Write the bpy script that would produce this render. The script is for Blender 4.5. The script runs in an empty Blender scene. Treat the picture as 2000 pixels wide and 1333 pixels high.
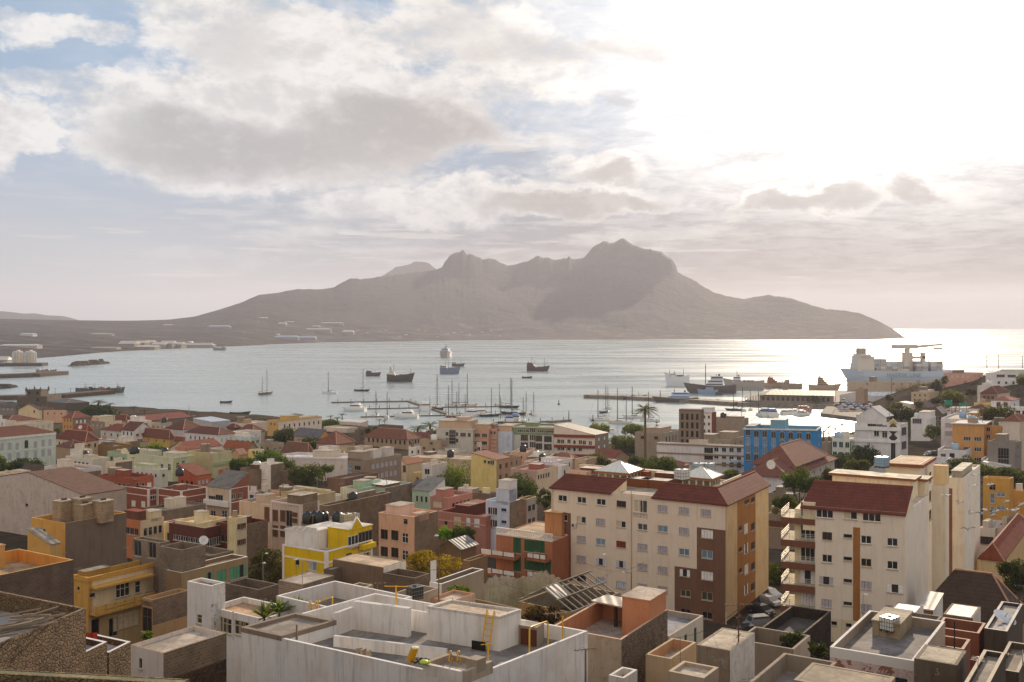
import bpy, bmesh, math, random
from mathutils import Vector, Matrix
from math import sin, cos, pi, radians, atan2, hypot

# ------------------------------------------------------------------ camera, sky, sun, exposure
SC_ = bpy.context.scene
COL = SC_.collection
F, H, HX, HY = 1944.0, 56.0, 1000.0, 637.5        # focal length and horizon in the pixels of the 2000 px photograph; eye height
cam = bpy.data.cameras.new('camera'); cam.sensor_width = 36; cam.lens = 36 * F / 2000
cam.shift_y = -(666.5 - HY) / 2000; cam.clip_start = 1; cam.clip_end = 120000
camo = bpy.data.objects.new('camera', cam); COL.objects.link(camo)
camo.location = (0, 0, H); camo.rotation_euler = (pi / 2, 0, 0); SC_.camera = camo

SUN_AZ, SUN_EL = radians(20.0), radians(19.5)       # azimuth to the right of the view axis (+Y), elevation
SUN_DIR = Vector((sin(SUN_AZ) * cos(SUN_EL), cos(SUN_AZ) * cos(SUN_EL), sin(SUN_EL)))
vs = SC_.view_settings
vs.view_transform = 'Standard'; vs.look = 'None'; vs.gamma = 1; vs.use_curve_mapping = False
vs.exposure = 0.1
SC_.cycles.use_denoising = True
SC_.cycles.sample_clamp_indirect = 4; SC_.cycles.sample_clamp_direct = 12
SC_.cycles.max_bounces = 5; SC_.cycles.diffuse_bounces = 3; SC_.cycles.glossy_bounces = 2
SC_.cycles.volume_bounces = 0; SC_.cycles.transparent_max_bounces = 6
SC_.cycles.caustics_reflective = False; SC_.cycles.caustics_refractive = False

sun = bpy.data.lights.new('sun', 'SUN'); sun.energy = 5.0; sun.angle = radians(0.6); sun.color = (1.0, 0.80, 0.57)
suno = bpy.data.objects.new('sun', sun); COL.objects.link(suno)
suno.rotation_euler = SUN_DIR.to_track_quat('Z', 'Y').to_euler()


class NG:
    """tiny helper to write node graphs as expressions"""
    def __init__(s, tree): s.t = tree; s.n = tree.nodes; s.l = tree.links
    def new(s, typ, **kw):
        nd = s.n.new(typ)
        for k, v in kw.items(): setattr(nd, k, v)
        return nd
    def put(s, sock, v):
        if isinstance(v, bpy.types.NodeSocket): s.l.new(v, sock)
        elif v is not None:
            try: sock.default_value = v
            except Exception: sock.default_value = tuple(v) + (1.0,)
    def m(s, op, a, b=None, c=None, clamp=False):
        nd = s.new('ShaderNodeMath', operation=op, use_clamp=clamp)
        for i, v in enumerate((a, b, c)): s.put(nd.inputs[i], v)
        return nd.outputs[0]
    def vm(s, op, a, b=None, out=0):
        nd = s.new('ShaderNodeVectorMath', operation=op)
        s.put(nd.inputs[0], a); s.put(nd.inputs[1], b)
        return nd.outputs[out]
    def mix(s, f, a, b, mode='MIX'):
        nd = s.new('ShaderNodeMix', data_type='RGBA', blend_type=mode, clamp_factor=True)
        s.put(nd.inputs[0], f); s.put(nd.inputs[6], a); s.put(nd.inputs[7], b)
        return nd.outputs[2]
    def ramp(s, v, lo, hi, a=0.0, b=1.0, smooth=True):
        nd = s.new('ShaderNodeMapRange', interpolation_type='SMOOTHSTEP' if smooth else 'LINEAR')
        for i, x in enumerate((v, lo, hi, a, b)): s.put(nd.inputs[i], x)
        return nd.outputs[0]
    def noise(s, vec, scale, detail=4, rough=0.5, dist=0.0, dim='3D', w=None, col=False):
        nd = s.new('ShaderNodeTexNoise', noise_dimensions=dim)
        s.put(nd.inputs['Vector'], vec); nd.inputs['Scale'].default_value = scale
        nd.inputs['Detail'].default_value = detail; nd.inputs['Roughness'].default_value = rough
        nd.inputs['Distortion'].default_value = dist
        if w is not None: s.put(nd.inputs['W'], w)
        return nd.outputs[1 if col else 0]
    def xyz(s, vec):
        nd = s.new('ShaderNodeSeparateXYZ'); s.put(nd.inputs[0], vec); return nd.outputs
    def vec(s, x, y, z=0.0):
        nd = s.new('ShaderNodeCombineXYZ')
        for i, v in enumerate((x, y, z)): s.put(nd.inputs[i], v)
        return nd.outputs[0]


def make_world():
    w = bpy.data.worlds.new('World'); SC_.world = w; w.use_nodes = True
    g = NG(w.node_tree); g.n.clear()
    sky = g.new('ShaderNodeTexSky', sky_type='NISHITA', sun_disc=False)
    sky.sun_elevation = SUN_EL; sky.sun_rotation = SUN_AZ
    sky.altitude = 50; sky.air_density = 1.0; sky.dust_density = 2.0; sky.ozone_density = 1.0
    d = g.new('ShaderNodeTexCoord').outputs['Generated']
    x, y, z = g.xyz(d)
    az = g.m('ARCTAN2', x, y); el = g.m('ARCSINE', z)
    # the planar cloud deck: foreshortens towards the horizon
    den = g.m('ADD', g.m('MAXIMUM', z, 0.0), 0.10)
    flat = g.vec(g.m('DIVIDE', x, den), g.m('DIVIDE', y, den), 0.0)
    n1 = g.noise(flat, 1.1, 9, 0.62, 0.25)
    n2 = g.noise(flat, 4.0, 8, 0.65, 0.4)
    # directions, warped, for the larger cumulus
    A = g.vec(az, g.m('MULTIPLY', el, 1.7), 0.0)
    wn = g.noise(A, 9.0, 9, 0.6, 0.2, col=True)
    wv = g.vm('SUBTRACT', wn, (0.5, 0.5, 0.5))
    wx, wy, wz = g.xyz(wv)
    azw = g.m('ADD', az, g.m('MULTIPLY', wx, 0.17)); elw = g.m('ADD', el, g.m('MULTIPLY', wy, 0.085))
    def blob(px_, py_, rx, ry, e=1.0):
        a0 = math.atan((px_ - HX) / F); e0 = math.atan((HY - py_) / F)
        ra, re = rx / F, ry / F
        u = g.m('DIVIDE', g.m('SUBTRACT', azw, a0), ra); v = g.m('DIVIDE', g.m('SUBTRACT', elw, e0), re)
        q = g.m('ADD', g.m('MULTIPLY', u, u), g.m('MULTIPLY', v, v))
        return g.ramp(q, 1.6, 0.1, 0.0, e)
    def union(l):
        o = l[0]
        for b in l[1:]: o = g.m('MAXIMUM', o, b)
        return o
    body = union([blob(500, 265, 380, 120), blob(740, 225, 290, 105), blob(560, 120, 230, 110, .95), blob(420, 60, 170, 80, .8),
                  blob(880, 60, 230, 70, .8), blob(20, 290, 60, 90, .9), blob(1130, 385, 260, 38), blob(1180, 325, 130, 36, .9),
                  blob(1590, 400, 170, 34), blob(1790, 400, 80, 34, .9), blob(1560, 275, 40, 24, .8), blob(800, 400, 260, 55, .75),
                  blob(120, 190, 170, 26, .6), blob(90, 100, 150, 24, .6), blob(1000, 165, 260, 55, .7)])
    dark = union([blob(480, 295, 290, 66), blob(770, 240, 225, 64), blob(620, 285, 300, 62, .95), blob(450, 110, 110, 60, .5), blob(860, 60, 120, 40, .3), blob(1230, 90, 120, 34, .55), blob(1040, 110, 150, 40, .5), blob(1120, 395, 190, 24), blob(1190, 335, 90, 24, .8),
                  blob(1580, 405, 130, 22), blob(1800, 405, 55, 26), blob(1560, 277, 28, 16, .7), blob(1500, 320, 60, 16, .5), blob(1010, 300, 90, 26, .4), blob(1210, 195, 70, 16, .5)])
    veil = g.ramp(n1, 0.455, 0.60); streak = g.ramp(n2, 0.47, 0.66)
    sdot = g.vm('DOT_PRODUCT', d, tuple(SUN_DIR), out=1)
    ang = g.m('ARCCOSINE', g.m('MINIMUM', sdot, 1.0))
    near_sun = g.ramp(ang, radians(27), radians(7))
    high = g.ramp(el, radians(4.5), radians(10))
    behind = g.ramp(y, 0.15, -0.35)  # unseen rear sky, given added bright cloud as fill light for the facades
    K = 10.0                                          # colours below are divided by the strength of the background
    # clear air: pale at the horizon, warm under the sun, blue higher up
    blue = g.mix(0.72, g.mix(1.0, sky.outputs[0], (.5 * K, .55 * K, .62 * K, 1), 'DARKEN'), (0.225 * K, 0.39 * K, 0.60 * K, 1))
    blue = g.mix(g.m('MULTIPLY', near_sun, .8), blue, (0.50 * K, 0.52 * K, 0.55 * K, 1))
    hz = g.mix(g.ramp(ang, radians(46), radians(16)), (0.47 * K, 0.51 * K, 0.55 * K, 1), (0.195 * K, 0.155 * K, 0.135 * K, 1))
    base = g.mix(g.ramp(el, radians(13), radians(1.5)), blue, hz)
    # cloud: broken deck, cumulus bodies, shaded bases
    n3 = g.m('ADD', g.m('MULTIPLY', g.noise(A, 15.0, 9, .62, .15), .72), g.m('MULTIPLY', g.noise(A, 48.0, 7, .65, .2), .28)); n4 = g.noise(A, 5.0, 5, .55)
    left = g.ramp(g.m('ADD', az, g.m('MULTIPLY', g.m('SUBTRACT', n4, .5), .35)), -.46, -.16, .12, 1.0)
    cover = g.m('MULTIPLY', g.m('MAXIMUM', g.m('MULTIPLY', veil, .9), g.m('MULTIPLY', streak, .45)), left)
    edge = g.ramp(g.m('ADD', body, g.m('MULTIPLY', g.m('SUBTRACT', n3, .5), 1.9)), .08, .8)
    cover = g.m('MAXIMUM', cover, edge)
    cover = g.m('MAXIMUM', cover, g.m('MULTIPLY', near_sun, g.ramp(n2, .38, .58, .25, 1.0)))
    cover = g.m('MULTIPLY', cover, g.ramp(el, radians(1.0), radians(9), .22, 1.0))
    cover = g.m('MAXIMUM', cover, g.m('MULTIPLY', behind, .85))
    lit = g.mix(g.ramp(ang, radians(48), radians(18)), (0.86 * K, 0.85 * K, 0.84 * K, 1), (0.88 * K, 0.84 * K, 0.80 * K, 1))
    lit = g.mix(g.m('MULTIPLY', g.ramp(n3, .60, .40), .5), lit, (0.42 * K, 0.42 * K, 0.43 * K, 1))
    lit = g.mix(behind, lit, (0.95 * K, 0.83 * K, 0.71 * K, 1))  # added warm fill tint on the rear cloud, out of view
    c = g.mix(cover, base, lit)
    gl = g.m('POWER', g.ramp(g.m('ADD', ang, g.m('MULTIPLY', g.m('SUBTRACT', .5, n2), .16)), radians(22), radians(1), smooth=False), 1.35)
    c = g.mix(1.0, c, g.mix(g.m('MULTIPLY', gl, g.ramp(el, radians(3), radians(10), .1, 1.0)), (0, 0, 0, 1), (1.5 * K, 1.42 * K, 1.3 * K, 1)), 'ADD')
    dk = g.ramp(g.m('ADD', dark, g.m('MULTIPLY', g.m('SUBTRACT', n3, .5), 2.2)), .08, 1.1)
    dk = g.m('MULTIPLY', dk, g.ramp(ang, radians(7), radians(20), .6, .9))
    shade = g.mix(g.ramp(ang, radians(42), radians(14)), (0.375 * K, 0.375 * K, 0.39 * K, 1), (0.37 * K, 0.33 * K, 0.31 * K, 1))
    c = g.mix(dk, c, g.mix(g.ramp(n3, .45, .62), shade, g.mix(.3, shade, lit)))
    low = g.m('MULTIPLY', g.ramp(g.noise(g.vec(g.m('MULTIPLY', az, 5.0), g.m('MULTIPLY', el, 75.0), 0.0), 1.0, 5, .6), .56, .64), g.m('MULTIPLY', g.ramp(el, radians(8), radians(5)), g.ramp(el, radians(2), radians(3))))
    c = g.mix(g.m('MULTIPLY', low, .5), c, (0.74 * K, 0.70 * K, 0.65 * K, 1))
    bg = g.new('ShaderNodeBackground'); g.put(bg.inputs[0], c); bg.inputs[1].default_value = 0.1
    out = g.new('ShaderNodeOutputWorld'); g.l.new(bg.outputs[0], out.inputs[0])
make_world()

# ------------------------------------------------------------------ helpers
rnd = random.Random(11)
OX, OY, SS = 0.0, 0.0, 1.0
def crop(ox, oy, s):
    global OX, OY, SS
    OX, OY, SS = ox, oy, s
def P(x, y): return OX + x / SS, OY + y / SS
def XX(x): return OX + x / SS
def YY(y): return OY + y / SS
def at(x, y, Y): return Vector(((x - HX) / F * Y, Y, H - (y - HY) / F * Y))
def onz(x, y, z): return at(x, y, F * (H - z) / (y - HY))
def lerp_table(t, x):
    if x <= t[0][0]: return t[0][1]
    for (a, b), (c, d) in zip(t, t[1:]):
        if x <= c: return b + (d - b) * (x - a) / (c - a)
    return t[-1][1]
NEAR = [(-60, 52), (0, 50), (30, 44), (50, 36), (75, 27.5), (100, 19.5), (130, 14), (160, 12)]
SHORE = [(-600, 740), (0, 725), (240, 690), (430, 640), (600, 598), (700, 572), (760, 540), (820, 518), (1000, 495), (1190, 470), (1450, 472), (1640, 500), (1690, 540), (1730, 680), (1790, 900), (2600, 900)]
def shore(X, Y): return lerp_table(SHORE, HX + F * X / max(Y, 1))
def ground_z(X, Y):
    if Y <= 160: return lerp_table(NEAR, Y)
    s = shore(X, Y)
    if Y < s:
        t = (Y - 160) / (s - 160)
        z = 1.0 + 11.0 * (1 - t) ** 1.25
    else: z = max(-3.0, 1.0 - (Y - s) * 0.16)
    q = ((X - 335) / 72) ** 2 + ((Y - 640) / 120) ** 2
    return z + 22 * math.exp(-q)

def tag(o, label=None, cat=None, group=None, kind=None):
    for k, v in (('label', label), ('category', cat), ('group', group), ('kind', kind)):
        if v: o[k] = v
    return o
def empty(name, loc, rz=0.0, label=None, cat=None, group=None, parent=None):
    o = bpy.data.objects.new(name, None); COL.objects.link(o)
    o.location = loc; o.rotation_euler = (0, 0, rz); o.empty_display_size = 0.5
    if parent: o.parent = parent
    return tag(o, label, cat, group)
def inst(name, mesh, parent=None, loc=(0, 0, 0), rz=0.0):
    o = bpy.data.objects.new(name, mesh); COL.objects.link(o)
    o.location = loc; o.rotation_euler = (0, 0, rz)
    if parent: o.parent = parent
    return o
def copy_tree(o, parent=None):
    c = o.copy(); COL.objects.link(c)
    if parent: c.parent = parent
    for ch in list(o.children): copy_tree(ch, c)
    return c


class MB:
    """collects faces; build() links them as ONE mesh object"""
    def __init__(s): s.v = []; s.f = []; s.mi = []; s.mats = []; s.sm = []
    def mat(s, m):
        if m not in s.mats: s.mats.append(m)
        return s.mats.index(m)
    def face(s, pts, m, smooth=False):
        i = len(s.v); s.v += [tuple(p) for p in pts]
        s.f.append(tuple(range(i, i + len(pts)))); s.mi.append(s.mat(m)); s.sm.append(smooth)
    def mesh_part(s, verts, faces, m, smooth=True):
        i = len(s.v); s.v += [tuple(p) for p in verts]; k = s.mat(m)
        for f in faces: s.f.append(tuple(a + i for a in f)); s.mi.append(k); s.sm.append(smooth)
    def prism(s, ring, z0, z1, m, mtop=None, bottom=False):
        n = len(ring)
        for a in range(n):
            p, q = ring[a], ring[(a + 1) % n]
            s.face([(p[0], p[1], z0), (q[0], q[1], z0), (q[0], q[1], z1), (p[0], p[1], z1)], m)
        s.face([(p[0], p[1], z1) for p in ring], mtop or m)
        if bottom: s.face([(p[0], p[1], z0) for p in reversed(ring)], m)
    def box(s, c, size, m, rz=0.0, mtop=None):
        ex = Vector((cos(rz), sin(rz))) * size[0] / 2; ey = Vector((-sin(rz), cos(rz))) * size[1] / 2
        o = Vector((c[0], c[1]))
        s.prism([o - ex - ey, o + ex - ey, o + ex + ey, o - ex + ey], c[2] - size[2] / 2, c[2] + size[2] / 2, m, mtop, True)
    def tube(s, pts, r, m, n=6, smooth=True, cap=True):
        pts = [Vector(p) for p in pts]; rr = r if isinstance(r, (list, tuple)) else [r] * len(pts)
        vs_, fs = [], []
        for i, p in enumerate(pts):
            d = (pts[min(i + 1, len(pts) - 1)] - pts[max(i - 1, 0)]).normalized()
            a = d.orthogonal().normalized() if abs(d.z) < .95 else Vector((1, 0, 0))
            a = (a - d * a.dot(d)).normalized(); b = d.cross(a)
            for k in range(n):
                t = 2 * pi * k / n
                vs_.append(p + (a * cos(t) + b * sin(t)) * rr[i])
        for i in range(len(pts) - 1):
            for k in range(n):
                fs.append((i * n + k, i * n + (k + 1) % n, (i + 1) * n + (k + 1) % n, (i + 1) * n + k))
        s.mesh_part(vs_, fs, m, smooth)
        if cap:
            s.face(list(reversed(vs_[:n])), m); s.face(vs_[-n:], m)
    def lathe(s, prof, m, n=12, c=(0, 0, 0), smooth=True, a0=0.0):
        vs_, fs = [], []
        for r, z in prof:
            for k in range(n):
                t = 2 * pi * k / n + a0
                vs_.append((c[0] + r * cos(t), c[1] + r * sin(t), c[2] + z))
        for i in range(len(prof) - 1):
            for k in range(n):
                fs.append((i * n + k, i * n + (k + 1) % n, (i + 1) * n + (k + 1) % n, (i + 1) * n + k))
        s.mesh_part(vs_, fs, m, smooth)
        if prof[-1][0] > 0.01: s.face(vs_[-n:], m)
    def mesh(s, name):
        me = bpy.data.meshes.new(name); me.from_pydata(s.v, [], s.f)
        for m in s.mats: me.materials.append(m)
        me.polygons.foreach_set('material_index', s.mi); me.polygons.foreach_set('use_smooth', s.sm)
        uv = me.uv_layers.new(name='metres'); dat = [0.0] * (2 * len(me.loops))
        for p in me.polygons:
            n = p.normal
            t = Vector((-n.y, n.x, 0))
            t = t.normalized() if t.length > 1e-3 else Vector((1, 0, 0))
            b = n.cross(t)
            if b.z < -1e-6: b = -b
            for li in p.loop_indices:
                co = me.vertices[me.loops[li].vertex_index].co
                dat[2 * li] = co.dot(t); dat[2 * li + 1] = co.dot(b)
        uv.data.foreach_set('uv', dat); me.update()
        return me
    def build(s, name, parent=None, loc=(0, 0, 0), rz=0.0):
        return inst(name, s.mesh(name), parent, loc, rz)

# ------------------------------------------------------------------ materials
MATS = {}
VIVID = ('e2bd14', 'dcb818', 'e0bb18', '2b86c8', '2a7ebc')
def rgb(hexs):
    c = [int(hexs[i:i + 2], 16) / 255 for i in (0, 2, 4)]
    return tuple((v / 12.92 if v <= .04045 else ((v + .055) / 1.055) ** 2.4) for v in c) + (1.0,)
def new_mat(name):
    m = bpy.data.materials.new(name); m.use_nodes = True
    g = NG(m.node_tree); b = g.n['Principled BSDF']
    return m, g, b
def bump(g, b, h, strength=0.4, dist=0.05):
    nd = g.new('ShaderNodeBump'); nd.inputs['Strength'].default_value = strength; nd.inputs['Distance'].default_value = dist
    g.put(nd.inputs['Height'], h); g.l.new(nd.outputs[0], b.inputs['Normal'])
def seeded(g):
    """object coordinates shifted by a per-object random amount, and that amount"""
    oi = g.new('ShaderNodeObjectInfo').outputs['Random']
    co = g.new('ShaderNodeTexCoord')
    return g.vm('ADD', co.outputs['Object'], g.vec(g.m('MULTIPLY', oi, 97.0), g.m('MULTIPLY', oi, 53.0), 0.0)), oi, co.outputs['UV']

def mat(kind, hx='808080', k=1.0):
    key = (kind, hx, k)
    if key in MATS: return MATS[key]
    m, g, b = new_mat(kind + '_' + hx); c = rgb(hx)
    if kind in ('plaster', 'tile') and hx not in VIVID:
        l_ = .3 * c[0] + .55 * c[1] + .15 * c[2]; c = tuple((x * .84 + l_ * y * .16) for x, y in zip(c[:3], (1.06, .98, .90)))
        if l_ < .55: c = tuple(x * y for x, y in zip(c, (.95, .88, .78)))
        c = c + (1.0,)
    if kind in ('block', 'stone'): c = tuple(x * y for x, y in zip(c[:3], (.86, .77, .68))) + (1.0,)
    b.inputs['Roughness'].default_value = 0.85; b.inputs['Specular IOR Level'].default_value = 0.25
    if kind == 'plain':
        g.put(b.inputs['Base Color'], c)
        v, oi, uv = seeded(g)
        n = g.noise(v, 2.5, 3)
        g.put(b.inputs['Base Color'], g.mix(g.ramp(n, .35, .7), c, tuple(x * .82 for x in c[:3]) + (1,)))
    elif kind == 'gloss':
        g.put(b.inputs['Base Color'], c); b.inputs['Roughness'].default_value = 0.3; b.inputs['Specular IOR Level'].default_value = 0.5
    elif kind == 'metal':
        g.put(b.inputs['Base Color'], c); b.inputs['Roughness'].default_value = 0.45; b.inputs['Metallic'].default_value = 0.6
    elif kind == 'glass':
        v, oi, uv = seeded(g)
        g.put(b.inputs['Base Color'], g.mix(g.ramp(oi, 0, 1, smooth=False), c, tuple(min(1, x * 2.2 + .012) for x in c[:3]) + (1,)))
        b.inputs['Roughness'].default_value = 0.12; b.inputs['Specular IOR Level'].default_value = 0.5
    elif kind == 'plaster':
        # painted render: broad fading, rain streaks, patches where it has come off (k = how weathered)
        v, oi, uv = seeded(g)
        n = g.noise(v, 0.45, 5, .6); fine = g.noise(v, 7.0, 4, .6)
        ux, uy, uz = g.xyz(uv)
        st = g.noise(g.vec(g.m('ADD', g.m('MULTIPLY', ux, 1.5), g.m('MULTIPLY', oi, 40)), g.m('MULTIPLY', uy, .11), 0), 1.6, 5, .65)
        dk = tuple(x * .62 for x in c[:3]) + (1,); wa = (c[0] * .8, c[1] * .70, c[2] * .60, 1)
        col = g.mix(g.m('MULTIPLY', g.ramp(n, .4, .75), .55 * k), c, wa)
        col = g.mix(g.m('MULTIPLY', g.ramp(st, .48, .7), min(.62 * k, .8)), col, dk)
        col = g.mix(g.m('MULTIPLY', g.ramp(fine, .45, .8), .22), col, dk)
        if k > 1.18:
            gr = g.noise(v, 1.9, 8, .7); col = g.mix(g.m('MULTIPLY', g.ramp(gr, .5, .68), .55), col, tuple(x * .42 for x in c[:3]) + (1,))
        if k > 1.4:
            p = g.noise(v, 1.1, 7, .7)
            col = g.mix(g.ramp(p, .57, .62), col, (.30, .25, .21, 1))
        g.put(b.inputs['Base Color'], col); bump(g, b, fine, .25, .02)
    elif kind == 'stone':
        v, oi, uv = seeded(g)
        w_ = g.vm('ADD', g.vm('MULTIPLY', uv, (1.0, 1.35, 1.0)), g.vm('MULTIPLY', g.noise(v, 1.4, 4, .6, col=True), (.5, .5, 0)))
        vo = g.new('ShaderNodeTexVoronoi', voronoi_dimensions='2D'); ve = g.new('ShaderNodeTexVoronoi', voronoi_dimensions='2D', feature='DISTANCE_TO_EDGE')
        for nd in (vo, ve): g.put(nd.inputs['Vector'], w_); nd.inputs['Scale'].default_value = 3.3
        cx_ = g.xyz(vo.outputs['Color'])[0]; n = g.noise(v, .5, 6, .65); st = g.noise(v, 6.0, 6, .7)
        col = g.mix(g.m('MULTIPLY', g.ramp(cx_, .1, .95), .8), tuple(x * .62 for x in c[:3]) + (1,), tuple(min(1, x * 1.25) for x in c[:3]) + (1,))
        col = g.mix(g.m('MULTIPLY', g.ramp(n, .42, .58), .85), col, tuple(x * 1.05 for x in c[:3]) + (1,))
        col = g.mix(g.m('MULTIPLY', g.m('MULTIPLY', g.ramp(ve.outputs[0], .07, .0), .6), g.ramp(n, .6, .45)), col, tuple(x * .45 for x in c[:3]) + (1,))
        col = g.mix(g.m('MULTIPLY', g.ramp(st, .5, .64), .7), col, tuple(x * .3 for x in c[:3]) + (1,))
        g.put(b.inputs['Base Color'], col); bump(g, b, g.m('ADD', g.ramp(ve.outputs[0], .0, .18), g.m('MULTIPLY', st, .7)), .9, .12)
    elif kind == 'block':
        v, oi, uv = seeded(g)
        ux, uy, uz = g.xyz(uv)
        br = g.new('ShaderNodeTexBrick')
        wob = g.noise(v, 2.2 if kind == 'stone' else .8, 3, .6, col=True)
        amp = .5 if kind == 'stone' else .05
        g.put(br.inputs['Vector'], g.vm('ADD', uv, g.vm('MULTIPLY', g.vm('SUBTRACT', wob, (.5, .5, .5)), (amp, amp, 0))))
        br.inputs['Scale'].default_value = 1.0
        br.inputs['Brick Width'].default_value = .46 if kind == 'block' else .58
        br.inputs['Row Height'].default_value = .24 if kind == 'block' else .36
        br.inputs['Mortar Size'].default_value = .03 if kind == 'block' else .05
        br.inputs['Mortar Smooth'].default_value = .3; br.inputs['Bias'].default_value = -.1
        f = 1.22 if kind == 'block' else 1.5
        g.put(br.inputs['Color1'], tuple(min(1, x * f) for x in c[:3]) + (1,)); g.put(br.inputs['Color2'], tuple(x * (.78 if kind == 'block' else .45) for x in c[:3]) + (1,))
        mo = 1.7
        g.put(br.inputs['Mortar'], tuple(min(1, x * mo) for x in c[:3]) + (1,))
        n = g.noise(v, .55, 5, .6); st = g.noise(v, 3.5, 6, .7)
        col = g.mix(g.m('MULTIPLY', g.ramp(n, .38, .7), .6), br.outputs[0], tuple(x * .55 for x in c[:3]) + (1,))
        smear = g.noise(v, .8, 4, .55, w=3.0, dim='4D')
        col = g.mix(g.m('MULTIPLY', g.ramp(smear, .5, .66), .75 if kind == 'block' else .35), col, tuple(min(1, x * 1.08) for x in c[:3]) + (1,))
        col = g.mix(g.m('MULTIPLY', g.ramp(st, .5, .75), .4), col, tuple(x * .5 for x in c[:3]) + (1,))
        g.put(b.inputs['Base Color'], col)
        bump(g, b, g.m('ADD', g.m('MULTIPLY', br.outputs[1], -1.0), g.m('MULTIPLY', st, .8)), .6, .05 if kind == 'block' else .12)
    elif kind == 'tile':
        # rows of clay tile: courses across the slope, ribs down it
        v, oi, uv = seeded(g)
        ux, uy, uz = g.xyz(uv)
        rib = g.m('SINE', g.m('MULTIPLY', ux, 2 * pi / .28)); crs = g.m('FRACT', g.m('DIVIDE', uy, .36 * k))
        n = g.noise(v, .8, 5, .65); cell = g.noise(v, 5.0, 3, .6)
        col = g.mix(g.m('MULTIPLY', g.ramp(n, .38, .72), .65), c, tuple(x * .5 for x in c[:3]) + (1,))
        col = g.mix(g.m('MULTIPLY', g.ramp(cell, .5, .75), .4), col, tuple(min(1, x * 1.5 + .02) for x in c[:3]) + (1,))
        col = g.mix(g.m('MULTIPLY', g.ramp(crs, .3, .0), .75), col, tuple(x * .4 for x in c[:3]) + (1,))
        g.put(b.inputs['Base Color'], col); b.inputs['Roughness'].default_value = .8
        bump(g, b, g.m('ADD', g.m('MULTIPLY', rib, .3), crs), .6, .06)
    elif kind == 'sheet':
        v, oi, uv = seeded(g); ux, uy, uz = g.xyz(uv)
        rib = g.m('SINE', g.m('MULTIPLY', ux, 2 * pi / (.9 * k)))
        n = g.noise(v, .7, 5, .65)
        col = g.mix(g.ramp(n, .4, .7), c, tuple(x * .6 for x in c[:3]) + (1,))
        col = g.mix(g.m('MULTIPLY', g.ramp(rib, .2, .9), .25), col, tuple(x * .45 for x in c[:3]) + (1,))
        g.put(b.inputs['Base Color'], col); bump(g, b, rib, .5, .06); b.inputs['Roughness'].default_value = .6
    elif kind == 'slab':
        # flat roof screed: cracks, dust and water stains
        v, oi, uv = seeded(g)
        n = g.noise(v, .35, 6, .65); n2 = g.noise(v, 1.6, 6, .7); fine = g.noise(v, 14, 3, .6)
        vo = g.new('ShaderNodeTexVoronoi', feature='DISTANCE_TO_EDGE'); g.put(vo.inputs['Vector'], g.vm('ADD', v, g.vm('MULTIPLY', g.noise(v, 1.5, 3, .6, col=True), (.6, .6, .6)))); vo.inputs['Scale'].default_value = .42
        col = g.mix(g.ramp(n, .38, .62), c, tuple(x * .5 for x in c[:3]) + (1,))
        col = g.mix(g.m('MULTIPLY', g.ramp(n2, .48, .64), .6), col, tuple(x * .5 for x in c[:3]) + (1,))
        col = g.mix(g.m('MULTIPLY', g.ramp(fine, .45, .8), .3), col, tuple(min(1, x * 1.3) for x in c[:3]) + (1,))
        col = g.mix(g.m('MULTIPLY', g.ramp(vo.outputs[0], .025, .0), .55 * k), col, tuple(x * .35 for x in c[:3]) + (1,))
        g.put(b.inputs['Base Color'], col); bump(g, b, n2, .3, .03)
    elif kind == 'ground':
        b.inputs['Roughness'].default_value = 1.0; b.inputs['Specular IOR Level'].default_value = 0.0
        co = g.new('ShaderNodeTexCoord').outputs['Object']
        n = g.noise(co, .02, 8, .6); n2 = g.noise(co, .25, 6, .65)
        col = g.mix(g.ramp(n, .4, .62), c, tuple(x * .6 for x in c[:3]) + (1,))
        col = g.mix(g.m('MULTIPLY', g.ramp(n2, .45, .7), .6), col, tuple(min(1, x * 1.5) for x in c[:3]) + (1,))
        g.put(b.inputs['Base Color'], col); bump(g, b, n2, .4, .1)
    elif kind == 'leaf':
        oi = g.new('ShaderNodeObjectInfo').outputs['Random']
        ge = g.new('ShaderNodeNewGeometry'); co = g.new('ShaderNodeTexCoord').outputs['Object']
        n = g.noise(co, .9, 4, .6); rp = ge.outputs['Random Per Island']
        col = g.mix(g.ramp(n, .35, .65), c, (c[0] * 1.7, c[1] * 1.45, c[2] * 1.2, 1))
        col = g.mix(g.m('MULTIPLY', rp, .6), col, (c[0] * .5, c[1] * .55, c[2] * .5, 1))
        hs = g.new('ShaderNodeHueSaturation'); g.put(hs.inputs['Color'], col)
        g.put(hs.inputs['Hue'], g.ramp(oi, 0, 1, .485, .515, False)); g.put(hs.inputs['Value'], g.ramp(oi, 0, 1, .8, 1.2, False))
        g.put(b.inputs['Base Color'], hs.outputs[0]); b.inputs['Roughness'].default_value = .65
        tr = g.new('ShaderNodeBsdfTranslucent'); g.put(tr.inputs[0], g.mix(1.0, hs.outputs[0], (1.5, 1.5, .7, 1), 'MULTIPLY'))
        mx = g.new('ShaderNodeMixShader'); mx.inputs[0].default_value = .48
        g.l.new(b.outputs[0], mx.inputs[1]); g.l.new(tr.outputs[0], mx.inputs[2])
        g.l.new(mx.outputs[0], g.n['Material Output'].inputs[0])
    elif kind == 'wood':
        v, oi, uv = seeded(g)
        n = g.noise(g.vm('MULTIPLY', v, (6, 6, .6)), 2.0, 5, .6)
        g.put(b.inputs['Base Color'], g.mix(n, c, tuple(x * .5 for x in c[:3]) + (1,)))
    MATS[key] = m
    return m
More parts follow.
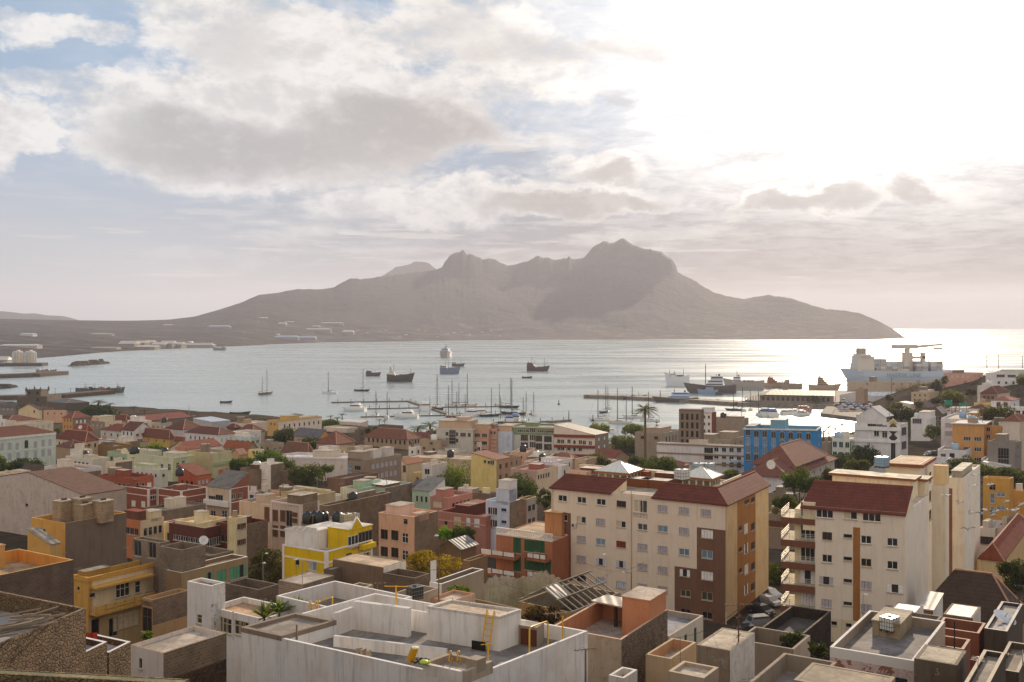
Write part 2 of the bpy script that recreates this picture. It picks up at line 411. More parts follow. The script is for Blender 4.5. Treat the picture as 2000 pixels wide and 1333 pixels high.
# ------------------------------------------------------------------ sea, hills, ground
def make_sea():
    mb = MB(); m, g, b = new_mat('sea_water'); R_ = 20000
    mb.face([(-16000, 100, 0), (16000, 100, 0), (16000, R_, 0), (-16000, R_, 0)], m)
    co = g.new('ShaderNodeTexCoord').outputs['Object']
    st = g.vm('MULTIPLY', co, (.35, 1.0, 1.0))
    n0 = g.noise(st, .45, 3, .6); n1 = g.noise(st, .09, 4, .6); n2 = g.noise(g.vm('MULTIPLY', co, (.25, 1.0, 1)), .011, 5, .6, .5)
    slick = g.ramp(n2, .42, .6)
    g.put(b.inputs['Base Color'], g.mix(slick, (.25, .315, .325, 1), (.30, .36, .365, 1)))
    g.put(b.inputs['Roughness'], g.m('ADD', .17, g.m('MULTIPLY', slick, .14)))
    b.inputs['IOR'].default_value = 1.333; b.inputs['Specular IOR Level'].default_value = .34
    bump(g, b, g.m('ADD', n0, g.m('MULTIPLY', n1, 2.2)), .16, .6)
    tag(mb.build('sea'), kind='structure')
make_sea()

SKY1 = [(-700, 622), (0, 622), (140, 625), (250, 626), (330, 624), (380, 618), (430, 603), (470, 590), (505, 574), (540, 570), (580, 562), (620, 563), (650, 560), (672, 548), (686, 540), (707, 542), (745, 537), (770, 534), (800, 530), (830, 527), (850, 524), (863, 519), (870, 507), (877, 496), (884, 491), (892, 488), (898, 488), (902, 484), (906, 484), (911, 493), (918, 491), (925, 494), (935, 499), (943, 503), (955, 500), (966, 503), (980, 511), (991, 516), (1010, 512), (1030, 506), (1043, 499), (1052, 496), (1060, 500), (1070, 499), (1082, 503), (1095, 502), (1103, 500), (1107, 502), (1112, 496), (1115, 502), (1126, 503), (1139, 501), (1147, 491), (1156, 481), (1166, 473), (1178, 466), (1186, 467), (1191, 470), (1200, 469), (1207, 465), (1212, 461), (1219, 460), (1226, 466), (1235, 472), (1246, 477), (1256, 481), (1270, 482), (1280, 485), (1291, 487), (1300, 494), (1313, 503), (1319, 512), (1324, 529), (1334, 535), (1352, 542), (1372, 556), (1396, 570), (1420, 576), (1448, 583), (1465, 580), (1485, 576), (1500, 574), (1520, 577), (1544, 581), (1580, 593), (1614, 603), (1645, 605), (1679, 611), (1710, 624), (1736, 638), (1756, 651), (1768, 660)]
SHR = [(-700, 716), (0, 711), (70, 702), (120, 698), (180, 692), (230, 688), (300, 684), (380, 680), (470, 677), (530, 673.5), (630, 669.5), (750, 668), (920, 665.5), (1040, 664.5), (1300, 663), (1500, 663.5), (1700, 664), (1768, 661)]
RDG = [(-700, 3800), (0, 4200), (380, 4700), (500, 5000), (700, 5700), (900, 6300), (1200, 6200), (1500, 5700), (1700, 5000), (1768, 5150)]
def hnoise(x, y, oct=5):
    from mathutils import noise as mn
    return mn.fractal(Vector((x, y, 1.7)), 0.9, 2.1, oct)
def rock_mat(name, c1, c2, c3):
    m, g, b = new_mat(name)
    co = g.new('ShaderNodeTexCoord').outputs['Object']
    n = g.noise(co, .0022, 9, .62); n2 = g.noise(co, .012, 6, .7)
    z = g.xyz(co)[2]
    col = g.mix(g.ramp(n, .38, .64), c1, c2)
    col = g.mix(g.m('MULTIPLY', g.ramp(n2, .48, .7), g.ramp(z, 130, 20)), col, c3)
    g.put(b.inputs['Base Color'], col); b.inputs['Roughness'].default_value = .95; b.inputs['Specular IOR Level'].default_value = .1
    bump(g, b, n2, 1.0, 30)
    return m
def range_mesh(name, sky, shr, rdg, x0, x1, nx, ns, m, expo, amp, drop=1800):
    mb = MB(); vs_, fs = [], []
    for i in range(nx + 1):
        p = x0 + (x1 - x0) * i / nx
        ys = lerp_table(sky, p)
        if p > 430: ys -= (hnoise(p / 13, 3.3, 5) * 1.3 + abs(hnoise(p / 5.5, 8.1, 3)) * 1.6 - .5) * min(1, (p - 430) / 250) * (1 if p < 1650 else .4)
        D0 = F * H / (lerp_table(shr, p) - HY); D1 = lerp_table(rdg, p)
        D1 = max(D1, D0 + 60)
        zr = H + (HY - ys) / F * D1; u = (p - HX) / F; ysm = sum(lerp_table(sky, p + o) for o in range(-60, 61, 12)) / 11; zs_ = H + (HY - ysm) / F * D1
        for j in range(ns + 1):
            s = j / ns
            if s <= .72:
                q = s / .72; Y = D0 + (D1 - D0) * q
                low = min(1.0, max(0.0, (zr - 40) / 200))
                e = 1.0 + (expo - 1) * low
                z = (zs_ + (zr - zs_) * q ** 9) * q ** e
                if j: 
                    nn = (.55 - 1.5 * abs(hnoise(u * Y / 430, Y / 1100, 6))) * amp * zr * (q * (1 - q) * 3) ** .8 + hnoise(u * Y / 110, Y / 260, 4) * .02 * zr * (q * (1 - q) * 3)
                    z += nn
                los = H + (HY - ys) / F * Y if HY > ys else zr
                z = min(z, los - (1 - q) * 6) if q < 1 else zr
                if q < 1: z = max(z, 1.2 * min(1, j))
            else:
                q = (s - .72) / .28; Y = D1 + drop * q; z = zr * (1 - q) ** 1.3 - 3 * q
                los = H + (HY - ys) / F * Y
                z = min(z, los - 1)
            if j == 0: z = -2
            vs_.append((u * Y, Y, z))
    for i in range(nx):
        for j in range(ns):
            a = i * (ns + 1) + j
            fs.append((a, a + ns + 1, a + ns + 2, a + 1))
    mb.mesh_part(vs_, fs, m, True)
    return tag(mb.build(name), kind='structure')
ROCK = rock_mat('dry_rock', (.032, .026, .027, 1), (.055, .045, .043, 1), (.15, .125, .105, 1))
range_mesh('mountain', SKY1, SHR, RDG, -700, 1768, 1200, 40, ROCK, 1.75, .05)
range_mesh('far_hills', [(-600, 600), (0, 605), (34, 610), (48, 612), (66, 610), (84, 613), (98, 615), (124, 615), (138, 619), (150, 623), (170, 632)],
           [(-600, 653), (170, 653)], [(-600, 8600), (170, 8600)], -600, 170, 160, 16, ROCK, 1.3, .1)
range_mesh('far_peak', [(720, 550), (740, 536), (760, 521), (775, 509), (800, 505), (808, 497), (826, 495), (838, 499), (850, 513), (858, 523), (880, 540)],
           [(700, 650), (900, 650)], [(700, 8600), (900, 8600)], 720, 880, 90, 16, ROCK, 1.6, .06)

def make_ground():
    m = mat('ground', '50463c'); mb = MB(); vs_, fs = [], []
    Ys = [-60, -20, 0, 20, 35, 50, 65, 80, 95, 110, 125, 140, 160] + [180 + 20 * i for i in range(42)]
    xs = [-700 + 40 * i for i in range(86)]
    for Y in Ys:
        for p in xs:
            X = (p - HX) / F * max(Y, 60) * 1.0
            vs_.append((X, Y, ground_z(X, Y)))
    n = len(xs)
    for j in range(len(Ys) - 1):
        for i in range(n - 1):
            a = j * n + i
            fs.append((a, a + 1, a + n + 1, a + n))
    mb.mesh_part(vs_, fs, m, True)
    tag(mb.build('ground'), kind='structure')
make_ground()
# ------------------------------------------------------------------ building kit
KINDS = {'p': 'plaster', 'b': 'block', 's': 'stone', 't': 'tile', 'f': 'slab', 'i': 'sheet', 'n': 'plain', 'g': 'glass', 'm': 'metal', 'w': 'wood', 'o': 'gloss'}
def W(spec):
    """'p e8d9b0' plaster, 'p2 ...' badly weathered plaster, 'b' block, 's' rubble stone, 't' tile, 'f' roof screed, 'i' sheet"""
    if not isinstance(spec, str): return spec
    a, hx = spec.split()
    return mat(KINDS[a[0]], hx, float(a[1:]) if len(a) > 1 else 1.0)
FRAMES = {'d': ('e4dfd6', '1d2226'), 'k': ('8a8178', '17181a'), 'e': ('6a4a34', '20201f'), 'y': ('c9b48c', '2a2a28'), 's': ('c8d4dc', '5a6a76')}
SHUT = {'w': 'e9e6e4', 'v': 'b4aeb4', 'b': '6b4630', 'g': '2f5a3a', 'G': '5f9a78', 'r': '7a3426', 'u': '2a4f86', 'c': 'd6c4a4', 'L': 'b9c4d8'}
WIN = {}
def window_meshes(w, h, st, near):
    """returns (frame mesh, pane mesh or None): origin at the middle, x along the wall, -y outwards"""
    key = (round(w, 2), round(h, 2), st, near)
    if key in WIN: return WIN[key]
    fr = MB(); pn = MB(); arch = st.endswith('^'); s = st[0]
    def bar(mb, x0, x1, z0, z1, y0, y1, m): mb.box(((x0 + x1) / 2, (y0 + y1) / 2, (z0 + z1) / 2), (x1 - x0, y1 - y0, z1 - z0), m)
    t = .07 if w < 1.6 else .08
    if s in FRAMES:
        fm, gm = mat('plain', FRAMES[s][0]), mat('glass', FRAMES[s][1])
        tgt = pn if near else fr
        bar(tgt, -w / 2 + .01, w / 2 - .01, -h / 2 + .01, h / 2 - .01, .035, .075, gm)
        mu = max(1, round(w / .75))
        xs = [-w / 2 + t / 2 + (w - t) * i / mu for i in range(mu + 1)]
        for x in xs: bar(fr, x - t / 2, x + t / 2, -h / 2, h / 2, -.012, .03, fm)
        for z in (-h / 2 + t / 2, h / 2 - t / 2): bar(fr, -w / 2 + t, w / 2 - t, z - t / 2, z + t / 2, -.010, .028, fm)
        if len(st) > 1 and st[1] == '+': bar(fr, -w / 2 + t, w / 2 - t, h * .12 - t / 2, h * .12 + t / 2, -.008, .026, fm)
        if len(st) > 1 and st[1] == 'h':         # one leaf hung with a pale curtain behind
            bar(tgt, -w / 2 + .1, -.05, -h / 2 + .08, h / 2 - .08, .022, .034, mat('plain', 'cbb79a'))
    else:
        sm = mat('plain', SHUT[s]); lv = mat('plain', SHUT[s], .8)
        n = max(1, round(w / .42)) if len(st) > 1 and st[1] == '|' else max(1, round(w / .7))
        for i in range(n):
            x0 = -w / 2 + w * i / n + .02; x1 = -w / 2 + w * (i + 1) / n - .02
            for z0, z1 in ((-h / 2, -h / 2 + .08), (h / 2 - .08, h / 2)): bar(fr, x0, x1, z0, z1, -.02, .03, sm)
            for a, b_ in ((x0, x0 + .06), (x1 - .06, x1)): bar(fr, a, b_, -h / 2 + .08, h / 2 - .08, -.02, .03, sm)
            k = max(4, int(h / .14)) if near else 1
            for j in range(k):
                za = -h / 2 + .08 + (h - .16) * j / k; zb = za + (h - .16) / k
                if k == 1: bar(fr, x0 + .06, x1 - .06, za, zb, .0, .03, sm)
                else: fr.face([(x0 + .06, .028, zb), (x0 + .06, -.012, za), (x1 - .06, -.012, za), (x1 - .06, .028, zb)][::1], sm)
        bar(pn if near else fr, -w / 2, w / 2, -h / 2, h / 2, .045, .07, mat('plain', '3a3430'))
        if len(st) > 1 and st[1] == 'o':         # open in the middle
            fr = MB()
            for sg in (-1, 1):
                bar(fr, sg * w / 2 - .02 - (w * .28 if sg > 0 else 0), sg * w / 2 + .02 + (w * .28 if sg < 0 else 0), -h / 2, h / 2, -.05, -.01, sm)
            if not near: bar(fr, -w / 2, w / 2, -h / 2, h / 2, .045, .07, mat('plain', '3a3430'))
    if arch:
        fm = mat('plain', 'd9cdbd')
        pts = [(cos(a) * w / 2, -.03, h / 2 - w * .25 + sin(a) * w * .42) for a in [pi * i / 8 for i in range(9)]]
        fr.tube(pts, .09, fm, 4)
    sill = mat('plain', 'b7aa9a')
    bar(fr, -w / 2 - .06, w / 2 + .06, -h / 2 - .1, -h / 2 - .02, -.2, .02, sill)
    r = (fr.mesh('window_' + st), pn.mesh('pane_' + st) if pn.v else None)
    WIN[key] = r
    return r

def vdir(vp, right):
    d = Vector((vp - HX, F)).normalized()
    if not right and vp > HX: d = -d
    if right and vp < HX: d = -d
    return d
def reach(C, d, x):
    u = (x - HX) / F
    return (u * C.y - C.x) / (d.x - u * d.y)

class Face:
    """one outer wall plane: start point, direction, outward -y convention"""
    def __init__(s, O, d, n): s.O, s.d, s.n, s.rz = O, d, n, atan2(d.y, d.x); s.out = Vector((d.y, -d.x))
    def hit(s, x, y):
        """photo pixel -> (metres along, height) on this plane"""
        u = (x - HX) / F
        t = (u * s.O.y - s.O.x) / (s.d.x - u * s.d.y)
        Yd = s.O.y + s.d.y * t
        return t, H - (y - HY) / F * Yd
    def pt(s, t, z, off=0.0):
        p = s.O + s.d * t + s.out * off
        return Vector((p.x, p.y, z))

def wall_with_holes(mb, f, t0, t1, z0, z1, m, holes, base, depth=.13, paint=()):
    holes = [h for h in holes if h[0] > t0 + .02 and h[1] < t1 - .02 and h[2] > z0 + .02 and h[3] < z1 - .02]
    paint = [(max(t0, min(p[0], p[1])), min(t1, max(p[0], p[1])), max(z0, min(p[2], p[3])), min(z1, max(p[2], p[3])), p[4]) for p in paint]
    us = sorted({t0, t1, *[x for h in holes + paint for x in h[:2]]}); zs = sorted({z0, z1, *[x for h in holes + paint for x in h[2:4]]})
    def pm(um, zm):
        r = m
        for p in paint:
            if p[0] < um < p[1] and p[2] < zm < p[3]: r = p[4]
        return r
    q = lambda t, z, o=0.0: f.pt(t, z, o) - base
    for i in range(len(us) - 1):
        a, b_ = us[i], us[i + 1]
        if b_ - a < 1e-5: continue
        run = None
        for j in range(len(zs) - 1):
            c, d = zs[j], zs[j + 1]
            um, zm = (a + b_) / 2, (c + d) / 2
            inside = any(h[0] < um < h[1] and h[2] < zm < h[3] for h in holes)
            cm = pm(um, zm)
            if run is not None and (inside or cm is not rmat):
                mb.face([q(a, run), q(b_, run), q(b_, c), q(a, c)], rmat); run = None
            if not inside and run is None: run = c; rmat = cm
        if run is not None: mb.face([q(a, run), q(b_, run), q(b_, z1), q(a, z1)], rmat)
    m0 = m
    for h in holes:
        a, b_, c, d = h[:4]; k = -depth; m = pm((a + b_) / 2, d + .01)
        mb.face([q(a, c), q(b_, c), q(b_, c, k), q(a, c, k)], m); mb.face([q(a, d, k), q(b_, d, k), q(b_, d), q(a, d)], m)
        mb.face([q(a, c, k), q(a, d, k), q(a, d), q(a, c)], m); mb.face([q(b_, c), q(b_, d), q(b_, d, k), q(b_, c, k)], m)
    return holes

class House: pass
def hs(label, xs, yt, h, wl, wr, vl=-2100, vr=2300, Y=None, a=None, b=None, roof='flat', rc='f a3988c', rh=1.6, par=.6, over=.35,
       L=(), R=(), trim=None, bands=(), ex=(), name='house', cat='house', group=None, cap=None, near=None, zb=None, wb=None, inner=None, PL=(), PR=()):
    """a building from its nearest corner: xs = pixels of left end, corner, right end; yt = wall top at the corner; h = wall height"""
    xl, xc, xr = [XX(x) if x is not None else None for x in xs]; yt = YY(yt)
    if Y is None:
        zg = 6.0
        for _ in range(60):
            Y = F * (H - zg - h) / (yt - HY); Y = max(30, min(Y, 1500))
            zg += .5 * (ground_z((xc - HX) / F * Y, Y) - zg)
    C = at(xc, yt, Y); ztop = C.z
    dL, dR = vdir(vl, False), vdir(vr, True)
    C2 = Vector((C.x, C.y))
    if b is None: b = reach(C2, dL, xl)
    if a is None: a = reach(C2, dR, xr)
    if a < 0 or a > 90 or b < 0 or b > 90: print('BAD FOOTPRINT', label, round(a, 1), round(b, 1))
    a = min(max(a, .4), 90); b = min(max(b, .4), 90)
    cs = [C2, C2 + dR * a, C2 + dR * a + dL * b, C2 + dL * b]
    z0 = (min(ground_z(p.x, p.y) for p in cs) - .6) if zb is None else zb
    z0 = min(z0, ztop - h * .5)
    base = Vector((C.x, C.y, z0))
    root = empty(name, base, 0, label, cat, group)
    hh = House(); hh.root, hh.base, hh.C, hh.a, hh.b, hh.dL, hh.dR, hh.ztop, hh.z0 = root, base, C2, a, b, dL, dR, ztop, z0
    hh.near = near = (Y < 210) if near is None else near
    mL, mR, mB = W(wl), W(wr), W(wb or wr)
    fR = Face(C2, dR, 'R'); fL = Face(C2 + dL * b, -dL, 'L'); hh.fR, hh.fL = fR, fL
    mb = MB(); wins = []
    for f, specs, ln, m in ((fL, L, b, mL), (fR, R, a, mR)):
        holes = []
        for sp in specs:
            if sp[0] == 'px':                    # ('px', [(x, y), ...] in crop pixels, w, h, style)
                for (x, y) in sp[1]:
                    t, z = f.hit(XX(x), YY(y)); holes.append((t - sp[2] / 2, t + sp[2] / 2, z - sp[3] / 2, z + sp[3] / 2, sp[4]))
            else:                                # (cols, rows, w, h, style, u0, u1, first top below the wall top, storey)
                nc, nr, w, hw, st = sp[:5]; u0, u1, dz, fl = (tuple(sp[5:]) + (0.04, .96, par + .7, 2.9)[len(sp) - 5:])
                for i in range(nc):
                    t = ln * (u0 + (u1 - u0) * (i + .5) / nc)
                    for j in range(nr):
                        z = ztop - dz - fl * j - hw / 2
                        holes.append((t - w / 2, t + w / 2, z - hw / 2, z + hw / 2, st))
        paint = []
        for (x0, y0, x1, y1, spec) in (PL if f is fL else PR):
            ta, za = f.hit(XX(x0), YY(y0)); tb_, zb__ = f.hit(XX(x1), YY(y1)); paint.append((ta, tb_, za, zb__, W(spec)))
        holes = wall_with_holes(mb, f, 0, ln, z0, ztop, m, holes, base, paint=paint)
        wins += [(f, hl) for hl in holes]
    q = lambda u, v, z: Vector((*(C2 + dR * u + dL * v), z)) - base
    mb.face([q(a, 0, z0), q(a, b, z0), q(a, b, ztop), q(a, 0, ztop)], mB); mb.face([q(a, b, z0), q(0, b, z0), q(0, b, ztop), q(a, b, ztop)], W(wb or wl))
    rm = MB(); rmat = W(rc)
    if roof == 'flat':
        w = min(.22, a / 6, b / 6); mc = W(cap) if cap else mL; mi = W(inner or wl)
        o = [(0, 0), (a, 0), (a, b), (0, b)]; n_ = [(w, w), (a - w, w), (a - w, b - w), (w, b - w)]
        for i in range(4):
            j = (i + 1) % 4
            mb.face([q(*o[i], ztop), q(*o[j], ztop), q(*n_[j], ztop), q(*n_[i], ztop)], mc)
            if par > .02: mb.face([q(*n_[j], ztop - par), q(*n_[i], ztop - par), q(*n_[i], ztop), q(*n_[j], ztop)], mi)
        rm.face([q(*p, ztop - par + .004) for p in n_], rmat)
        hh.zr = ztop - par
    else:
        e = over; t = .14; hh.zr = ztop
        def slope(pts):
            rm.face(pts, rmat); k = Vector((0, 0, -t)); n = len(pts)
            rm.face([p + k for p in reversed(pts)], rmat)
            for i in range(n): rm.face([pts[i] + k, pts[(i + 1) % n] + k, pts[(i + 1) % n], pts[i]], rmat)
        zt = ztop + t
        if roof == 'hip':
            s = min(a, b) / 2
            if a >= b: r0, r1 = (s, b / 2), (a - s * .999, b / 2)
            else: r0, r1 = (a / 2, s), (a / 2, b - s * .999)
            d = rh * e / s; A, B_, C_, D = q(-e, -e, zt - d), q(a + e, -e, zt - d), q(a + e, b + e, zt - d), q(-e, b + e, zt - d)
            p0, p1 = q(*r0, zt + rh), q(*r1, zt + rh)
            if a >= b: slope([A, B_, p1, p0]); slope([B_, C_, p1]); slope([C_, D, p0, p1]); slope([D, A, p0])
            else: slope([A, B_, p0]); slope([B_, C_, p1, p0]); slope([C_, D, p1]); slope([D, A, p0, p1])
            rid = MB(); cm = mat('plain', 'b98a72')
            for s0, s1 in ((A, p0), (B_, p0 if a < b else p1), (p0, p1)): rid.tube([s0, s1], .13, cm, 5)
            rid.build('ridge_tiles', rm and root)
        elif roof == 'gL':
            d = rh * e / (a / 2)
            slope([q(-e, -e, zt - d), q(a / 2, -e, zt + rh), q(a / 2, b + e, zt + rh), q(-e, b + e, zt - d)])
            slope([q(a / 2, -e, zt + rh), q(a + e, -e, zt - d), q(a + e, b + e, zt - d), q(a / 2, b + e, zt + rh)])
            for v, m in ((0, mR), (b, mB)): mb.face([q(0, v, ztop), q(a, v, ztop), q(a / 2, v, ztop + rh)], m)
        elif roof == 'gR':
            d = rh * e / (b / 2)
            slope([q(-e, -e, zt - d), q(a + e, -e, zt - d), q(a + e, b / 2, zt + rh), q(-e, b / 2, zt + rh)])
            slope([q(-e, b / 2, zt + rh), q(a + e, b / 2, zt + rh), q(a + e, b + e, zt - d), q(-e, b + e, zt - d)])
            for u, m in ((0, mL), (a, mB)): mb.face([q(u, 0, ztop), q(u, b, ztop), q(u, b / 2, ztop + rh)], m)
        elif roof in ('mR', 'mL'):
            k = (lambda u, v: ztop + t + rh * (u / a if roof == 'mR' else v / b))
            slope([q(u, v, k(u, v)) for u, v in ((-e * .3, -e * .3), (a + e * .3, -e * .3), (a + e * .3, b + e * .3), (-e * .3, b + e * .3))])
            top = lambda u, v: q(u, v, k(u, v) - t)
            mb.face([q(0, 0, ztop), q(a, 0, ztop), top(a, 0)] + ([top(0, 0)] if roof == 'mL' and 0 else []), mR) if roof == 'mR' else mb.face([q(0, b, ztop), q(0, 0, ztop), top(0, b)], mL)
            if roof == 'mR':
                mb.face([q(a, 0, ztop), q(a, b, ztop), top(a, b), top(a, 0)], mB); mb.face([q(a, b, ztop), q(0, b, ztop), top(a, b)], mB)
            else:
                mb.face([q(0, b, ztop), q(a, b, ztop), top(a, b), top(0, b)], mB); mb.face([q(a, 0, ztop), q(a, b, ztop), top(a, b)], mR)
    mb.build('wall', root); rm.build('roof', root)
    for f, (t0, t1, za, zb_, st) in wins:
        put_window(root, base, f, (t0 + t1) / 2, (za + zb_) / 2, t1 - t0, zb_ - za, st, near)
    if trim:                                     # (spec, height, how proud) a cornice round the two street faces
        tb = MB(); hgt, pr = trim[1], trim[2]; band(tb, fL, -pr, b + pr, ztop - hgt, ztop + .03, pr, W(trim[0]), base); band(tb, fR, pr * 0, a, ztop - hgt, ztop + .027, pr, W(trim[0]), base)
        tb.build('cornice', root)
    for (spec, dz, hgt, pr, where) in bands:
        tb = MB()
        if 'L' in where: band(tb, fL, 0, b, ztop - dz - hgt, ztop - dz, pr, W(spec), base)
        if 'R' in where: band(tb, fR, 0, a, ztop - dz - hgt, ztop - dz, pr * .97, W(spec), base)
        if 'C' in where:                         # pilasters at the ends
            for f, ln in ((fL, b), (fR, a)):
                for pa, pb_ in ((0, .35), (ln - .35, ln)):
                    pl = MB(); band(pl, f, pa, pb_, z0, ztop - .012, pr * 1.1, W(spec), base); pl.build('pilaster', root)
        if tb.f: tb.build('wall_band', root)
    for e_ in ex: roof_room(hh, *e_)
    return hh

def band(tb, f, t0, t1, z0, z1, pr, m, base):
    """a strip standing proud of a wall face"""
    q = lambda t, z, o: f.pt(t, z, o) - base
    tb.face([q(t0, z0, pr), q(t1, z0, pr), q(t1, z1, pr), q(t0, z1, pr)], m)
    tb.face([q(t0, z1, pr), q(t1, z1, pr), q(t1, z1, -.02), q(t0, z1, -.02)], m); tb.face([q(t0, z0, -.02), q(t1, z0, -.02), q(t1, z0, pr), q(t0, z0, pr)], m)
    tb.face([q(t0, z0, -.02), q(t0, z0, pr), q(t0, z1, pr), q(t0, z1, -.02)], m); tb.face([q(t1, z0, pr), q(t1, z0, -.02), q(t1, z1, -.02), q(t1, z1, pr)], m)

DOORS = set('DBE')
def put_window(root, base, f, t, z, w, h, st, near, recess=.1):
    nm = 'window'
    if st[0] == 'D': st = 'b' + st[1:]; nm = 'door'
    elif st[0] == 'E': st = 'g' + st[1:]; nm = 'door'
    elif st[0] == 'B': st = 'k' + st[1:]; nm = 'doorway'
    fr, pn = window_meshes(w, h, st, near)
    p = f.pt(t, z, -recess + .03) - base
    o = inst(nm, fr, root, p, f.rz)
    if pn: inst('pane', pn, o)
    return o

def roof_room(hh, u0, u1, v0, v1, h, spec, top='f b0a394', par=.0, z=None):
    """a stair head or room standing on a flat roof, in fractions of the roof's two sides"""
    mb = MB(); z0 = (hh.zr if z is None else z) - hh.z0; m = W(spec)
    q = lambda u, v: hh.dR * (u * hh.a) + hh.dL * (v * hh.b)
    ring = [q(u0, v0), q(u1, v0), q(u1, v1), q(u0, v1)]
    mb.prism(ring, z0, z0 + h, m, W(top))
    c = sum(ring, Vector((0, 0))) / 4
    mb.prism([c + (p - c) * 1.06 for p in ring], z0 + h, z0 + h + .12, m, W(top), True)
    mb.build('stair_room', hh.root)
    return c + hh.C, z0 + h + .12 + hh.z0

def fbox(mb, f, t0, t1, z0, z1, o0, o1, m, base):
    """a box in a wall's own frame: along it, up, and outwards from o0 to o1"""
    q = lambda t, z, o: f.pt(t, z, o) - base
    a, b, c, d, e, g, h, i = q(t0, z0, o1), q(t1, z0, o1), q(t1, z1, o1), q(t0, z1, o1), q(t0, z0, o0), q(t1, z0, o0), q(t1, z1, o0), q(t0, z1, o0)
    for fc in ((a, b, c, d), (b, g, h, c), (g, e, i, h), (e, a, d, i), (d, c, h, i), (e, g, b, a)): mb.face(fc, m)
def rail(mb, f, t0, t1, z, h, o, m, base, n=3, step=1.2, r=.025):
    """a metal railing along a wall's frame"""
    k = max(1, round(abs(t1 - t0) / step))
    for i in range(n): mb.tube([f.pt(t0, z + h * (i + 1) / n, o) - base, f.pt(t1, z + h * (i + 1) / n, o) - base], r, m, 4)
    for i in range(k + 1):
        t = t0 + (t1 - t0) * i / k
        mb.tube([f.pt(t, z, o) - base, f.pt(t, z + h, o) - base], r, m, 4)
def spot(x, y, z):
    """the point at height z that the photo shows at crop pixel (x, y)"""
    return onz(XX(x), YY(y), z)
# ------------------------------------------------------------------ the town, from the waterfront towards the hill
WHT, CRM, PNK, TER, OCH, GRN, BLU = 'p e6e1d8', 'p e2d2b2', 'p dcae98', 'p 985a48', 'p d29c40', 'p b9cfae', 'p b4c6da'
BLK, CON, TIL, BRN, DKT = 'b 857868', 'b1 938a80', 't 8e4a35', 't 744334', 't 5c4a40'
GRP = 'houses of the old town'
_hs = hs
def T(label, xs, yt, h, wl, wr, **k):
    k.setdefault('group', GRP)
    r = random.Random(label)
    for key, w, i0, i1 in (('L', wl, 0, 1), ('R', wr, 1, 2)):      # the small windows every street front has
        ln = (xs[i1] - xs[i0]) if None not in xs else 0
        if key not in k and w[0] == 'p' and ln > 45 and h >= 5.5:
            k[key] = ((max(1, min(6, int(ln / 48))), 2 if h > 8 else 1, r.choice((.8, 1.0, 1.2)), r.choice((1.0, 1.3, 1.5)), r.choice('kkdvbew'), r.uniform(.04, .15), r.uniform(.8, .96), k.get('par', .6) + r.uniform(.5, 1.0)),)
    if k.get('roof', 'flat') == 'flat' and 'ex' not in k and r.random() < .7:      # stair heads and sheds on the roofs
        u, v = r.uniform(.08, .5), r.uniform(.3, .6)
        k['ex'] = ((u, u + r.uniform(.25, .42), v, v + r.uniform(.2, .36), r.uniform(1.3, 2.2), r.choice((wl, wl, 'b 857868', 'p d6c8b2', 'p b59a80'))),)
    hh = _hs(label, xs, yt, h, wl, wr, **k)
    if k.get('roof', 'flat') == 'flat' and hh.a * hh.b > 45 and r.random() < .62: CLUTTER.append((label, hh, r.random()))
    return hh
CLUTTER = []

crop(0, 780, 5)
# --- far left, by the water
T('dark grey warehouse with a wide shallow roof by the bay', (460, 640, 872), 40, 4, 'p 6d655e', 'p 5f5852', roof='hip', rc='i 6b6660', rh=2.0, vl=-1500, vr=4000, Y=640)
T('cream gabled house with a curved parapet below the sea tower', (180, 385, 412), 105, 8, 'p e4c99a', 'p d8c4a0', roof='gR', rc=DKT, rh=3.2, vl=-9000, vr=2200, L=((1, 1, 1, 1.4, 'k', .6, .9, .3),), Y=560)
T('pale pink walled building left of the ochre house', (425, 640, 660), 110, 9, 'p dfb59c', 'p c9a48c', vl=-9000, vr=2200, L=((3, 1, .8, .9, 'k'),), Y=540)
T('low dark roofed sheds at the far left shore', (-60, 150, 210), 75, 6, 'p 8a8680', 'p 77726c', roof='gL', rc='i 5e5a58', rh=1.6, vl=-6000, vr=2200, Y=590)
T('grey shed with pale boats stored beside it on the far left', (-60, 60, 130), 30, 5, 'p 9a968f', 'p 7d7872', roof='mL', rc='i 77736f', rh=.8, vl=-6000, vr=2200, Y=640)
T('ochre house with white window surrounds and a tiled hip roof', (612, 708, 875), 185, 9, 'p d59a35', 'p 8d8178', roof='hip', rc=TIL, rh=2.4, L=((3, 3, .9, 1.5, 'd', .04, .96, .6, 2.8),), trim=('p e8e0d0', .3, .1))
T('long low house with a worn red tile roof at the left edge', (-120, 60, 425), 235, 6.5, 'p d2c2aa', 'p c4b49c', roof='hip', rc=BRN, rh=2.4)
T('small white box house standing before the long red roof', (-60, 50, 72), 200, 7.5, WHT, 'p d8d2c8', Y=400)
T('long cream parapet wall house behind the pale green mansion', (-90, -20, 522), 262, 8, 'p d9c3a4', 'p dccbb0', R=((9, 1, .8, 1.2, 'v'),), b=12)
hs_c = T('pale green two storey mansion with grey arched shutters and balcony', (-240, -150, 545), 391, 11.5, 'p c3d2c4', 'p c6d5c8', roof='hip', rc=BRN, rh=2.6, over=.1, b=14,
  R=(('px', [(20, 465), (94, 458), (168, 460), (346, 443), (420, 430), (488, 423)], 1.15, 2.1, 'v^'), ('px', [(258, 440)], 1.3, 2.6, 'k^'), ('px', [(95, 562), (178, 552), (258, 540), (346, 535), (420, 525), (482, 518)], 1.3, 2.2, 'v')),
  trim=('p e3e2d6', .7, .25), bands=(('p dfe2d8', 4.6, .25, .1, 'R'),), cat='mansion', name='mansion')
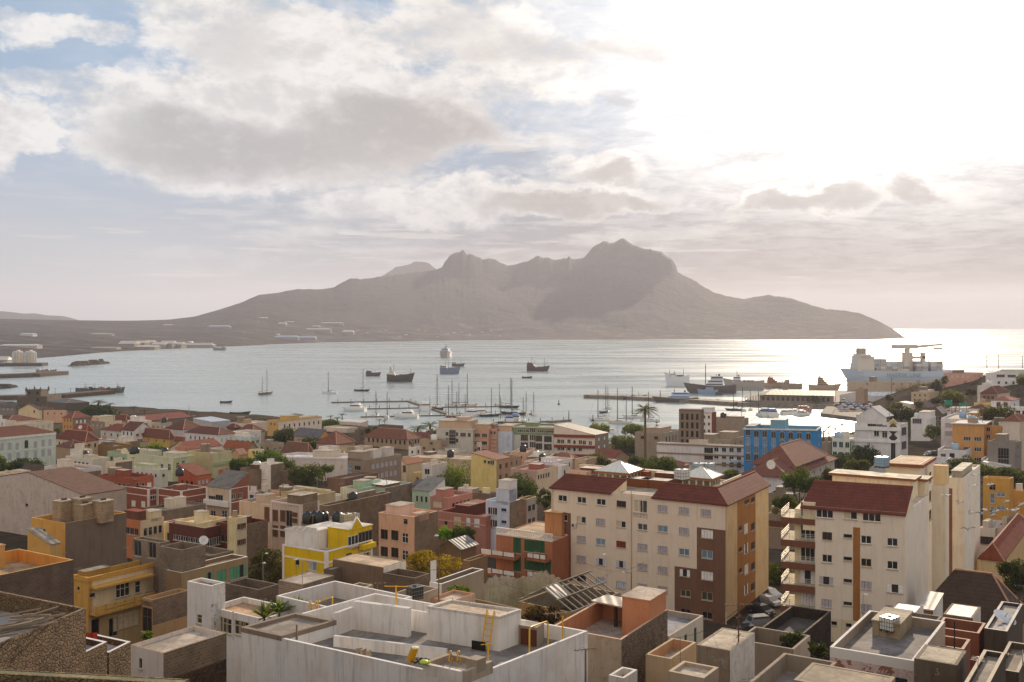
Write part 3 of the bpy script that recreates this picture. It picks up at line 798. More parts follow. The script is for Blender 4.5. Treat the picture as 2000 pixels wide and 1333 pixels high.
T('long tiled hall with a dark red hip roof beside the mansion', (545, 835, 965), 405, 7, 'p d9c7a6', 'p cdbb9c', roof='hip', rc='t 7c3a2b', rh=2.9, L=((6, 1, .9, 1.6, 'k'),), R=((2, 1, .9, 1.6, 'k'),))
T('red tiled house with a white dish, left of the grey block gable', (715, 850, 905), 300, 6, 'p c9a98d', 'p b99a80', roof='hip', rc='t 94472f', rh=2.2)
T('deep red roofed house in front of the market hall', (1115, 1230, 1300), 205, 6, 'p b9a58e', 'p a8937f', roof='hip', rc='t 7a3429', rh=2.2)
T('grey and cream stepped house with a pink roof box', (880, 1025, 1190), 222, 8, 'p 958b80', 'p dccbab', R=((3, 1, .8, 1.2, 'k', .2, .95),), ex=((.1, .9, .35, .95, 2.6, 'p d9caa8'), (.0, .3, .55, .9, 1.9, 'p dfb6a2')))
T('blue walled market hall with a long red tile roof on the shore', (1395, 1440, 1856), 212, 5.5, 'p 5f93bd', 'p 4f8dc0', roof='gR', rc='t 8a3c2f', rh=2.6, b=15, cat='market hall', name='market_hall', Y=560)
T('salmon pink wall block at the right end of the market hall', (1852, 1900, 1968), 188, 6, 'p d9a08a', 'p dba690', Y=585)
T('white house with two small upper rooms below the market hall', (1245, 1385, 1480), 215, 7, WHT, 'p ded2c2', L=((3, 1, .8, 1.1, 'k'),), ex=((.1, .8, .3, .8, 2.2, 'p e4ded6'),))
T('pale grey warehouse wall beside the white house on the shore road', (1470, 1570, 1680), 235, 6, 'p c4bcb2', 'p b7afa6')
T('grey house with arched windows and a short brown roof', (1045, 1190, 1205), 312, 6.5, 'p c9c6ba', 'p b9b4a6', roof='hip', rc=TIL, rh=2.2, L=((3, 1, .9, 1.2, 'k^'),), b=14, a=9)
T('white gabled house with two white dormers in a brown roof', (1185, 1305, 1480), 308, 8, 'p dadbe0', 'p d9d2cc', roof='gL', rc=BRN, rh=3.0, L=((3, 1, .9, 1.3, 'k', .04, .96, .7),), bands=(('p e6e2da', 2.6, .25, .08, 'L'),))
T('house with a worn brown mansard roof and ochre dormers', (1320, 1655, 1700), 372, 6, 'p cdab52', 'p b89c54', roof='hip', rc='t 7b4b3a', rh=2.6, L=((4, 1, .8, 1.1, 'y'),))
T('white and pink arcaded house with dormers in a wide brown roof', (1612, 1790, 1995), 296, 8.5, 'p d6cdd2', 'p d4cbd2', roof='hip', rc=BRN, rh=3.2, L=((3, 1, 1.5, 2.0, 'k', .04, .96, 3.3),), R=((4, 1, 1.5, 2.0, 'k', .04, .96, 3.3),), bands=(('p b4705c', 3.0, 2.3, .06, 'LR'), ('p e6e2e2', 2.6, .35, .14, 'LR')))
T('white front with a blue trimmed arch among low roofs', (960, 1085, 1130), 398, 6, 'p d9dae0', 'p c2c0c0', L=((2, 1, .8, 1.4, 'u'),), bands=(('p 7f9ac4', .1, .25, .08, 'LR'),))
T('cream flat house right of the tiled hall', (835, 930, 960), 385, 6, 'p dcc9a8', 'p c4b294', L=((2, 1, .9, 1.2, 'k'),))
T('pale cream house with a low parapet among clutter', (1120, 1230, 1330), 415, 5.5, 'p e0cba6', 'p cdb896', L=((2, 1, .8, 1.1, 'k'),), ex=((.2, .6, .4, .8, 2.0, 'p d6d3d0'),))
T('grey block house behind the bright green tree', (1270, 1370, 1460), 425, 5.5, BLK, 'p b5a695')
T('long dark ochre walled yard house', (1010, 1110, 1292), 462, 5, 'p 8c7048', 'p 93764c', rc='f a08b70', b=11)
T('white roof room house with a row of small dark openings', (685, 800, 905), 500, 6.5, 'p e4dccc', 'p d5c8b0', L=((4, 1, .7, .6, 'k', .3, .95, 1.0),), ex=((.3, .8, .5, .9, 2.2, 'p e0d4c0'),))
T('brown tiled house behind the white roof rooms', (545, 690, 880), 470, 5, 'p b09880', 'p a08a72', roof='hip', rc='t 7a4c3c', rh=1.9)
T('house with a teal painted roof wall', (1075, 1240, 1330), 530, 7, 'p 93b8a8', 'p c5c4b4', rc='f a09a8a', b=10)
T('cream and pale green house with tall upper windows', (1238, 1690, 1895), 570, 7.5, 'p cfcfae', 'p bccb9e', L=(('px', [(1580, 665), (1652, 665)], 1.3, 2.0, 'd+'),), R=(('px', [(1738, 648), (1792, 630)], 1.2, 1.9, 'd+'),), trim=('p d9d6b8', .3, .12), cap='p dcd6bc', ex=((.1, .6, .5, .9, 1.6, 'p c9c9aa'), (.3, .9, .05, .35, 1.4, 'p cfcdb0')))
T('white stepped house with a bright green door and pale roofs', (640, 905, 1062), 585, 6.5, 'p ded4c2', 'p d4c8b2', R=(('px', [(985, 590)], 1.4, 2.6, 'G'),), ex=((.2, .6, .55, .9, 2.0, 'p e4ddd0'), (.1, .5, .1, .4, 1.4, 'p d0c4ae')))
T('white and pale green stepped roof house behind the terracotta terrace', (1290, 1560, 1640), 690, 6, 'p dcd9cf', 'p ccd0b4', ex=((.1, .8, .3, .9, 1.6, 'p c3d0a4'),))
T('cream house with a tall block side wall, right of the green door', (1035, 1128, 1292), 622, 9, 'p d9c9a6', BLK, L=((2, 2, .8, 1.3, 'v'),))
T('house of bare blocks with a whitish two bay front', (525, 735, 1000), 690, 9.5, 'p d2c6c0', BLK, L=((2, 2, 1.9, 1.3, 'v', .04, .96, 1.7, 3.1),), trim=('p cfcbc8', 1.0, .12), bands=(('p dcd6d2', 1.2, .12, .1, 'C'),), b=13)
T('beige shed under a dark grey tile roof at the left', (210, 440, 520), 735, 5.5, 'p d0b184', 'p a08a6c', roof='gL', rc='t 5a5048', rh=2.2)
T('cream parapet house above the whitewashed gable', (-40, 190, 325), 745, 6.5, 'p d8c6a8', 'p ddc9a6', rc='f c9b79c', ex=((.3, .9, .05, .5, 1.4, 'p dcc6a2'),))

# --- the terracotta terrace
tg = 'terracotta terrace houses'
win = lambda *p: ('px', list(p), 1.35, 1.25, 'd')
tt = dict(group=tg, wb=TER, trim=None, rc='f 9b8474', cap='p d9cfc4', cat='house')
bnd = (('p e2dcd4', 1.5, .18, .06, 'LR'), ('p e2dcd4', 0, .1, .06, 'LRC'))
T('terracotta house at the left end of the red terrace', (735, 940, 985), 843, 8, TER, 'p 9a5340', bands=bnd, **tt)
T('terracotta upper storey set back above the terrace', (985, 1290, 1500), 772, 10, 'p 9c5038', 'p b06040', R=(('px', [(1343, 840), (1400, 840)], .9, 1.2, 'd'), ('px', [(1458, 842)], 1.2, 1.4, 'w')), rc='f a08874', par=.9, group=tg, cat='house')
T('terracotta house with white pilasters and two white shuttered windows', (1035, 1450, 1540), 880, 8, TER, 'p 955040', L=(win((1090, 1000), (1180, 1005)), ('px', [(1303, 1018), (1398, 1025)], 1.5, 1.4, 'w')), bands=bnd, **tt)
T('terracotta house with corner pilaster and paired windows', (1540, 1770, 2020), 898, 8, TER, TER, L=(win((1590, 1035), (1668, 1040)),), R=(win((1873, 1020), (1945, 1010)),), bands=bnd, **tt)
crop(350, 780, 5)
T('terracotta house with a white balcony and sloping corrugated roof', (265, 495, 682), 880, 9, 'p c9b8a8', TER, roof='mR', rc='i 7e7468', rh=3.0, L=(('px', [(320, 985), (390, 975)], 2.4, 1.9, 'k'), ('px', [(330, 1120), (440, 1120)], 1.6, 1.5, 'd')),
  R=(('px', [(530, 950), (596, 940)], 1.2, 1.3, 'd'), ('px', [(596, 1090)], 1.2, 1.3, 'd')), bands=(('p e2dcd4', -.1, .15, .07, 'R'), ('p e2dcd4', 3.0, .18, .06, 'R'), ('p e2dcd4', 0, .1, .06, 'C'), ('p e6e2dc', 2.8, 1.2, .9, 'L')), group=tg)
T('orange plastered house with a plain gable roof', (-10, 165, 315), 752, 7.5, 'p b4562f', 'p c06a3e', roof='mL', rc='t 8d4a38', rh=2.4)
# ------------------------------------------------------------------ middle of the town
crop(350, 780, 5)
T('white house under a broad brown hip roof left of centre', (60, 385, 545), 348, 8, 'p d9d8da', 'p ded8ce', roof='hip', rc=BRN, rh=2.2, trim=('p ece8e2', .5, .2))
T('low red roofed arcade with two white dormers and a white balustrade', (40, 82, 410), 492, 6.5, 'p d8c4ba', 'p dcd2cc', roof='gR', rc='t 8f4632', rh=2.2, b=9, R=((7, 1, .9, 1.6, 'k', .04, .96, 1.6),), bands=(('p ece8e4', .2, .9, .12, 'R'),))
T('salmon walled house stub beside the two white dormers', (-40, 45, 88), 470, 8, 'p c98a74', 'p c58a76')
T('long grey house with a row of barred windows under an orange tile roof', (435, 675, 760), 482, 6.5, 'p a59a8c', 'p 968b7e', roof='gL', rc='t a0552f', rh=2.0, L=((6, 1, 1.0, 1.3, 'd', .04, .98, .7),))
T('pale turquoise glazed roof house', (535, 700, 792), 372, 9, 'p b9cbc8', 'p b3c4c4', L=((3, 1, 1.5, 1.2, 'd'),), R=((2, 1, 1.3, 1.2, 'd'),), rc='f b9c0c0', ex=((.1, .8, .5, .95, 1.6, 'p e0dad4'),))
T('white parapet house behind the turquoise glazed house', (525, 660, 800), 322, 8, WHT, 'p d8d0c8')
T('pale blue metal canopy on the beach road', (255, 320, 500), 225, 4.5, 'p b8c4d2', 'p b0bccc', roof='mL', rc='i b4bccb', rh=1.2, b=14)
T('long low white beach sheds with flat roofs', (500, 640, 870), 240, 4.5, 'p dcd0c0', 'p d8cab6', rc='f d9cfc2')
T('red roofed kiosk with a dark veranda near the beach', (465, 545, 600), 275, 4.5, 'p 6d5a50', 'p 5c4a42', roof='hip', rc='t 7a3a30', rh=1.4)
T('wide low red hip roof by the beach sheds', (560, 720, 835), 318, 5, 'p c9b4a2', 'p b9a492', roof='hip', rc='t 864a3a', rh=2.6)
T('yellow and white waterfront customs house with tall windows', (862, 970, 1392), 212, 7.5, 'p e0b45c', 'p e3d3c0', R=((8, 1, .9, 1.6, 'k', .08, .98, 2.0),), bands=(('p e0b45c', 0, .6, .1, 'R'),), ex=((.25, .5, .1, .9, 2.2, 'p e0b860'), (.5, .95, .1, .9, 1.0, 'p d8cbbb')), name='customs_house', cat='customs house')
T('slate grey roofed hall with an ochre gable wall', (1120, 1370, 1470), 372, 6, 'p b9a48a', 'p d2a353', roof='gL', rc='i 6a6468', rh=2.8, R=((1, 1, .6, .9, 'k', .3, .7, .6),))
T('house under a big plain brown pyramid roof', (1340, 1535, 1716), 438, 5.5, 'p b49a86', 'p a88f7c', roof='hip', rc='t 8a5040', rh=4.4)
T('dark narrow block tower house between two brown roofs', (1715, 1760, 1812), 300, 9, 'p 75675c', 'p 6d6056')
T('house under a dull brown tile roof behind the white parapet', (1000, 1262, 1318), 520, 5, 'p b39a88', 'p a38c7c', roof='hip', rc='t 7f5a4c', rh=3.0)
T('plain grey walled house behind the small yellow house', (760, 900, 1025), 440, 6, 'p 9c9286', 'p a89e90')
T('small yellow house with one dark window', (675, 745, 830), 500, 7, 'p e0c56a', 'p d9ccb0', R=(('px', [(760, 520)], .9, 1.0, 'k'),), L=(('px', [(726, 520)], 1.2, 1.0, 'k'),))
T('long white theatre with a scrolled crest and pinnacles on its parapet', (1075, 1640, 1660), 575, 7.5, 'p ded2ce', 'p d8cccb', b=26, a=12, rc='f c9c4c4', vl=-9000, vr=2300, name='theatre', cat='theatre', L=((7, 1, .8, 1.2, 'c', .3, .98, 2.2),), bands=(('p ece8ea', .0, .5, .15, 'L'),))
T('white open sided roof terrace right of the theatre crest', (1362, 1460, 1565), 470, 8.5, 'p e2dcd2', 'p d6ccbc', L=((1, 1, 1.2, 1.4, 'k'),))
T('grey flat house with a yellowish shrub on its roof edge', (1530, 1640, 1712), 470, 8, 'p b7aa98', 'p a59a8a')
T('cream flat house with a row of small windows left of the white tanks', (1690, 1800, 1890), 470, 8, 'p d6c6ae', 'p c9baa2', L=((4, 1, .7, 1.0, 'k'),))
T('tall brown grey plaster house with a sloping attic and white roof tanks', (1645, 1828, 2168), 592, 11, 'p 9c8f86', 'p 9a8b80', L=(('px', [(1742, 672)], 2.2, 1.2, 'k'), ('px', [(1666, 660), (1666, 700)], 1.4, 1.0, 's'), ('px', [(1742, 760)], 2.6, 1.2, 'd')), cap='p a89a8e', ex=((.0, .28, .3, .98, 2.4, 'p a79a90'), (.45, .7, .5, .9, 2.2, 'p d9d4cc'), (.75, .95, .3, .7, 2.5, 'p cfc8c0')))
T('pale green house with a green railed balcony', (300, 325, 512), 528, 8, 'p c0b594', 'p c3c7a2', b=11, R=(('px', [(400, 545), (450, 540)], 1.3, 2.0, 'k'),), bands=(('p a9b98f', 3.0, 1.0, .5, 'R'),))
T('salmon and beige low roofed house behind the big green tree', (508, 590, 660), 540, 5.5, 'p c9a890', 'p bfa08a', roof='gR', rc='t a67a66', rh=1.6)
T('broken house with orange rubble in its yard', (385, 430, 520), 690, 5, 'p b5633f', 'p c9b8a4', par=1.4, rc='f a5816a')
T('white fronted house with block sides and one shuttered window', (765, 895, 1025), 640, 10, WHT, BLK, L=(('px', [(833, 755)], 1.7, 1.4, 'w'),), cap='p d9cfc0')
T('block house stub left of the white front, with a brown roof room', (595, 765, 790), 690, 8.5, BLK, BLK, a=10, ex=((.1, .7, .1, .6, 1.6, 'b 6d5a4c'),))
T('lower block house under the leaning green tree', (1000, 1030, 1152), 704, 8, BLK, 'b 7d7064', b=10)
T('tiny white house with a bright blue door', (680, 745, 775), 905, 6, 'p dcdad6', 'p b8b0a6', L=(('px', [(707, 978)], 1.4, 2.2, 'u'),), ex=((.1, .8, .2, .8, 1.7, 'p e0dcd6'),))
T('low grey yard house in front of the block wall', (740, 860, 960), 905, 5, 'p a2968a', 'p 95897c', rc='f a89c90')
T('beige house with a stained parapet left of the brown shuttered house', (680, 800, 850), 1068, 6, 'p c4b096', 'p b09c84', rc='f c9b496')
hx = T('mauve brown chapel like house with a round arched gable', (1440, 1618, 1640), 775, 7.5, 'p 8e6a5c', 'p 7d5d52', a=13, vl=-9000, L=(('px', [(1540, 800)], 3.2, 2.0, 'c^'),))
T('mint green stepped roof house', (1575, 1735, 2030), 880, 7, 'p d5cfb2', 'p a6d0b4', L=((1, 1, 1.0, 1.0, 'k'),), cap='p c4dcc8', ex=((.3, .6, .2, .8, 1.9, 'p a9d2b8'), (.7, .95, .3, .9, 1.5, 'p b4d6c0')))
T('low grey flat roof house behind the mint house', (1600, 1690, 1790), 800, 6, 'p a4977f', 'p b3a489', rc='f b0a08a')
T('low pink walled house by the yellow stained wall', (890, 960, 1140), 905, 6, 'p dcae98', 'p dab8a0', rc='f d8c9ba')
T('pale blue walled house with white sheet roofs', (1080, 1395, 1482), 900, 6.5, 'p c9c3b4', 'p b4d4e2', rc='i d8d4cc', ex=((.1, .5, .3, .9, .9, 'p cfc8bb'),))
T('white low house right of the pale blue wall', (1395, 1478, 1610), 955, 5, 'p d9dcb8', 'p e4e0dc', rc='f c9cfc6')
T('yellow stained weathered house with small dark openings', (800, 1095, 1140), 985, 7, 'p1.6 d0c08e', 'p c4b490', a=14, L=((3, 1, .7, .7, 'k', .7, .98, 1.2),), rc='f cdbb94')
T('pale three storey house with brown shutters and a block side wall', (895, 1190, 1365), 1030, 11.5, 'p cdbcb4', BLK, L=(('px', [(938, 1138), (1012, 1142)], 1.5, 2.2, 'b'), ('px', [(1073, 1165)], 1.6, 3.0, 'B'), ('px', [(1130, 1130), (1130, 1190)], 1.4, .9, 'b'), ('px', [(938, 1290), (1012, 1292)], 1.5, 2.2, 'b')), bands=(('p d9cac2', 0, .3, .1, 'LC'), ('p d9cac2', 5.1, .3, .1, 'L')), ex=((.0, .95, .02, .45, 2.1, 'b 857868'),))
T('narrow beige wing with a tall brown door', (800, 888, 905), 1030, 9, 'p cdb9a8', 'p bfae9e', a=8, L=(('px', [(856, 1125)], 1.5, 3.0, 'D'),), b=9)
T('long unrendered block building in the middle of the town', (1360, 1450, 2072), 1042, 9.5, BLK, 'b 7c6c5c', rc='f a39484', cap='p b9a894')
T('flat roofed house carrying the black water tanks', (1190, 1460, 1700), 1235, 8.5, 'p a3968a', 'p 95887c', rc='f 8f8478', par=.3)
T('house with wine red roof terraces and a block side wall', (380, 612, 866), 1235, 8, 'p 6a362c', 'b 7f7264', inner='p 62322a', rc='f a08070', cap='p 8f5040', par=1.4)
T('wine red terrace house with a pale tin lean-to', (-100, 250, 470), 1260, 7.5, 'p 6c372c', 'p 68352b', inner='p 64332a', rc='f a48a78', par=1.5, cap='p c4a894', ex=((.5, .85, .1, .5, .6, 'p c9b8a8', 'i d8c8b4'),))
T('cream roof house with a square stair box, left of the wine red walls', (-40, 180, 462), 1215, 8, 'p e0c892', 'p e4cf9c', rc='f dcc09a', par=.5, ex=((.3, .55, .2, .55, 2.1, 'p e2d0a8'),))
T('cream stair box house in front of the terracotta corner', (470, 560, 660), 1165, 9.5, 'p e3cf96', 'p d4c4a4', L=(('px', [(527, 1170)], .8, .8, 'y'),))
crop(0, 780, 5)
T('house with a leaning red tile lean-to on posts', (1170, 1370, 1600), 1190, 7.5, 'p c9763f', 'p dac39c', rc='f a58a70', ex=((.1, .5, .25, .9, 2.0, 'p 7a4a38', 't 9c4a30'), (.45, .9, .0, .45, 1.9, 'p e0cc9e')))
T('low wall of rough blocks beside the pink courtyard', (1590, 1610, 2010), 1090, 6.5, 'b 7f7468', 'b 84796c', b=7)
T('pink walled courtyard house', (1600, 1790, 1960), 1225, 6.5, 'p e0cfa4', 'p e2cc9a', inner='p c98a98', rc='f d8b4ac', par=1.3)

# --- along the waterfront: blocks that face the camera squarely
crop(700, 780, 5)
Q = dict(vl=-7200, vr=1560)
wg = 'waterfront blocks of flats'
T('grey white waterfront block with a glazed stair strip', (760, 1118, 1132), 292, 13, 'p c9c5bb', 'p b4aea4', group=wg, a=12, **Q, L=(('px', [(865, 338), (960, 342), (1082, 350), (865, 400), (960, 405)], 1.2, 1.4, 'k'), ('px', [(800, 330)], 3.4, 1.7, 'k'), ('px', [(1022, 348)], 2.2, 1.5, 'k'), ('px', [(918, 290), (918, 322), (918, 354), (918, 386), (918, 418)], 2.6, 1.5, 'k')), trim=('p d2cec2', .4, .2), ex=((.05, .9, .1, .95, 3.4, 'p cdb6a2'), (.2, .7, .2, .5, 4.6, 'p d2bca8')))
T('pink waterfront block beside the glazed stair strip', (1120, 1272, 1282), 305, 12.5, 'p d0a595', 'p bb9484', group=wg, a=12, **Q, L=((2, 3, 2.0, 1.3, 'k'),), ex=((.1, .9, .1, .9, 2.6, 'p cfae9a'),))
T('narrow salmon block with stacked balcony slabs', (1274, 1350, 1356), 290, 13, 'p cf9f8c', 'p b98e7c', group=wg, a=12, **Q, bands=tuple(('p e0b8a6', 3.4 + 1.5 * i, .35, .25, 'L') for i in range(6)), L=((2, 1, 1.0, 1.3, 'd', .04, .96, .9),))
T('pale blue block with a violet balcony bay', (1350, 1503, 1512), 318, 12, 'p c4d0e6', 'p b0bcd0', group=wg, a=12, **Q, L=(('px', [(1392, 362), (1392, 425)], 3.6, 2.4, 'k'), ('px', [(1465, 372), (1465, 440)], 1.3, 1.3, 'L')), bands=(('p 5a4a78', 4.2, .8, .5, ''), ), ex=((.1, .9, .1, .9, 2.6, 'p d4b8a4'),))
T('green topped block with white framed balconies', (1505, 1905, 1918), 275, 14, 'p 7fa483', 'p 8c8a80', group=wg, a=13, **Q, L=((3, 1, 3.2, 1.0, 'd', .02, .42, 1.2), (2, 1, 3.2, 1.0, 'd', .62, .98, 1.2), ('px', [(1700, 300), (1700, 375), (1700, 445)], 2.4, 2.2, 'd'), ('px', [(1537, 375), (1622, 378), (1757, 385), (1850, 390), (1537, 448), (1622, 452), (1757, 460), (1850, 468)], 3.0, 2.3, 'k')), PL=((1505, 347, 1905, 700, 'p cdd0cf'),), trim=('p c9c4b0', .5, .3))
T('pink topped low house below the green block', (1490, 1645, 1660), 520, 7, 'p d8b4a0', 'p c9a894', **Q, a=12, L=((1, 1, 2.4, 1.0, 'k'),))
T('low house with a long white roof edge under the green block', (1655, 1845, 1856), 570, 6, 'p dccfb8', 'p c9bca6', **Q, a=12, L=((1, 1, 2.0, 1.0, 'k'),), trim=('p 8a6a50', .5, .3))
T('beige house with an outside stair', (610, 800, 880), 405, 9, 'p b9a490', 'p ab9784', L=(('px', [(712, 432), (640, 480), (735, 492)], 1.2, 1.0, 'k'),))
T('white cubic modern house among the grey roofs', (965, 1195, 1252), 420, 8, 'p e6e2de', 'p d9d4d0', L=(('px', [(1128, 432), (1102, 476), (1158, 482)], 1.2, 1.0, 'k'), ('px', [(1180, 484)], .8, 1.2, 'k')), ex=((.2, .9, .1, .5, 1.4, 'p e6e4e2'),))
T('white box with a roof of tanks left of the white cubic house', (765, 960, 1060), 520, 6, 'p d0c8bb', 'p c4bbae', ex=((.1, .5, .1, .5, 1.4, 'p d8d2c8'), (.6, .9, .5, .9, 1.2, 'p cfc9c0')))
T('small white room house left of the beige stair house', (490, 560, 615), 470, 7.5, WHT, 'p d4c8b8', L=((1, 1, .9, 1.0, 'k'),))
T('long curved beige parapet house', (428, 1090, 1130), 590, 6.5, 'p c9b299', 'p bda68e', vl=-5200, rc='f b8a692', a=13, par=.35, L=((6, 1, 1.2, 1.6, 'c', .5, .98, 1.4),))
T('blue white low house under a long flat eave', (480, 700, 730), 590, 5.5, 'p d4d8de', 'p c3c4c6', a=10, L=((2, 1, 1.6, 1.6, 'k', .04, .5, .8),), rc='f 7c7068')
T('white glazed roof cabin house left of the round tree', (620, 720, 762), 640, 9.5, 'p ded8d4', 'p d2c8c0', L=((1, 1, 1.8, 1.6, 'd'),), a=7)
T('house with yellow lit wall and cluttered flat roofs', (535, 690, 740), 730, 6, 'p d9c48a', 'p bda68c', rc='f b09a86', L=((2, 1, 1.0, 1.2, 'y'),))
T('white house with a small red roof beside the tall brown plaster house', (420, 470, 490), 640, 8, 'p decfb2', 'p cbbca0', roof='mL', rc='t a05a3a', rh=1.2, a=8, L=(('px', [(448, 680)], 1.2, 2.0, 'D'),))
T('upper part of a tall yellow house with a tiled strip and bare side wall', (1100, 1348, 1486), 598, 12, 'p e0c770', 'p b39478', a=None, roof='mL', rc='t 8a4a36', rh=1.4, over=.3, L=(('px', [(1168, 625)], 1.6, 2.6, 'd'), ('px', [(1235, 610), (1272, 618)], .8, .8, 'k'), ('px', [(1305, 620)], 1.4, 1.3, 'd')))
T('yellow house front with a salmon balcony and broad windows', (1097, 1312, 1352), 672, 9.5, 'p d9b95c', 'p b08e70', L=(('px', [(1130, 738), (1170, 740), (1216, 742), (1268, 745)], 1.6, 1.5, 'd'), ('px', [(1118, 840), (1162, 845), (1216, 850), (1268, 855)], 1.7, 1.5, 'd')), bands=(('p d59c70', -.1, 1.1, .35, 'L'), ('p e0c888', 5.0, .3, .12, 'L')))
T('bare tan wall house behind the yellow house', (1300, 1400, 1590), 590, 8.5, 'p b09680', 'p a88e78')
T('pale pink long house with a white stepped end', (1615, 1850, 2090), 625, 7, 'p dcc0b4', 'p e0dad6', rc='f d2c4bc', ex=((.3, .6, .2, .6, 1.4, 'p e4dedc'),))
T('mauve roofed house with a cream side of five small arches', (1475, 1740, 1948), 698, 8, 'p c0aaa6', 'p dcc2a0', R=((5, 1, .8, 1.3, 'k^', .04, .62, 1.3),), L=((1, 1, 4, .6, 'v'),), rc='f a06f66', ex=((.5, .75, .3, .7, 1.3, 'p b06a60'),))
T('rose pink house back block with a stair box', (700, 875, 1115), 965, 9, 'p c08a80', 'p cf8e84', rc='f b08078', L=(('px', [(770, 1030)], 2.4, 1.2, 'c'),), ex=((.15, .55, .45, .9, 1.9, 'p c4867c'),))
T('rose pink house front with white shutters and a red pergola', (780, 1243, 1262), 1150, 8, 'p b98076', 'p b4746c', a=11, L=(('px', [(968, 1188)], 1.7, 1.7, 'c|'), ('px', [(1072, 1200)], 1.0, 1.7, 'w|'), ('px', [(1156, 1210)], 1.3, 1.7, 'w|'), ('px', [(855, 1085), (855, 1205)], .7, 1.0, 'k')), bands=(('p d9a8a0', 1.6, .2, .1, 'L'),), rc='f a5665a', inner='p 9c4632', par=1.2, ex=((.3, .95, .55, .85, 2.1, 'p 6b3528', 't 96503a'),))
T('white washed stair hut among the pink roofs', (972, 1112, 1180), 880, 8, 'p d6c9c6', 'p 9d918a', rc='f d8ccc0')
T('dark block house behind the blue white house', (1115, 1270, 1345), 925, 8, 'b 7a6e64', 'b 857a70', rc='f c9bba8', ex=((.4, .7, .2, .6, 1.5, 'p e0d8a4'),))
T('blue white three storey house with twin dark windows', (1243, 1475, 1582), 1008, 11, 'p c8d6ee', BLK, L=(('px', [(1288, 1092), (1330, 1096), (1288, 1212), (1330, 1217)], 1.2, 1.5, 'd'), ('px', [(1420, 1082), (1420, 1200)], 1.2, .6, 'k')), rc='f b8b4ae', ex=((.0, .75, .05, .55, 2.9, 'p c9d4e8'), (.1, .8, .05, .5, 4.6, 'p d9d9da')))
T('grey block annex with a yellow rim, right of the blue white house', (1560, 1640, 1745), 978, 9, BLK, 'p aaa4a4', cap='p dcc27e')
T('mint walled house with a grey lean-to roof', (525, 695, 846), 905, 7.5, 'p a5cdb6', 'p dcd8d6', roof='mR', rc='i 8a8278', rh=2.4)
T('olive walled house with pale sheets on its roof', (180, 260, 526), 870, 7, 'p a8bcc0', 'b 857b70', L=(), rc='i dcd6cc', b=9, ex=((.05, .65, .1, .9, 1.1, 'p 857448', 'i e0dcd4'),))
T('pale blue low wall house under the olive roof', (165, 330, 530), 905, 5.5, 'p a6bac4', 'p 94887c')
T('dark grey shed roof house left of the mint lean-to', (525, 600, 650), 850, 7, 'p 8c8076', 'p 7c7068', roof='mR', rc='i 6a625c', rh=1.2)
T('pink tower house with a round window and a block side wall', (198, 548, 778), 1150, 12, 'p e0b49c', BLK, L=(('px', [(252, 1320), (355, 1330), (252, 1489), (355, 1499)], 1.6, 1.7, 'e'), ('px', [(460, 1196)], .9, .9, 'k+'), ('px', [(456, 1357), (456, 1526)], 1.3, 1.7, 'd+')), rc='f c2a592', par=1.0, bands=(('p e6c4b0', -.02, .14, .08, 'L'),), ex=((.15, .75, .5, .9, 2.2, 'p e4bca6'), (.2, .6, .0, .2, 1.2, 'p e0b49c')))

crop(1050, 780, 5)
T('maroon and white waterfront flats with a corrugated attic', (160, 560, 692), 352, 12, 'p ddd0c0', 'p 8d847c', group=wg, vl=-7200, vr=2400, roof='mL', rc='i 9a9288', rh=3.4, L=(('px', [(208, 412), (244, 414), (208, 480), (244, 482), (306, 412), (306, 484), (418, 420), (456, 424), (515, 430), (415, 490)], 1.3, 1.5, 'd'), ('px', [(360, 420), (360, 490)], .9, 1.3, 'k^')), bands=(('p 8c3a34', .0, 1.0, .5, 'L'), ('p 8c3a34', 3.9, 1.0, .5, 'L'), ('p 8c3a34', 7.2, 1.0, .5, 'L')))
T('concrete villa with columns half hidden by the bay trees', (950, 1235, 1405), 332, 11, 'p a49a90', 'p aaa096', vl=-5000, R=((5, 2, .9, 2.2, 'k', .04, .96, 1.6, 3.6),), L=((2, 1, 1.6, 1.4, 'k'),), ex=((.3, .9, .3, .9, 2.0, 'p b5a69c'),))
T('tall brown concrete office block with vertical window strips', (1380, 1592, 1625), 100, 22, 'p 8a7a6c', 'p 75675c', vl=-6000, L=((4, 6, 1.0, 2.4, 'k', .04, .96, 1.6, 3.1),), ex=((.0, .9, .0, .95, .4, 'p a09488'),), group=None)
T('maroon and white striped apartment block beside the brown office block', (1600, 1700, 1745), 130, 18, 'p e2dcda', 'p 8a4038', vl=-6000, L=((2, 5, .8, 1.2, 'k'),), bands=(('p 8a3f38', .5, 14, .03, ''),), ex=((.0, .9, .1, .95, 2.4, 'p dcdcdf'),))
T('house with a long red brown roof under the tall palm', (520, 730, 900), 600, 5, 'p b9a08c', 'p a88f7c', roof='gL', rc='t 8f4a3a', rh=2.8)
T('red roofed low house right of the round skylight', (900, 1250, 1480), 700, 5, 'p c4a890', 'p b59a84', roof='hip', rc='t 8a5444', rh=2.6)
T('white roof terrace house with a blue awning', (0, 235, 292), 650, 7, 'p e0dcdc', 'p d2ccc8', rc='f d0c8c2', ex=((.1, .9, .4, .9, 1.2, 'p d9d2d0', 'i 5a6a9c'),))
T('beige block hut house left of the bay trees', (365, 470, 500), 590, 7.5, 'p cdb49c', 'p b9a08a', L=((1, 1, 1.2, 1.0, 'k'),), a=8)
T('white flat hut behind the first skylight', (563, 680, 695), 610, 6, 'p d9d0c8', 'p c9beb4', a=7)
T('low pink grey house below the maroon flats', (130, 330, 400), 585, 5, 'p c4aa9a', 'p b89e8e', roof='hip', rc='t 9c6a5a', rh=1.6)

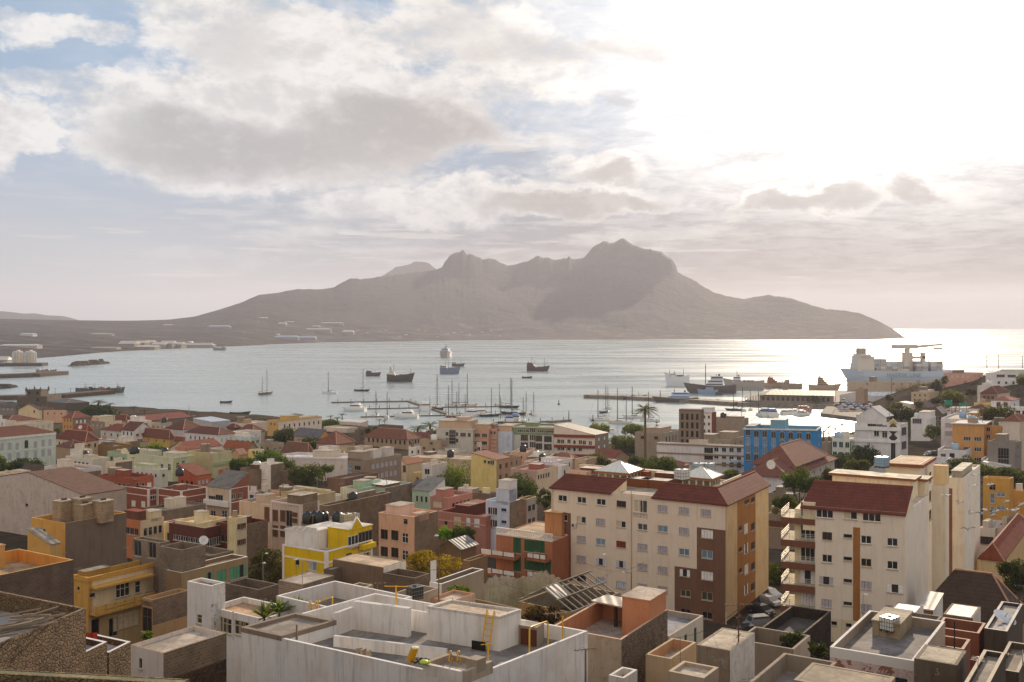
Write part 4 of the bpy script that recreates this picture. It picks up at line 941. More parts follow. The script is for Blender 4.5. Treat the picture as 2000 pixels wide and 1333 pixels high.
crop(1350, 780, 5)
T('white three storey flats with brown floor bands', (25, 520, 560), 462, 10.5, 'p dfdcdc', 'p bfb4aa', vl=-4200, L=(('px', [(245, 492), (320, 494), (393, 496), (466, 498), (245, 560), (320, 563), (393, 570), (466, 575), (320, 638), (393, 645), (466, 650)], 1.5, 1.5, 'd'), ('px', [(170, 500), (170, 565), (170, 640)], 3.0, 1.9, 'k')), bands=tuple(('p a48a74', 3.1 * i + .0, .5, .25, 'L') for i in range(4)), group=wg, rc='f a89a8c', b=30)
T('long plain grey wall of the warehouse behind the white flats', (205, 520, 560), 190, 15, 'p a69c94', 'p 9a9088', vl=-4200, L=(), ex=((.1, .8, .1, .6, 1.2, 'p 9a8f86'),))
T('low concrete roof rooms in front of the warehouse wall', (20, 390, 520), 395, 9, 'p ada092', 'p a09486', vl=-4200, ex=((.1, .5, .5, .9, 2.0, 'p a59a8e'), (.5, .9, .1, .5, 2.6, 'p b0a090')))
hb = T('bright blue hotel with white pilasters and four rows of arched windows', (515, 1222, 1274), 296, 17, 'p 2b86c8', 'p 2a7ebc', vl=-9500, vr=1900, name='hotel', cat='hotel', group=None, rc='f b0b8be', cap='p a9d0e6', inner='p 5fa8d4', par=1.1,
  L=(('px', [(555, 325), (636, 340), (718, 342), (804, 348), (888, 354), (972, 358), (1058, 362), (1145, 367)], 1.5, 2.1, 'y^'), ('px', [(555, 412), (636, 418), (718, 422), (804, 428), (888, 434), (972, 440), (1058, 446), (1145, 450)], 1.5, 2.1, 's^'),
     ('px', [(555, 490), (636, 498), (718, 504), (804, 510)], 1.5, 2.1, 's^'), ('px', [(555, 566), (636, 572)], 1.5, 2.1, 'y^')), trim=('p cfd8dc', .45, .3), ex=((.2, .8, .45, .65, 3.6, 'p 6cb2dc', 'p d4d0c8'), (.1, .9, .86, .99, 1.6, 'p 4a9cd0')))
hv = T('white villa ground floor skirted by a red brown tile roof', (500, 930, 1400), 752, 6.5, 'p d2d2d8', 'p c4c0c2', roof='hip', rc='t 835043', rh=3.2, over=.8, vl=-2600, Y=272, group=None, cat='villa', name='villa', L=(('px', [(757, 778)], 3.0, 2.2, 'k^'),))
T('white villa upper floor with blue windows under a pyramid tile roof', (608, 1000, 1306), 634, 11, 'p dcdbe0', 'p d5d6dc', roof='hip', rc='t 855345', rh=4.4, over=1.0, vl=-2600, Y=281, group=None, cat='villa', name='villa', L=((4, 1, 2.0, 1.6, 's', .04, .96, .5),), R=((6, 1, 1.2, 1.6, 's', .04, .96, .5),), near=False)
T('white building with green pilasters and three arched windows', (1365, 1562, 1580), 388, 11.5, 'p dcdfd4', 'p d9d6c4', vl=-2600, a=14, L=((3, 1, 1.4, 2.0, 'd^', .04, .96, 1.2), (3, 1, 1.4, 1.8, 'd', .04, .96, 4.7)), bands=(('p 3f7a45', 0, 11, .1, 'C'),))
T('cream building with a deep flat eave right of the green pilasters', (1562, 1870, 1922), 402, 10.5, 'p dcd6c0', 'p cfc8b0', vl=-4000, vr=2900, L=((2, 1, 1.6, 1.4, 'd', .4, .96),), trim=('p e0dccb', .7, .7), ex=((.2, .8, .55, .95, 2.4, 'p dcd8cc'), (.3, .8, .1, .5, 1.6, 'p cdc8ba')))
T('grey shed house under the green building by the trees', (1275, 1330, 1370), 425, 5, 'p 9c8f84', 'p 8d8076')
T('low grey block house with a white tank between the two big blocks', (755, 1010, 1110), 930, 8, 'p 8e857e', 'p a89e96', rc='f b5aca4', vl=-3000)
T('plain grey plaster house in the gap between the big blocks', (735, 990, 1060), 1140, 7, 'p 8f847c', 'p 9a8f86', rc='f 9a8f86', vl=-3000)

crop(1600, 780, 5)
hw = T('white modern block with a diamond windowed stair tower and gabled attic', (345, 790, 866), 245, 15.5, 'p dcdce0', 'p c4c6cc', vl=-4200, vr=2700, group=None, L=(('px', [(545, 275)], 4.6, 2.2, 'k'), ('px', [(582, 278), (640, 288), (640, 345), (560, 330)], 1.6, 2.2, 'd'), ('px', [(722, 470)], 1.4, 9.0, 'k')), R=((1, 3, 4.5, 2.6, 'k', .05, .95, 1.3, 4.6),), bands=(('p e6e6e8', 1.0, 1.3, .5, 'L'), ('p e6e6e8', 5.4, .8, .4, 'L')), ex=((.1, .9, .5, .98, 3.2, 'p dcdbdd'),))
T('white house with glass balconies on the right hillside', (895, 1085, 1100), 190, 9.5, 'p e0dfe2', 'p c9c8cc', vl=-4200, a=12, L=(('px', [(955, 215)], 3.6, 2.2, 'd'), ('px', [(1030, 150)], 2.8, 1.6, 'd')), ex=((.1, .9, .02, .6, 3.2, 'p e2e0e2'),))
T('dark brick gabled house beside the glass balconies', (1090, 1200, 1225), 140, 9, 'p 6f625a', 'p 655951', vl=-4200, roof='gR', rc='i 8a8078', rh=2.6, a=12, L=((3, 2, 1.0, 2.0, 'd'),))
T('white stepped house with brown balcony openings high on the right', (1205, 1545, 1560), 118, 9, 'p e4e0e2', 'p c9c6c8', vl=-4800, a=14, L=((4, 1, 1.5, 1.2, 'k^', .2, .98, .9),), trim=('p a86a54', .25, .2), ex=((.1, .8, .2, .8, 1.8, 'p dfdcde'),))
T('big plain white walled block left of the orange flats', (1190, 1480, 1600), 195, 15, 'p dadbe2', 'p cfd0d6', vl=-4200, ex=((.5, .9, .0, .3, 1.6, 'p d9a850'),))
T('orange flats with a dark glazed top floor', (1300, 1608, 1640), 240, 15, 'p d9a25c', 'p c99250', vl=-5200, L=((1, 1, 17, 2.0, 'k', .02, .98, .3), (2, 3, 2.2, 1.4, 'd', .3, .98, 4.4, 3.4)), trim=('p d9d4cc', .3, .6), rc='f cfd4da', par=.1, a=14)
T('long orange house with round vents and a white roof of tanks', (1608, 2080, 2100), 268, 14, 'p d8a25a', 'p c99450', vl=-5200, a=14, L=(('px', [(1652, 296), (1652, 366)], 1.2, 1.5, 'd'), ('px', [(1795, 288), (1858, 294), (1920, 300)], .9, .9, 'k^')), ex=((.1, .4, .3, .7, 1.4, 'p d9d4cc'), (.5, .8, .6, .9, 1.6, 'p dcd6ce')))
T('unfinished grey concrete frame with black glazed bays', (1645, 1912, 1976), 420, 12, 'p 8f8e90', 'p 7f7e82', vl=-4200, vr=2900, L=(('px', [(1685, 530), (1800, 530), (1880, 530)], 3.0, 3.2, 'k'), ('px', [(1685, 600), (1800, 600), (1880, 600)], 3.0, 3.0, 'k')), ex=((.1, .7, .38, .75, 2.6, 'p 8f8a86'),))
T('white low house with a brown framed window below the orange flats', (1157, 1437, 1500), 500, 7, 'p e0dfe6', 'p d2d0d6', vl=-4200, L=(('px', [(1212, 555), (1298, 550)], 1.5, 1.4, 'e'),))
T('white wall house with a slanted flat roof over the side street', (1105, 1250, 1290), 590, 6, 'p dcdde4', 'p cfd0d6', vl=-4200, L=((2, 1, .9, .9, 'k'),))
T('white shed with a long pale lean-to roof behind the right hand tree', (1600, 1860, 1890), 660, 5, 'p d9d8da', 'p cfcccc', vl=-4200, roof='mL', rc='i e0dcd8', rh=1.0, a=9)
T('small blue grey walled house left of the concrete frame', (1580, 1660, 1700), 590, 6.5, 'p b9bcc8', 'p c9c4c4', vl=-4200)
T('mustard yellow tower house with small square windows', (1600, 1858, 1900), 778, 13, 'p cf9c34', 'p bd8c30', vl=-3600, vr=2700, L=(('px', [(1692, 860)], 1.2, 1.2, 'k+'), ('px', [(1692, 950), (1692, 990), (1692, 1080), (1692, 1110)], .9, 1.2, 's'), ('px', [(1775, 930), (1775, 1060)], 1.6, .9, 's+')), rc='f cdb488')
T('mustard yellow house front with a pale recessed balcony at the right edge', (1855, 2080, 2120), 905, 10, 'p cb9a36', 'p bd8c30', vl=-3600, vr=2900, L=(('px', [(1925, 990)], 4.4, 2.6, 'c'),), rc='f b8a48c')
T('white terrace walls with a lilac roof at the right edge', (1565, 1720, 1860), 1265, 5.5, 'p dccfc4', 'p cdc0b6', vl=-3000, vr=2700, rc='f d9cfd6', par=.9)
T('grey flat roofed house with pipes at the right edge', (1810, 1960, 2040), 1175, 7, 'p a39c98', 'p 948d8a', vl=-3000, vr=2900, rc='f a59f9c')
T('grey house with a dark covered yard left of the blue gate', (1725, 1870, 1960), 1240, 6, 'p d2cac4', 'p 9a928e', vl=-3000, vr=2700, rc='f c9beb4', L=((1, 1, 3, 1.6, 'k', .3, .9),))
T('house with a blue sheet gate at the right edge', (1860, 1990, 2080), 1270, 6, 'p 4f7fb0', 'p 8a8a90', vl=-3000, vr=2900, rc='f b0a8a2')

dmb = MB(); ft_ = hw.fL
for (x, y, r_, hx) in ((722, 292, 2.0, '3a3430'), (722, 378, 1.4, '3a3430'), (722, 236, 1.3, 'c9b070')):
    t, z = ft_.hit(XX(x), YY(y)); o = MB(); qd = lambda a, b_, e: ft_.pt(t + a, z + b_, e) - hw.base
    o.face([qd(-r_ * 1.3, 0, .05), qd(0, -r_ * 1.3, .05), qd(r_ * 1.3, 0, .05), qd(0, r_ * 1.3, .05)], W('p e6e6e8')); o.face([qd(-r_, 0, .08), qd(0, -r_, .08), qd(r_, 0, .08), qd(0, r_, .08)], mat('plain', hx)); o.build('diamond_window', hw.root)
at_ = MB(); q3 = lambda u, v, z: Vector((*(hw.C + hw.dR * (hw.a * u) + hw.dL * (hw.b * v)), hw.ztop + z)) - hw.base
for u0, u1 in ((-.03, .55), (.55, 1.0)): at_.face([q3(u0, .3, 2.2), q3(u1, .3, 2.2), q3(u1, .62, 5.6), q3(u0, .62, 5.6)], W('p d9d6d4')); at_.face([q3(u1, .94, 2.2), q3(u0, .94, 2.2), q3(u0, .62, 5.6), q3(u1, .62, 5.6)], W('p d4d2d0'))
at_.face([q3(.02, .94, 0), q3(.02, .3, 0), q3(.02, .3, 2.2), q3(.02, .62, 5.5), q3(.02, .94, 2.2)], W('p dcdbdd')); at_.build('gabled_attic', hw.root)
# --- the hill and harbour front on the right
crop(1600, 620, 5)
hg = 'houses on the harbour hill'
V = dict(vl=-5000, vr=3000, group=hg)
T('pink walled old barracks on the harbour hill', (1215, 1490, 1600), 548, 7, 'p d9aaa4', 'p dcb0a6', Y=640, **V, L=((5, 1, 1.4, 1.8, 'c'),))
T('long white house with brown balcony openings at the hilltop', (1625, 1940, 2060), 548, 9, 'p dedde0', 'p cfced2', Y=600, **V, L=((2, 1, 4.5, 1.6, 'k', .3, .98, .9), (3, 1, 1.3, 1.6, 'k', .3, .98, 5.0)), ex=((.1, .9, .0, .6, 2.4, 'p dcd6d4'),))
T('white bungalow ledge below the hilltop house', (1545, 1640, 1760), 670, 5, 'p d9d4d2', 'p d2cbc8', Y=540, **V)
T('brown shingled house with gables on the harbour hill', (1572, 1740, 1862), 742, 7, 'p 9c7c6c', 'p c9b8ac', Y=480, **V, roof='hip', rc='t 70463c', rh=3.0)
T('white house with a red tiled attic and arched window', (1680, 1865, 1955), 812, 8, 'p e2e0e2', 'p d4d2d6', Y=400, **V, roof='hip', rc='t a87060', rh=1.4, L=((2, 1, 1.6, 1.8, 'k^', .2, .95, .8),))
T('lime green walled low house below the white attic house', (1510, 1650, 1690), 838, 4.5, 'p c4c983', 'p b5ba7a', Y=420, **V)
T('white low house under a broad red brown roof edge', (1465, 1640, 1700), 890, 5, 'p dcd6d4', 'p cfc8c6', Y=385, **V, roof='hip', rc='t 7c4a40', rh=1.4)
T('white houses with balconies at the far right edge', (1850, 2040, 2080), 880, 8, 'p d9dae0', 'p cacbd2', Y=375, **V, L=((3, 2, 1.4, 1.6, 'k'),), rc='f c9c6c4')
T('low house with a dull red roof at the right edge', (1790, 1960, 2060), 1010, 5, 'p d4c6b8', 'p c6b8aa', Y=320, **V, roof='hip', rc='t 8a5444', rh=1.8)
T('tan plain walled hall by the harbour road', (898, 1075, 1112), 735, 11, 'p cbb9a0', 'p bfae98', Y=610, **V, ex=((.1, .7, .1, .6, 1.8, 'p d2c4b0'),), a=14)
T('white low store in front of the tan hall', (785, 895, 960), 850, 5.5, 'p dad2c8', 'p c6bbb0', Y=580, **V, roof='mL', rc='i cfc8c0', rh=1.2)
T('dark hipped roof house beside the tan hall', (940, 1060, 1130), 880, 4, 'p 7a6c62', 'p 6f625a', Y=560, **V, roof='hip', rc='i 6a5f5a', rh=3.2)
T('long pale shed with rows of roof lines at the port', (575, 640, 1215), 632, 8, 'p c4b4a4', 'p c0b0a0', Y=830, vl=-5000, vr=60000, b=30, rc='i b9a898', group=None, cat='port shed', name='port_shed')
T('white tent roofed warehouse with a blue end wall', (440, 520, 885), 770, 5, 'p d9dbe0', 'p d2d5dc', Y=705, vl=-5000, vr=30000, b=22, roof='gR', rc='i dadde2', rh=2.6, group=None, cat='warehouse', name='warehouse')
T('small port office cabin with a pale roof by the car park', (355, 440, 475), 700, 4, 'p b09a88', 'p a08c7c', Y=680, **V)
crop(700, 780, 5)
T('long hall with a wide brown hip roof and pale pillars near the beach', (55, 482, 606), 392, 6, 'p b9a288', 'p cdbfae', roof='hip', rc='t 8a5240', rh=3.4, L=((9, 1, 1.1, 1.9, 'k', .06, .98, .6),), R=((4, 1, 1.3, 1.8, 'k', .04, .96, .6),), Y=425)
T('low red brown roof behind the two waterfront palms', (545, 700, 770), 370, 4.5, 'p b09078', 'p a0826c', roof='gL', rc='t 7f4a3a', rh=1.6, Y=455)
T('dark low quay shed running along the beach', (195, 400, 440), 262, 3, 'p 7a6a60', 'p 6a5c54', Y=520, rc='f 9a8e84')
crop(350, 780, 5)
T('white open canopy on the beach, right of the shrubby tree', (1560, 1780, 1845), 232, 4, 'p d9cec0', 'p d2c6b8', roof='mR', rc='i ded2c4', rh=.8, Y=545)
T('long white canopy roofs behind the pyramid roof', (1410, 1640, 1745), 285, 4.5, 'p d4c8ba', 'p cabeb0', rc='f dcd2c6', Y=500)
# ------------------------------------------------------------------ the cream apartment block with skylights
crop(0, 0, 1)
D = lambda *p: [(1050 + x / 5, 780 + y / 5) for x, y in p]
N3 = lambda *p: [(800 + x / 4, 1000 + y / 4) for x, y in p]
N4 = lambda *p: [(1200 + x / 4, 1000 + y / 4) for x, y in p]
N5 = lambda *p: [(1500 + x / 4, 1000 + y / 4) for x, y in p]
CRB, CHO = 'p.5 e0cdb8', 'p 7d5a4a'
w_ = lambda pts, st, w=1.6, h=1.0: ('px', pts, w, h, st)
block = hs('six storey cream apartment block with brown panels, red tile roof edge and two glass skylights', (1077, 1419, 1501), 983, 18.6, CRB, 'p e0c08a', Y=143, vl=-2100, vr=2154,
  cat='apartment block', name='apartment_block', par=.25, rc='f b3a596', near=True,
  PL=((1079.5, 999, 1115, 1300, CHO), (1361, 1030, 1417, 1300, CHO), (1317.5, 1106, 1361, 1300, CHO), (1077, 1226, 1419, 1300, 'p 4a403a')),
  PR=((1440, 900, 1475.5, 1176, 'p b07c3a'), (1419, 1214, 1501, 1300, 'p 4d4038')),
  L=(w_(D((243, 968), (430, 985), (620, 1005)), 'd'), w_(D((817, 1025)), 'e'), w_(D((1005, 1048)), 'dh', 2.2, 1.9), w_(D((1222, 1070), (1430, 1090), (1643, 1112)), 'v|'),
     w_(N3((1200, 45)), 'dh', 1.6), w_(N3((1200, 195), (1200, 345)), 'w|'), w_(N3((1200, 500)), 'v|'), w_(N3((1342, 62)), 'dh'), w_(N3((1342, 215), (1342, 370)), 'v|'), w_(N3((1342, 522)), 'e'),
     w_(N3((1493, 80)), 'v|'), w_(N3((1493, 235)), 's'), w_(N3((1493, 390), (1652, 410)), 'Lo'), w_(N3((1493, 540), (1652, 570)), 'L|'), w_(N3((1652, 97)), 'dh'), w_(N3((1652, 255)), 'r'),
     w_(N3((1820, 118)), 'd'), w_(N3((1820, 277), (1820, 432), (1820, 590)), 'v|'), w_(N4((378, 133)), 's'), w_(N4((378, 295), (378, 455), (378, 610)), 'v|'),
     w_(N4((545, 152)), 'v|'), w_(N4((545, 315)), 's'), w_(N4((550, 478)), 'wo'), w_(N4((556, 637)), 'y'), w_(N4((556, 785), (724, 810)), 'k'),
     w_(N4((724, 173)), 'w|', 1.8, 1.2), w_(N4((724, 333)), 's', 1.7, 1.2), w_(N4((724, 500)), 'w|', 1.8, 1.2), w_(N4((724, 660)), 'y', 1.7, 1.2)),
  R=(w_(N4((985, 130), (985, 295), (985, 460)), 'k', 1.6, .7), w_(N4((1030, 130)), 'w|', 2.0, 1.5), w_(N4((1030, 285), (1030, 605)), 'wo', 2.0, 1.5), w_(N4((1033, 447)), 'w|', 2.0, 1.5), w_(N4((1083, 115), (1083, 265), (1083, 425), (1083, 585)), 'k', 2.0, 1.2), w_(D(), 'k'),
     ('px', [(1350 + 545 / 5, 780 + 1000 / 5)], 2.4, .7, 'k'), ('px', [(1350 + 603 / 5, 780 + 983 / 5)], 2.2, .8, 'k')))

def mansard(hh, f, t0, t1, inset, rise, m, cut0, cut1, name='tile_roof'):
    """a tile skirt that leans back from the wall head; cut0 / cut1 slant its two ends inwards"""
    mb = MB(); q = lambda t, z, o: f.pt(t, z, o) - hh.base; z = hh.ztop
    A, B_, C_, D_ = q(t0, z - .25, .35), q(t1, z - .25, .35), q(t1 - cut1, z + rise, -inset), q(t0 + cut0, z + rise, -inset)
    k = Vector((0, 0, -.16)); mt = W(m)
    mb.face([A, B_, C_, D_], mt); mb.face([A + k, D_ + k, C_ + k, B_ + k], mt); mb.face([A + k, B_ + k, B_, A], mt); mb.face([B_ + k, C_ + k, C_, B_], mt); mb.face([D_ + k, A + k, A, D_], mt)
    cr = W('p e3cfae')
    e0, e1 = q(t0 + cut0, z, -inset), q(t1 - cut1, z, -inset)
    mb.face([D_ + k, C_ + k, e1, e0], cr); mb.face([A + k, D_ + k, e0], cr); mb.face([C_ + k, B_ + k, e1], cr)
    mb.build(name, hh.root)
    r = MB(); r.tube([D_, C_], .11, mat('plain', '8a5646'), 5); r.build('ridge_tiles', hh.root)
    return A, B_, C_, D_
RT = 't1.7 74382c'
t_ = lambda f, x: f.hit(x, 900)[0]
fL, fR = block.fL, block.fR
mansard(block, fL, -.3, t_(fL, 1194), 2.3, 1.75, RT, 1.6, -1.5)
mansard(block, fL, t_(fL, 1273), block.b + .35, 2.3, 1.75, RT, 1.0, 2.65)
mansard(block, fR, -.35, block.a + .3, 2.3, 1.75, RT, 2.65, 0)
def part_box(hh, c, sx, sy, z0, z1, spec, name, top=None, rz=None):
    mb = MB(); rz = atan2(hh.dR.y, hh.dR.x) if rz is None else rz
    mb.box((c[0] - hh.base.x, c[1] - hh.base.y, (z0 + z1) / 2 - hh.base.z), (sx, sy, z1 - z0), W(spec), rz, W(top) if top else None)
    return mb.build(name, hh.root)
crop(1050, 780, 5)
zt = block.ztop
GLZ = mat('gloss', 'dcdad0')
def skylight(x, y, side, zw, rise):
    c = spot(x, y, zt + zw); rz = atan2(block.dR.y, block.dR.x)
    part_box(block, c, side, side, zt - .2, zt + zw - .3, 'p e6d8bc', 'skylight_base')
    part_box(block, c, side + 1.1, side + 1.1, zt + zw - .3, zt + zw, 'p 9a6236', 'skylight_eave')
    mb = MB(); s = side / 2 + .4; ex = Vector((cos(rz), sin(rz), 0)); ey = Vector((-sin(rz), cos(rz), 0)); o = Vector((c.x, c.y, zt + zw)) - block.base
    ap = o + Vector((0, 0, rise)); cn = [o + ex * (a * s) + ey * (b * s) for a, b in ((-1, -1), (1, -1), (1, 1), (-1, 1))]
    for i in range(4): mb.face([cn[i], cn[(i + 1) % 4], ap], GLZ)
    mb.build('glass_pyramid', block.root)
    fr = MB(); wm = mat('plain', 'd8d2c4')
    for i in range(4):
        p, n = cn[i], cn[(i + 1) % 4]
        fr.tube([p, ap], .09, wm, 4); fr.tube([p, n], .09, wm, 4)
        for k in range(1, 5): fr.tube([p.lerp(n, k / 5), p.lerp(n, k / 5).lerp(ap, 1 - abs(k / 5 - .5) * .0 - .0) if k == 2.5 else p.lerp(n, k / 5).lerp(ap, .0 + 2 * min(k / 5, 1 - k / 5))], .045, wm, 4)
    fr.build('glazing_bars', block.root)
    wv = MB()
    for k in range(4):
        for f_, d_ in ((ex, ey), (ey, ex)):
            p = o - d_ * (side / 2 + .02) + f_ * (-side / 2 + side * (k + .5) / 4)
            wv.box((p.x, p.y, p.z - .85), (side / 5.5 if f_ is ex else .06, .06 if f_ is ex else side / 5.5, .8), mat('glass', '4a4a44'), rz)
    wv.build('clerestory_window', block.root)
skylight(800, 690, 5.2, 1.9, 1.5); skylight(1600, 745, 4.6, 1.9, 1.4)
for (x, y, sx, sy, h, sp, top, nm) in ((965, 765, 2.6, 5.0, 1.1, 'w 8a5230', 'f d8d0c4', 'roof_store'), (1165, 780, 2.6, 4.6, 1.1, 'w 8a5230', 'f d4ccc0', 'roof_store'), (555, 668, 2.4, 4.4, 1.4, 'w 8a5230', 'f d8cfc2', 'roof_store'), (1285, 715, 2.6, 4.0, 1.6, 'w 7f4c2e', 'f cfc6ba', 'roof_store'),
                                  (1110, 690, 1.2, 4.0, 1.5, 'p e0c8a4', None, 'roof_wall'), (405, 700, 2.0, 3.6, 1.3, 'p d6bfa0', 't 84493a', 'roof_store'), (680, 735, 3.0, 5.0, .6, 'w 7a6a60', 'f 9a938c', 'roof_store'), (1010, 700, 1.2, 3, 1.4, 'p a8563c', None, 'roof_wall')):
    part_box(block, spot(x, y, zt + h), sx, sy, zt - .25, zt + h, sp, nm, top)
part_box(block, spot(1900, 770, zt + 1.0), 9, .25, zt - .25, zt + 1.0, 'p e6d3b4', 'roof_wall')
part_box(block, spot(560, 645, zt + 1.2), .3, 6, zt - .25, zt + 1.2, 'p dcc6a6', 'roof_wall')
# balcony rail of the glazed opening, drain pipes, air conditioners
mb = MB(); t, z = fL.hit(1251, 999); rail(mb, fL, t - 1.1, t + 1.1, z - 1.0, .7, .06, mat('metal', 'b0aaa0'), block.base, 3, .55, .02); mb.build('balcony_rail', block.root)
for x, y0, y1 in ((1233.5, 958, 1240), (1080, 955, 1000), (1419 - .8, 985, 1195)):
    mb = MB(); t, z = fL.hit(x, y0); mb.tube([fL.pt(t, z, .07) - block.base, fL.pt(t, fL.hit(x, y1)[1], .07) - block.base], .06, mat('plain', 'c2a688'), 5); mb.build('drain_pipe', block.root)
for i, (x, y) in enumerate(((1122, 1026), (1096, 1097.5), (1106, 1098.5))):
    mb = MB(); t, z = fL.hit(x, y); fbox(mb, fL, t - .42, t + .42, z - .3, z + .3, 0.02, .36, mat('plain', 'cfc8bc'), block.base)
    ring = [fL.pt(t + cos(a) * .22 - .1, z + sin(a) * .22, .37) - block.base for a in [2 * pi * k / 12 for k in range(12)]]; mb.face(ring, mat('plain', '4a4642')); mb.build('air_conditioner', block.root)

# ------------------------------------------------------------------ the white apartment block with balconies on the right
crop(1500, 1000, 4)
d2, e2 = 'd', 'e'
flat = hs('tall cream apartment block with corner balconies, an ochre stripe and a red tile roof', (1592 * 4 - 6000, 269 * 4 - 0, 313 * 4), 8, 18, 'p.5 e0d2c0', 'p.7 e2d6c6', Y=128, vl=-3160, vr=2246, cat='apartment block', name='apartment_block', par=.2, rc='f d2c4b2', near=True,
  PL=((664, 120, 720, 860, 'p a8702f'), (360, 815, 1100, 1400, 'p d8c8a8')),
  L=(w_([(443, 15)], 'd', 2.2, 1.15), w_([(645, 25)], 'dh', 1.7, 1.15), w_([(810, 42)], 'd', 2.3, 1.15), w_([(998, 55)], 'd', 2.4, 1.15), w_([(462, 190)], 'e', 1.25, 1.05), w_([(462, 365), (767, 218), (972, 237), (972, 417)], 'd', 1.3, 1.05), w_([(767, 397)], 'y', 1.3, 1.05),
     w_([(455, 538)], 'vo', 1.8, 1.05), w_([(457, 715), (767, 575), (767, 755), (960, 765)], 'v|', 1.3, 1.05), w_([(992, 600)], 'wo', 1.9, 1.05), w_([(623, 190), (623, 367), (623, 540), (623, 718)], 'k', 1.1, .5), w_([(517, 872), (630, 888)], 'k', .75, .55)))
F3L, F3R, B3 = flat.fL, flat.fR, flat.base
tw = MB(); ta, _ = F3L.hit(1549, 1100); wm = W('p e6d2a8'); zg = B3.z
fbox(tw, F3L, ta, -.002, zg, flat.ztop - .8, -9, -1.3, wm, B3); tw.build('balcony_wing', flat.root)
ts, _ = F3L.hit(1525, 1100); ZS = []
for i, (ya, yb) in enumerate(((55, 100), (232, 282), (407, 457), (582, 635), (755, 808))):
    z1 = F3L.hit(XX(300), YY(ya))[1]; z0 = F3L.hit(XX(300), YY(yb))[1]; ZS.append(z1)
    sl = MB(); fbox(sl, F3L, ts, -.003, z0, z1, -6.5, .1, W('p 7c4f3c'), B3); fbox(sl, F3L, ts + .15, -.05, z1, z1 + .004, -6.4, .0, W('f e0cfae'), B3); sl.build('balcony_slab', flat.root)
    rl = MB(); wmr = mat('metal', 'd6cfc4'); rail(rl, F3L, ts + .05, -.06, z1, .95, .02, wmr, B3, 4, 1.2, .03)
    for k in range(4): rl.tube([F3L.pt(ts + .05, z1 + .95 * (k + 1) / 4, .02) - B3, F3L.pt(ts + .05, z1 + .95 * (k + 1) / 4, -6.3) - B3], .03, wmr, 4)
    rl.build('balcony_rail', flat.root)
for i, (y, st) in enumerate(((20, 'd'), (185, 'd'), (358, 'd'), (530, 'wo'), (705, 'w|'))):
    fw, pw = window_meshes(1.9, 2.0, st, True); t, z = F3L.hit(XX(300), YY(y))
    o = inst('balcony_door', fw, flat.root, F3L.pt(t, ZS[i] + 1.05, -1.22) - B3, F3L.rz)
    if pw: inst('pane', pw, o)
mansard(flat, F3L, -1.9, flat.b + .05, 4.2, 2.8, RT, 1.2, -.6)
tb = MB(); band(tb, F3L, -1.6, flat.b, flat.ztop - 3.3, flat.ztop - .2, .18, W('p e3d6c2'), B3)
t0w = MB(); fbox(t0w, F3L, -1.6, -.004, flat.ztop - 3.3, flat.ztop + .4, -7, -.02, W('p e3cfa8'), B3); t0w.build('top_storey_end', flat.root)
crop(1600, 780, 5)
zr = flat.ztop
for (x, y, sx, sy, h, sp, nm) in ((540, 730, 3.6, 11, 2.8, 'p e8d4ac', 'penthouse'), (930, 755, 3.2, 3.4, 2.2, 'p e8d8b4', 'roof_room')):
    c = spot(x, y, zr + h); part_box(flat, c, sx, sy, zr - .2, zr + h - .35, sp, nm); part_box(flat, c, sx + .9, sy + .9, zr + h - .35, zr + h, 'p 8f5a3a', nm + '_eave', 'f e6d8be')
part_box(flat, spot(660, 830, zr + .6), .5, 5.4, zr - .2, zr + .55, 'p 8a5a40', 'roof_bench')
part_box(flat, spot(260, 740, zr + 1.2), 7, .22, zr - .2, zr + 1.2, 'p e6c88c', 'roof_wall')
T3 = dict(cat='apartment block', group=None, vl=-3160, vr=2246)
tow = hs('cream stair tower with a brown flat eave behind the balcony apartment block', (655, 985, 1113), 640, 25, 'p.6 e4d4b6', 'p.6 e2d6c2', Y=149, name='stair_tower', **dict(T3, cat='stair tower'), trim=('p 8f5a3a', .45, .5), rc='f c9a88a', par=.05, near=True, L=(w_([(785, 680)], 'k', 1.5, 2.0),), R=(w_([(1085, 760), (1085, 945), (1085, 1130)], 'k', 2.0, 1.6),))
hs('narrow cream block with a brown topped roof room beside the stair tower', (1100, 1238, 1268), 850, 21.5, 'p.6 e0d2ba', 'p.6 e2d8c6', Y=150, name='apartment_wing', **T3, rc='f e4d6bc', near=True, R=(w_([(1252, 830)], 'k', 1, 1),), ex=((.35, .98, .02, .98, 3.4, 'p e6c68c', 'f dcae84'),))
hs('rear cream apartment wing with a column of tall paned windows', (1266, 1412, 1572), 772, 24, 'p e0d2bc', 'p e6dccc', Y=158, name='apartment_wing', **T3, rc='f c8bca8', par=.3, near=True, PL=((1266, 870, 1300, 2000, 'p 8a5a34'),), L=(w_([(1342, 965), (1342, 1142), (1340, 1320)], 'd+', 2.2, 2.6), w_([(1340, 1490), (1340, 1660)], 'd+', 2.2, 2.6)), ex=((.1, .7, .25, .95, 1.1, 'p b0aca0', 'f d8cdb8'),))

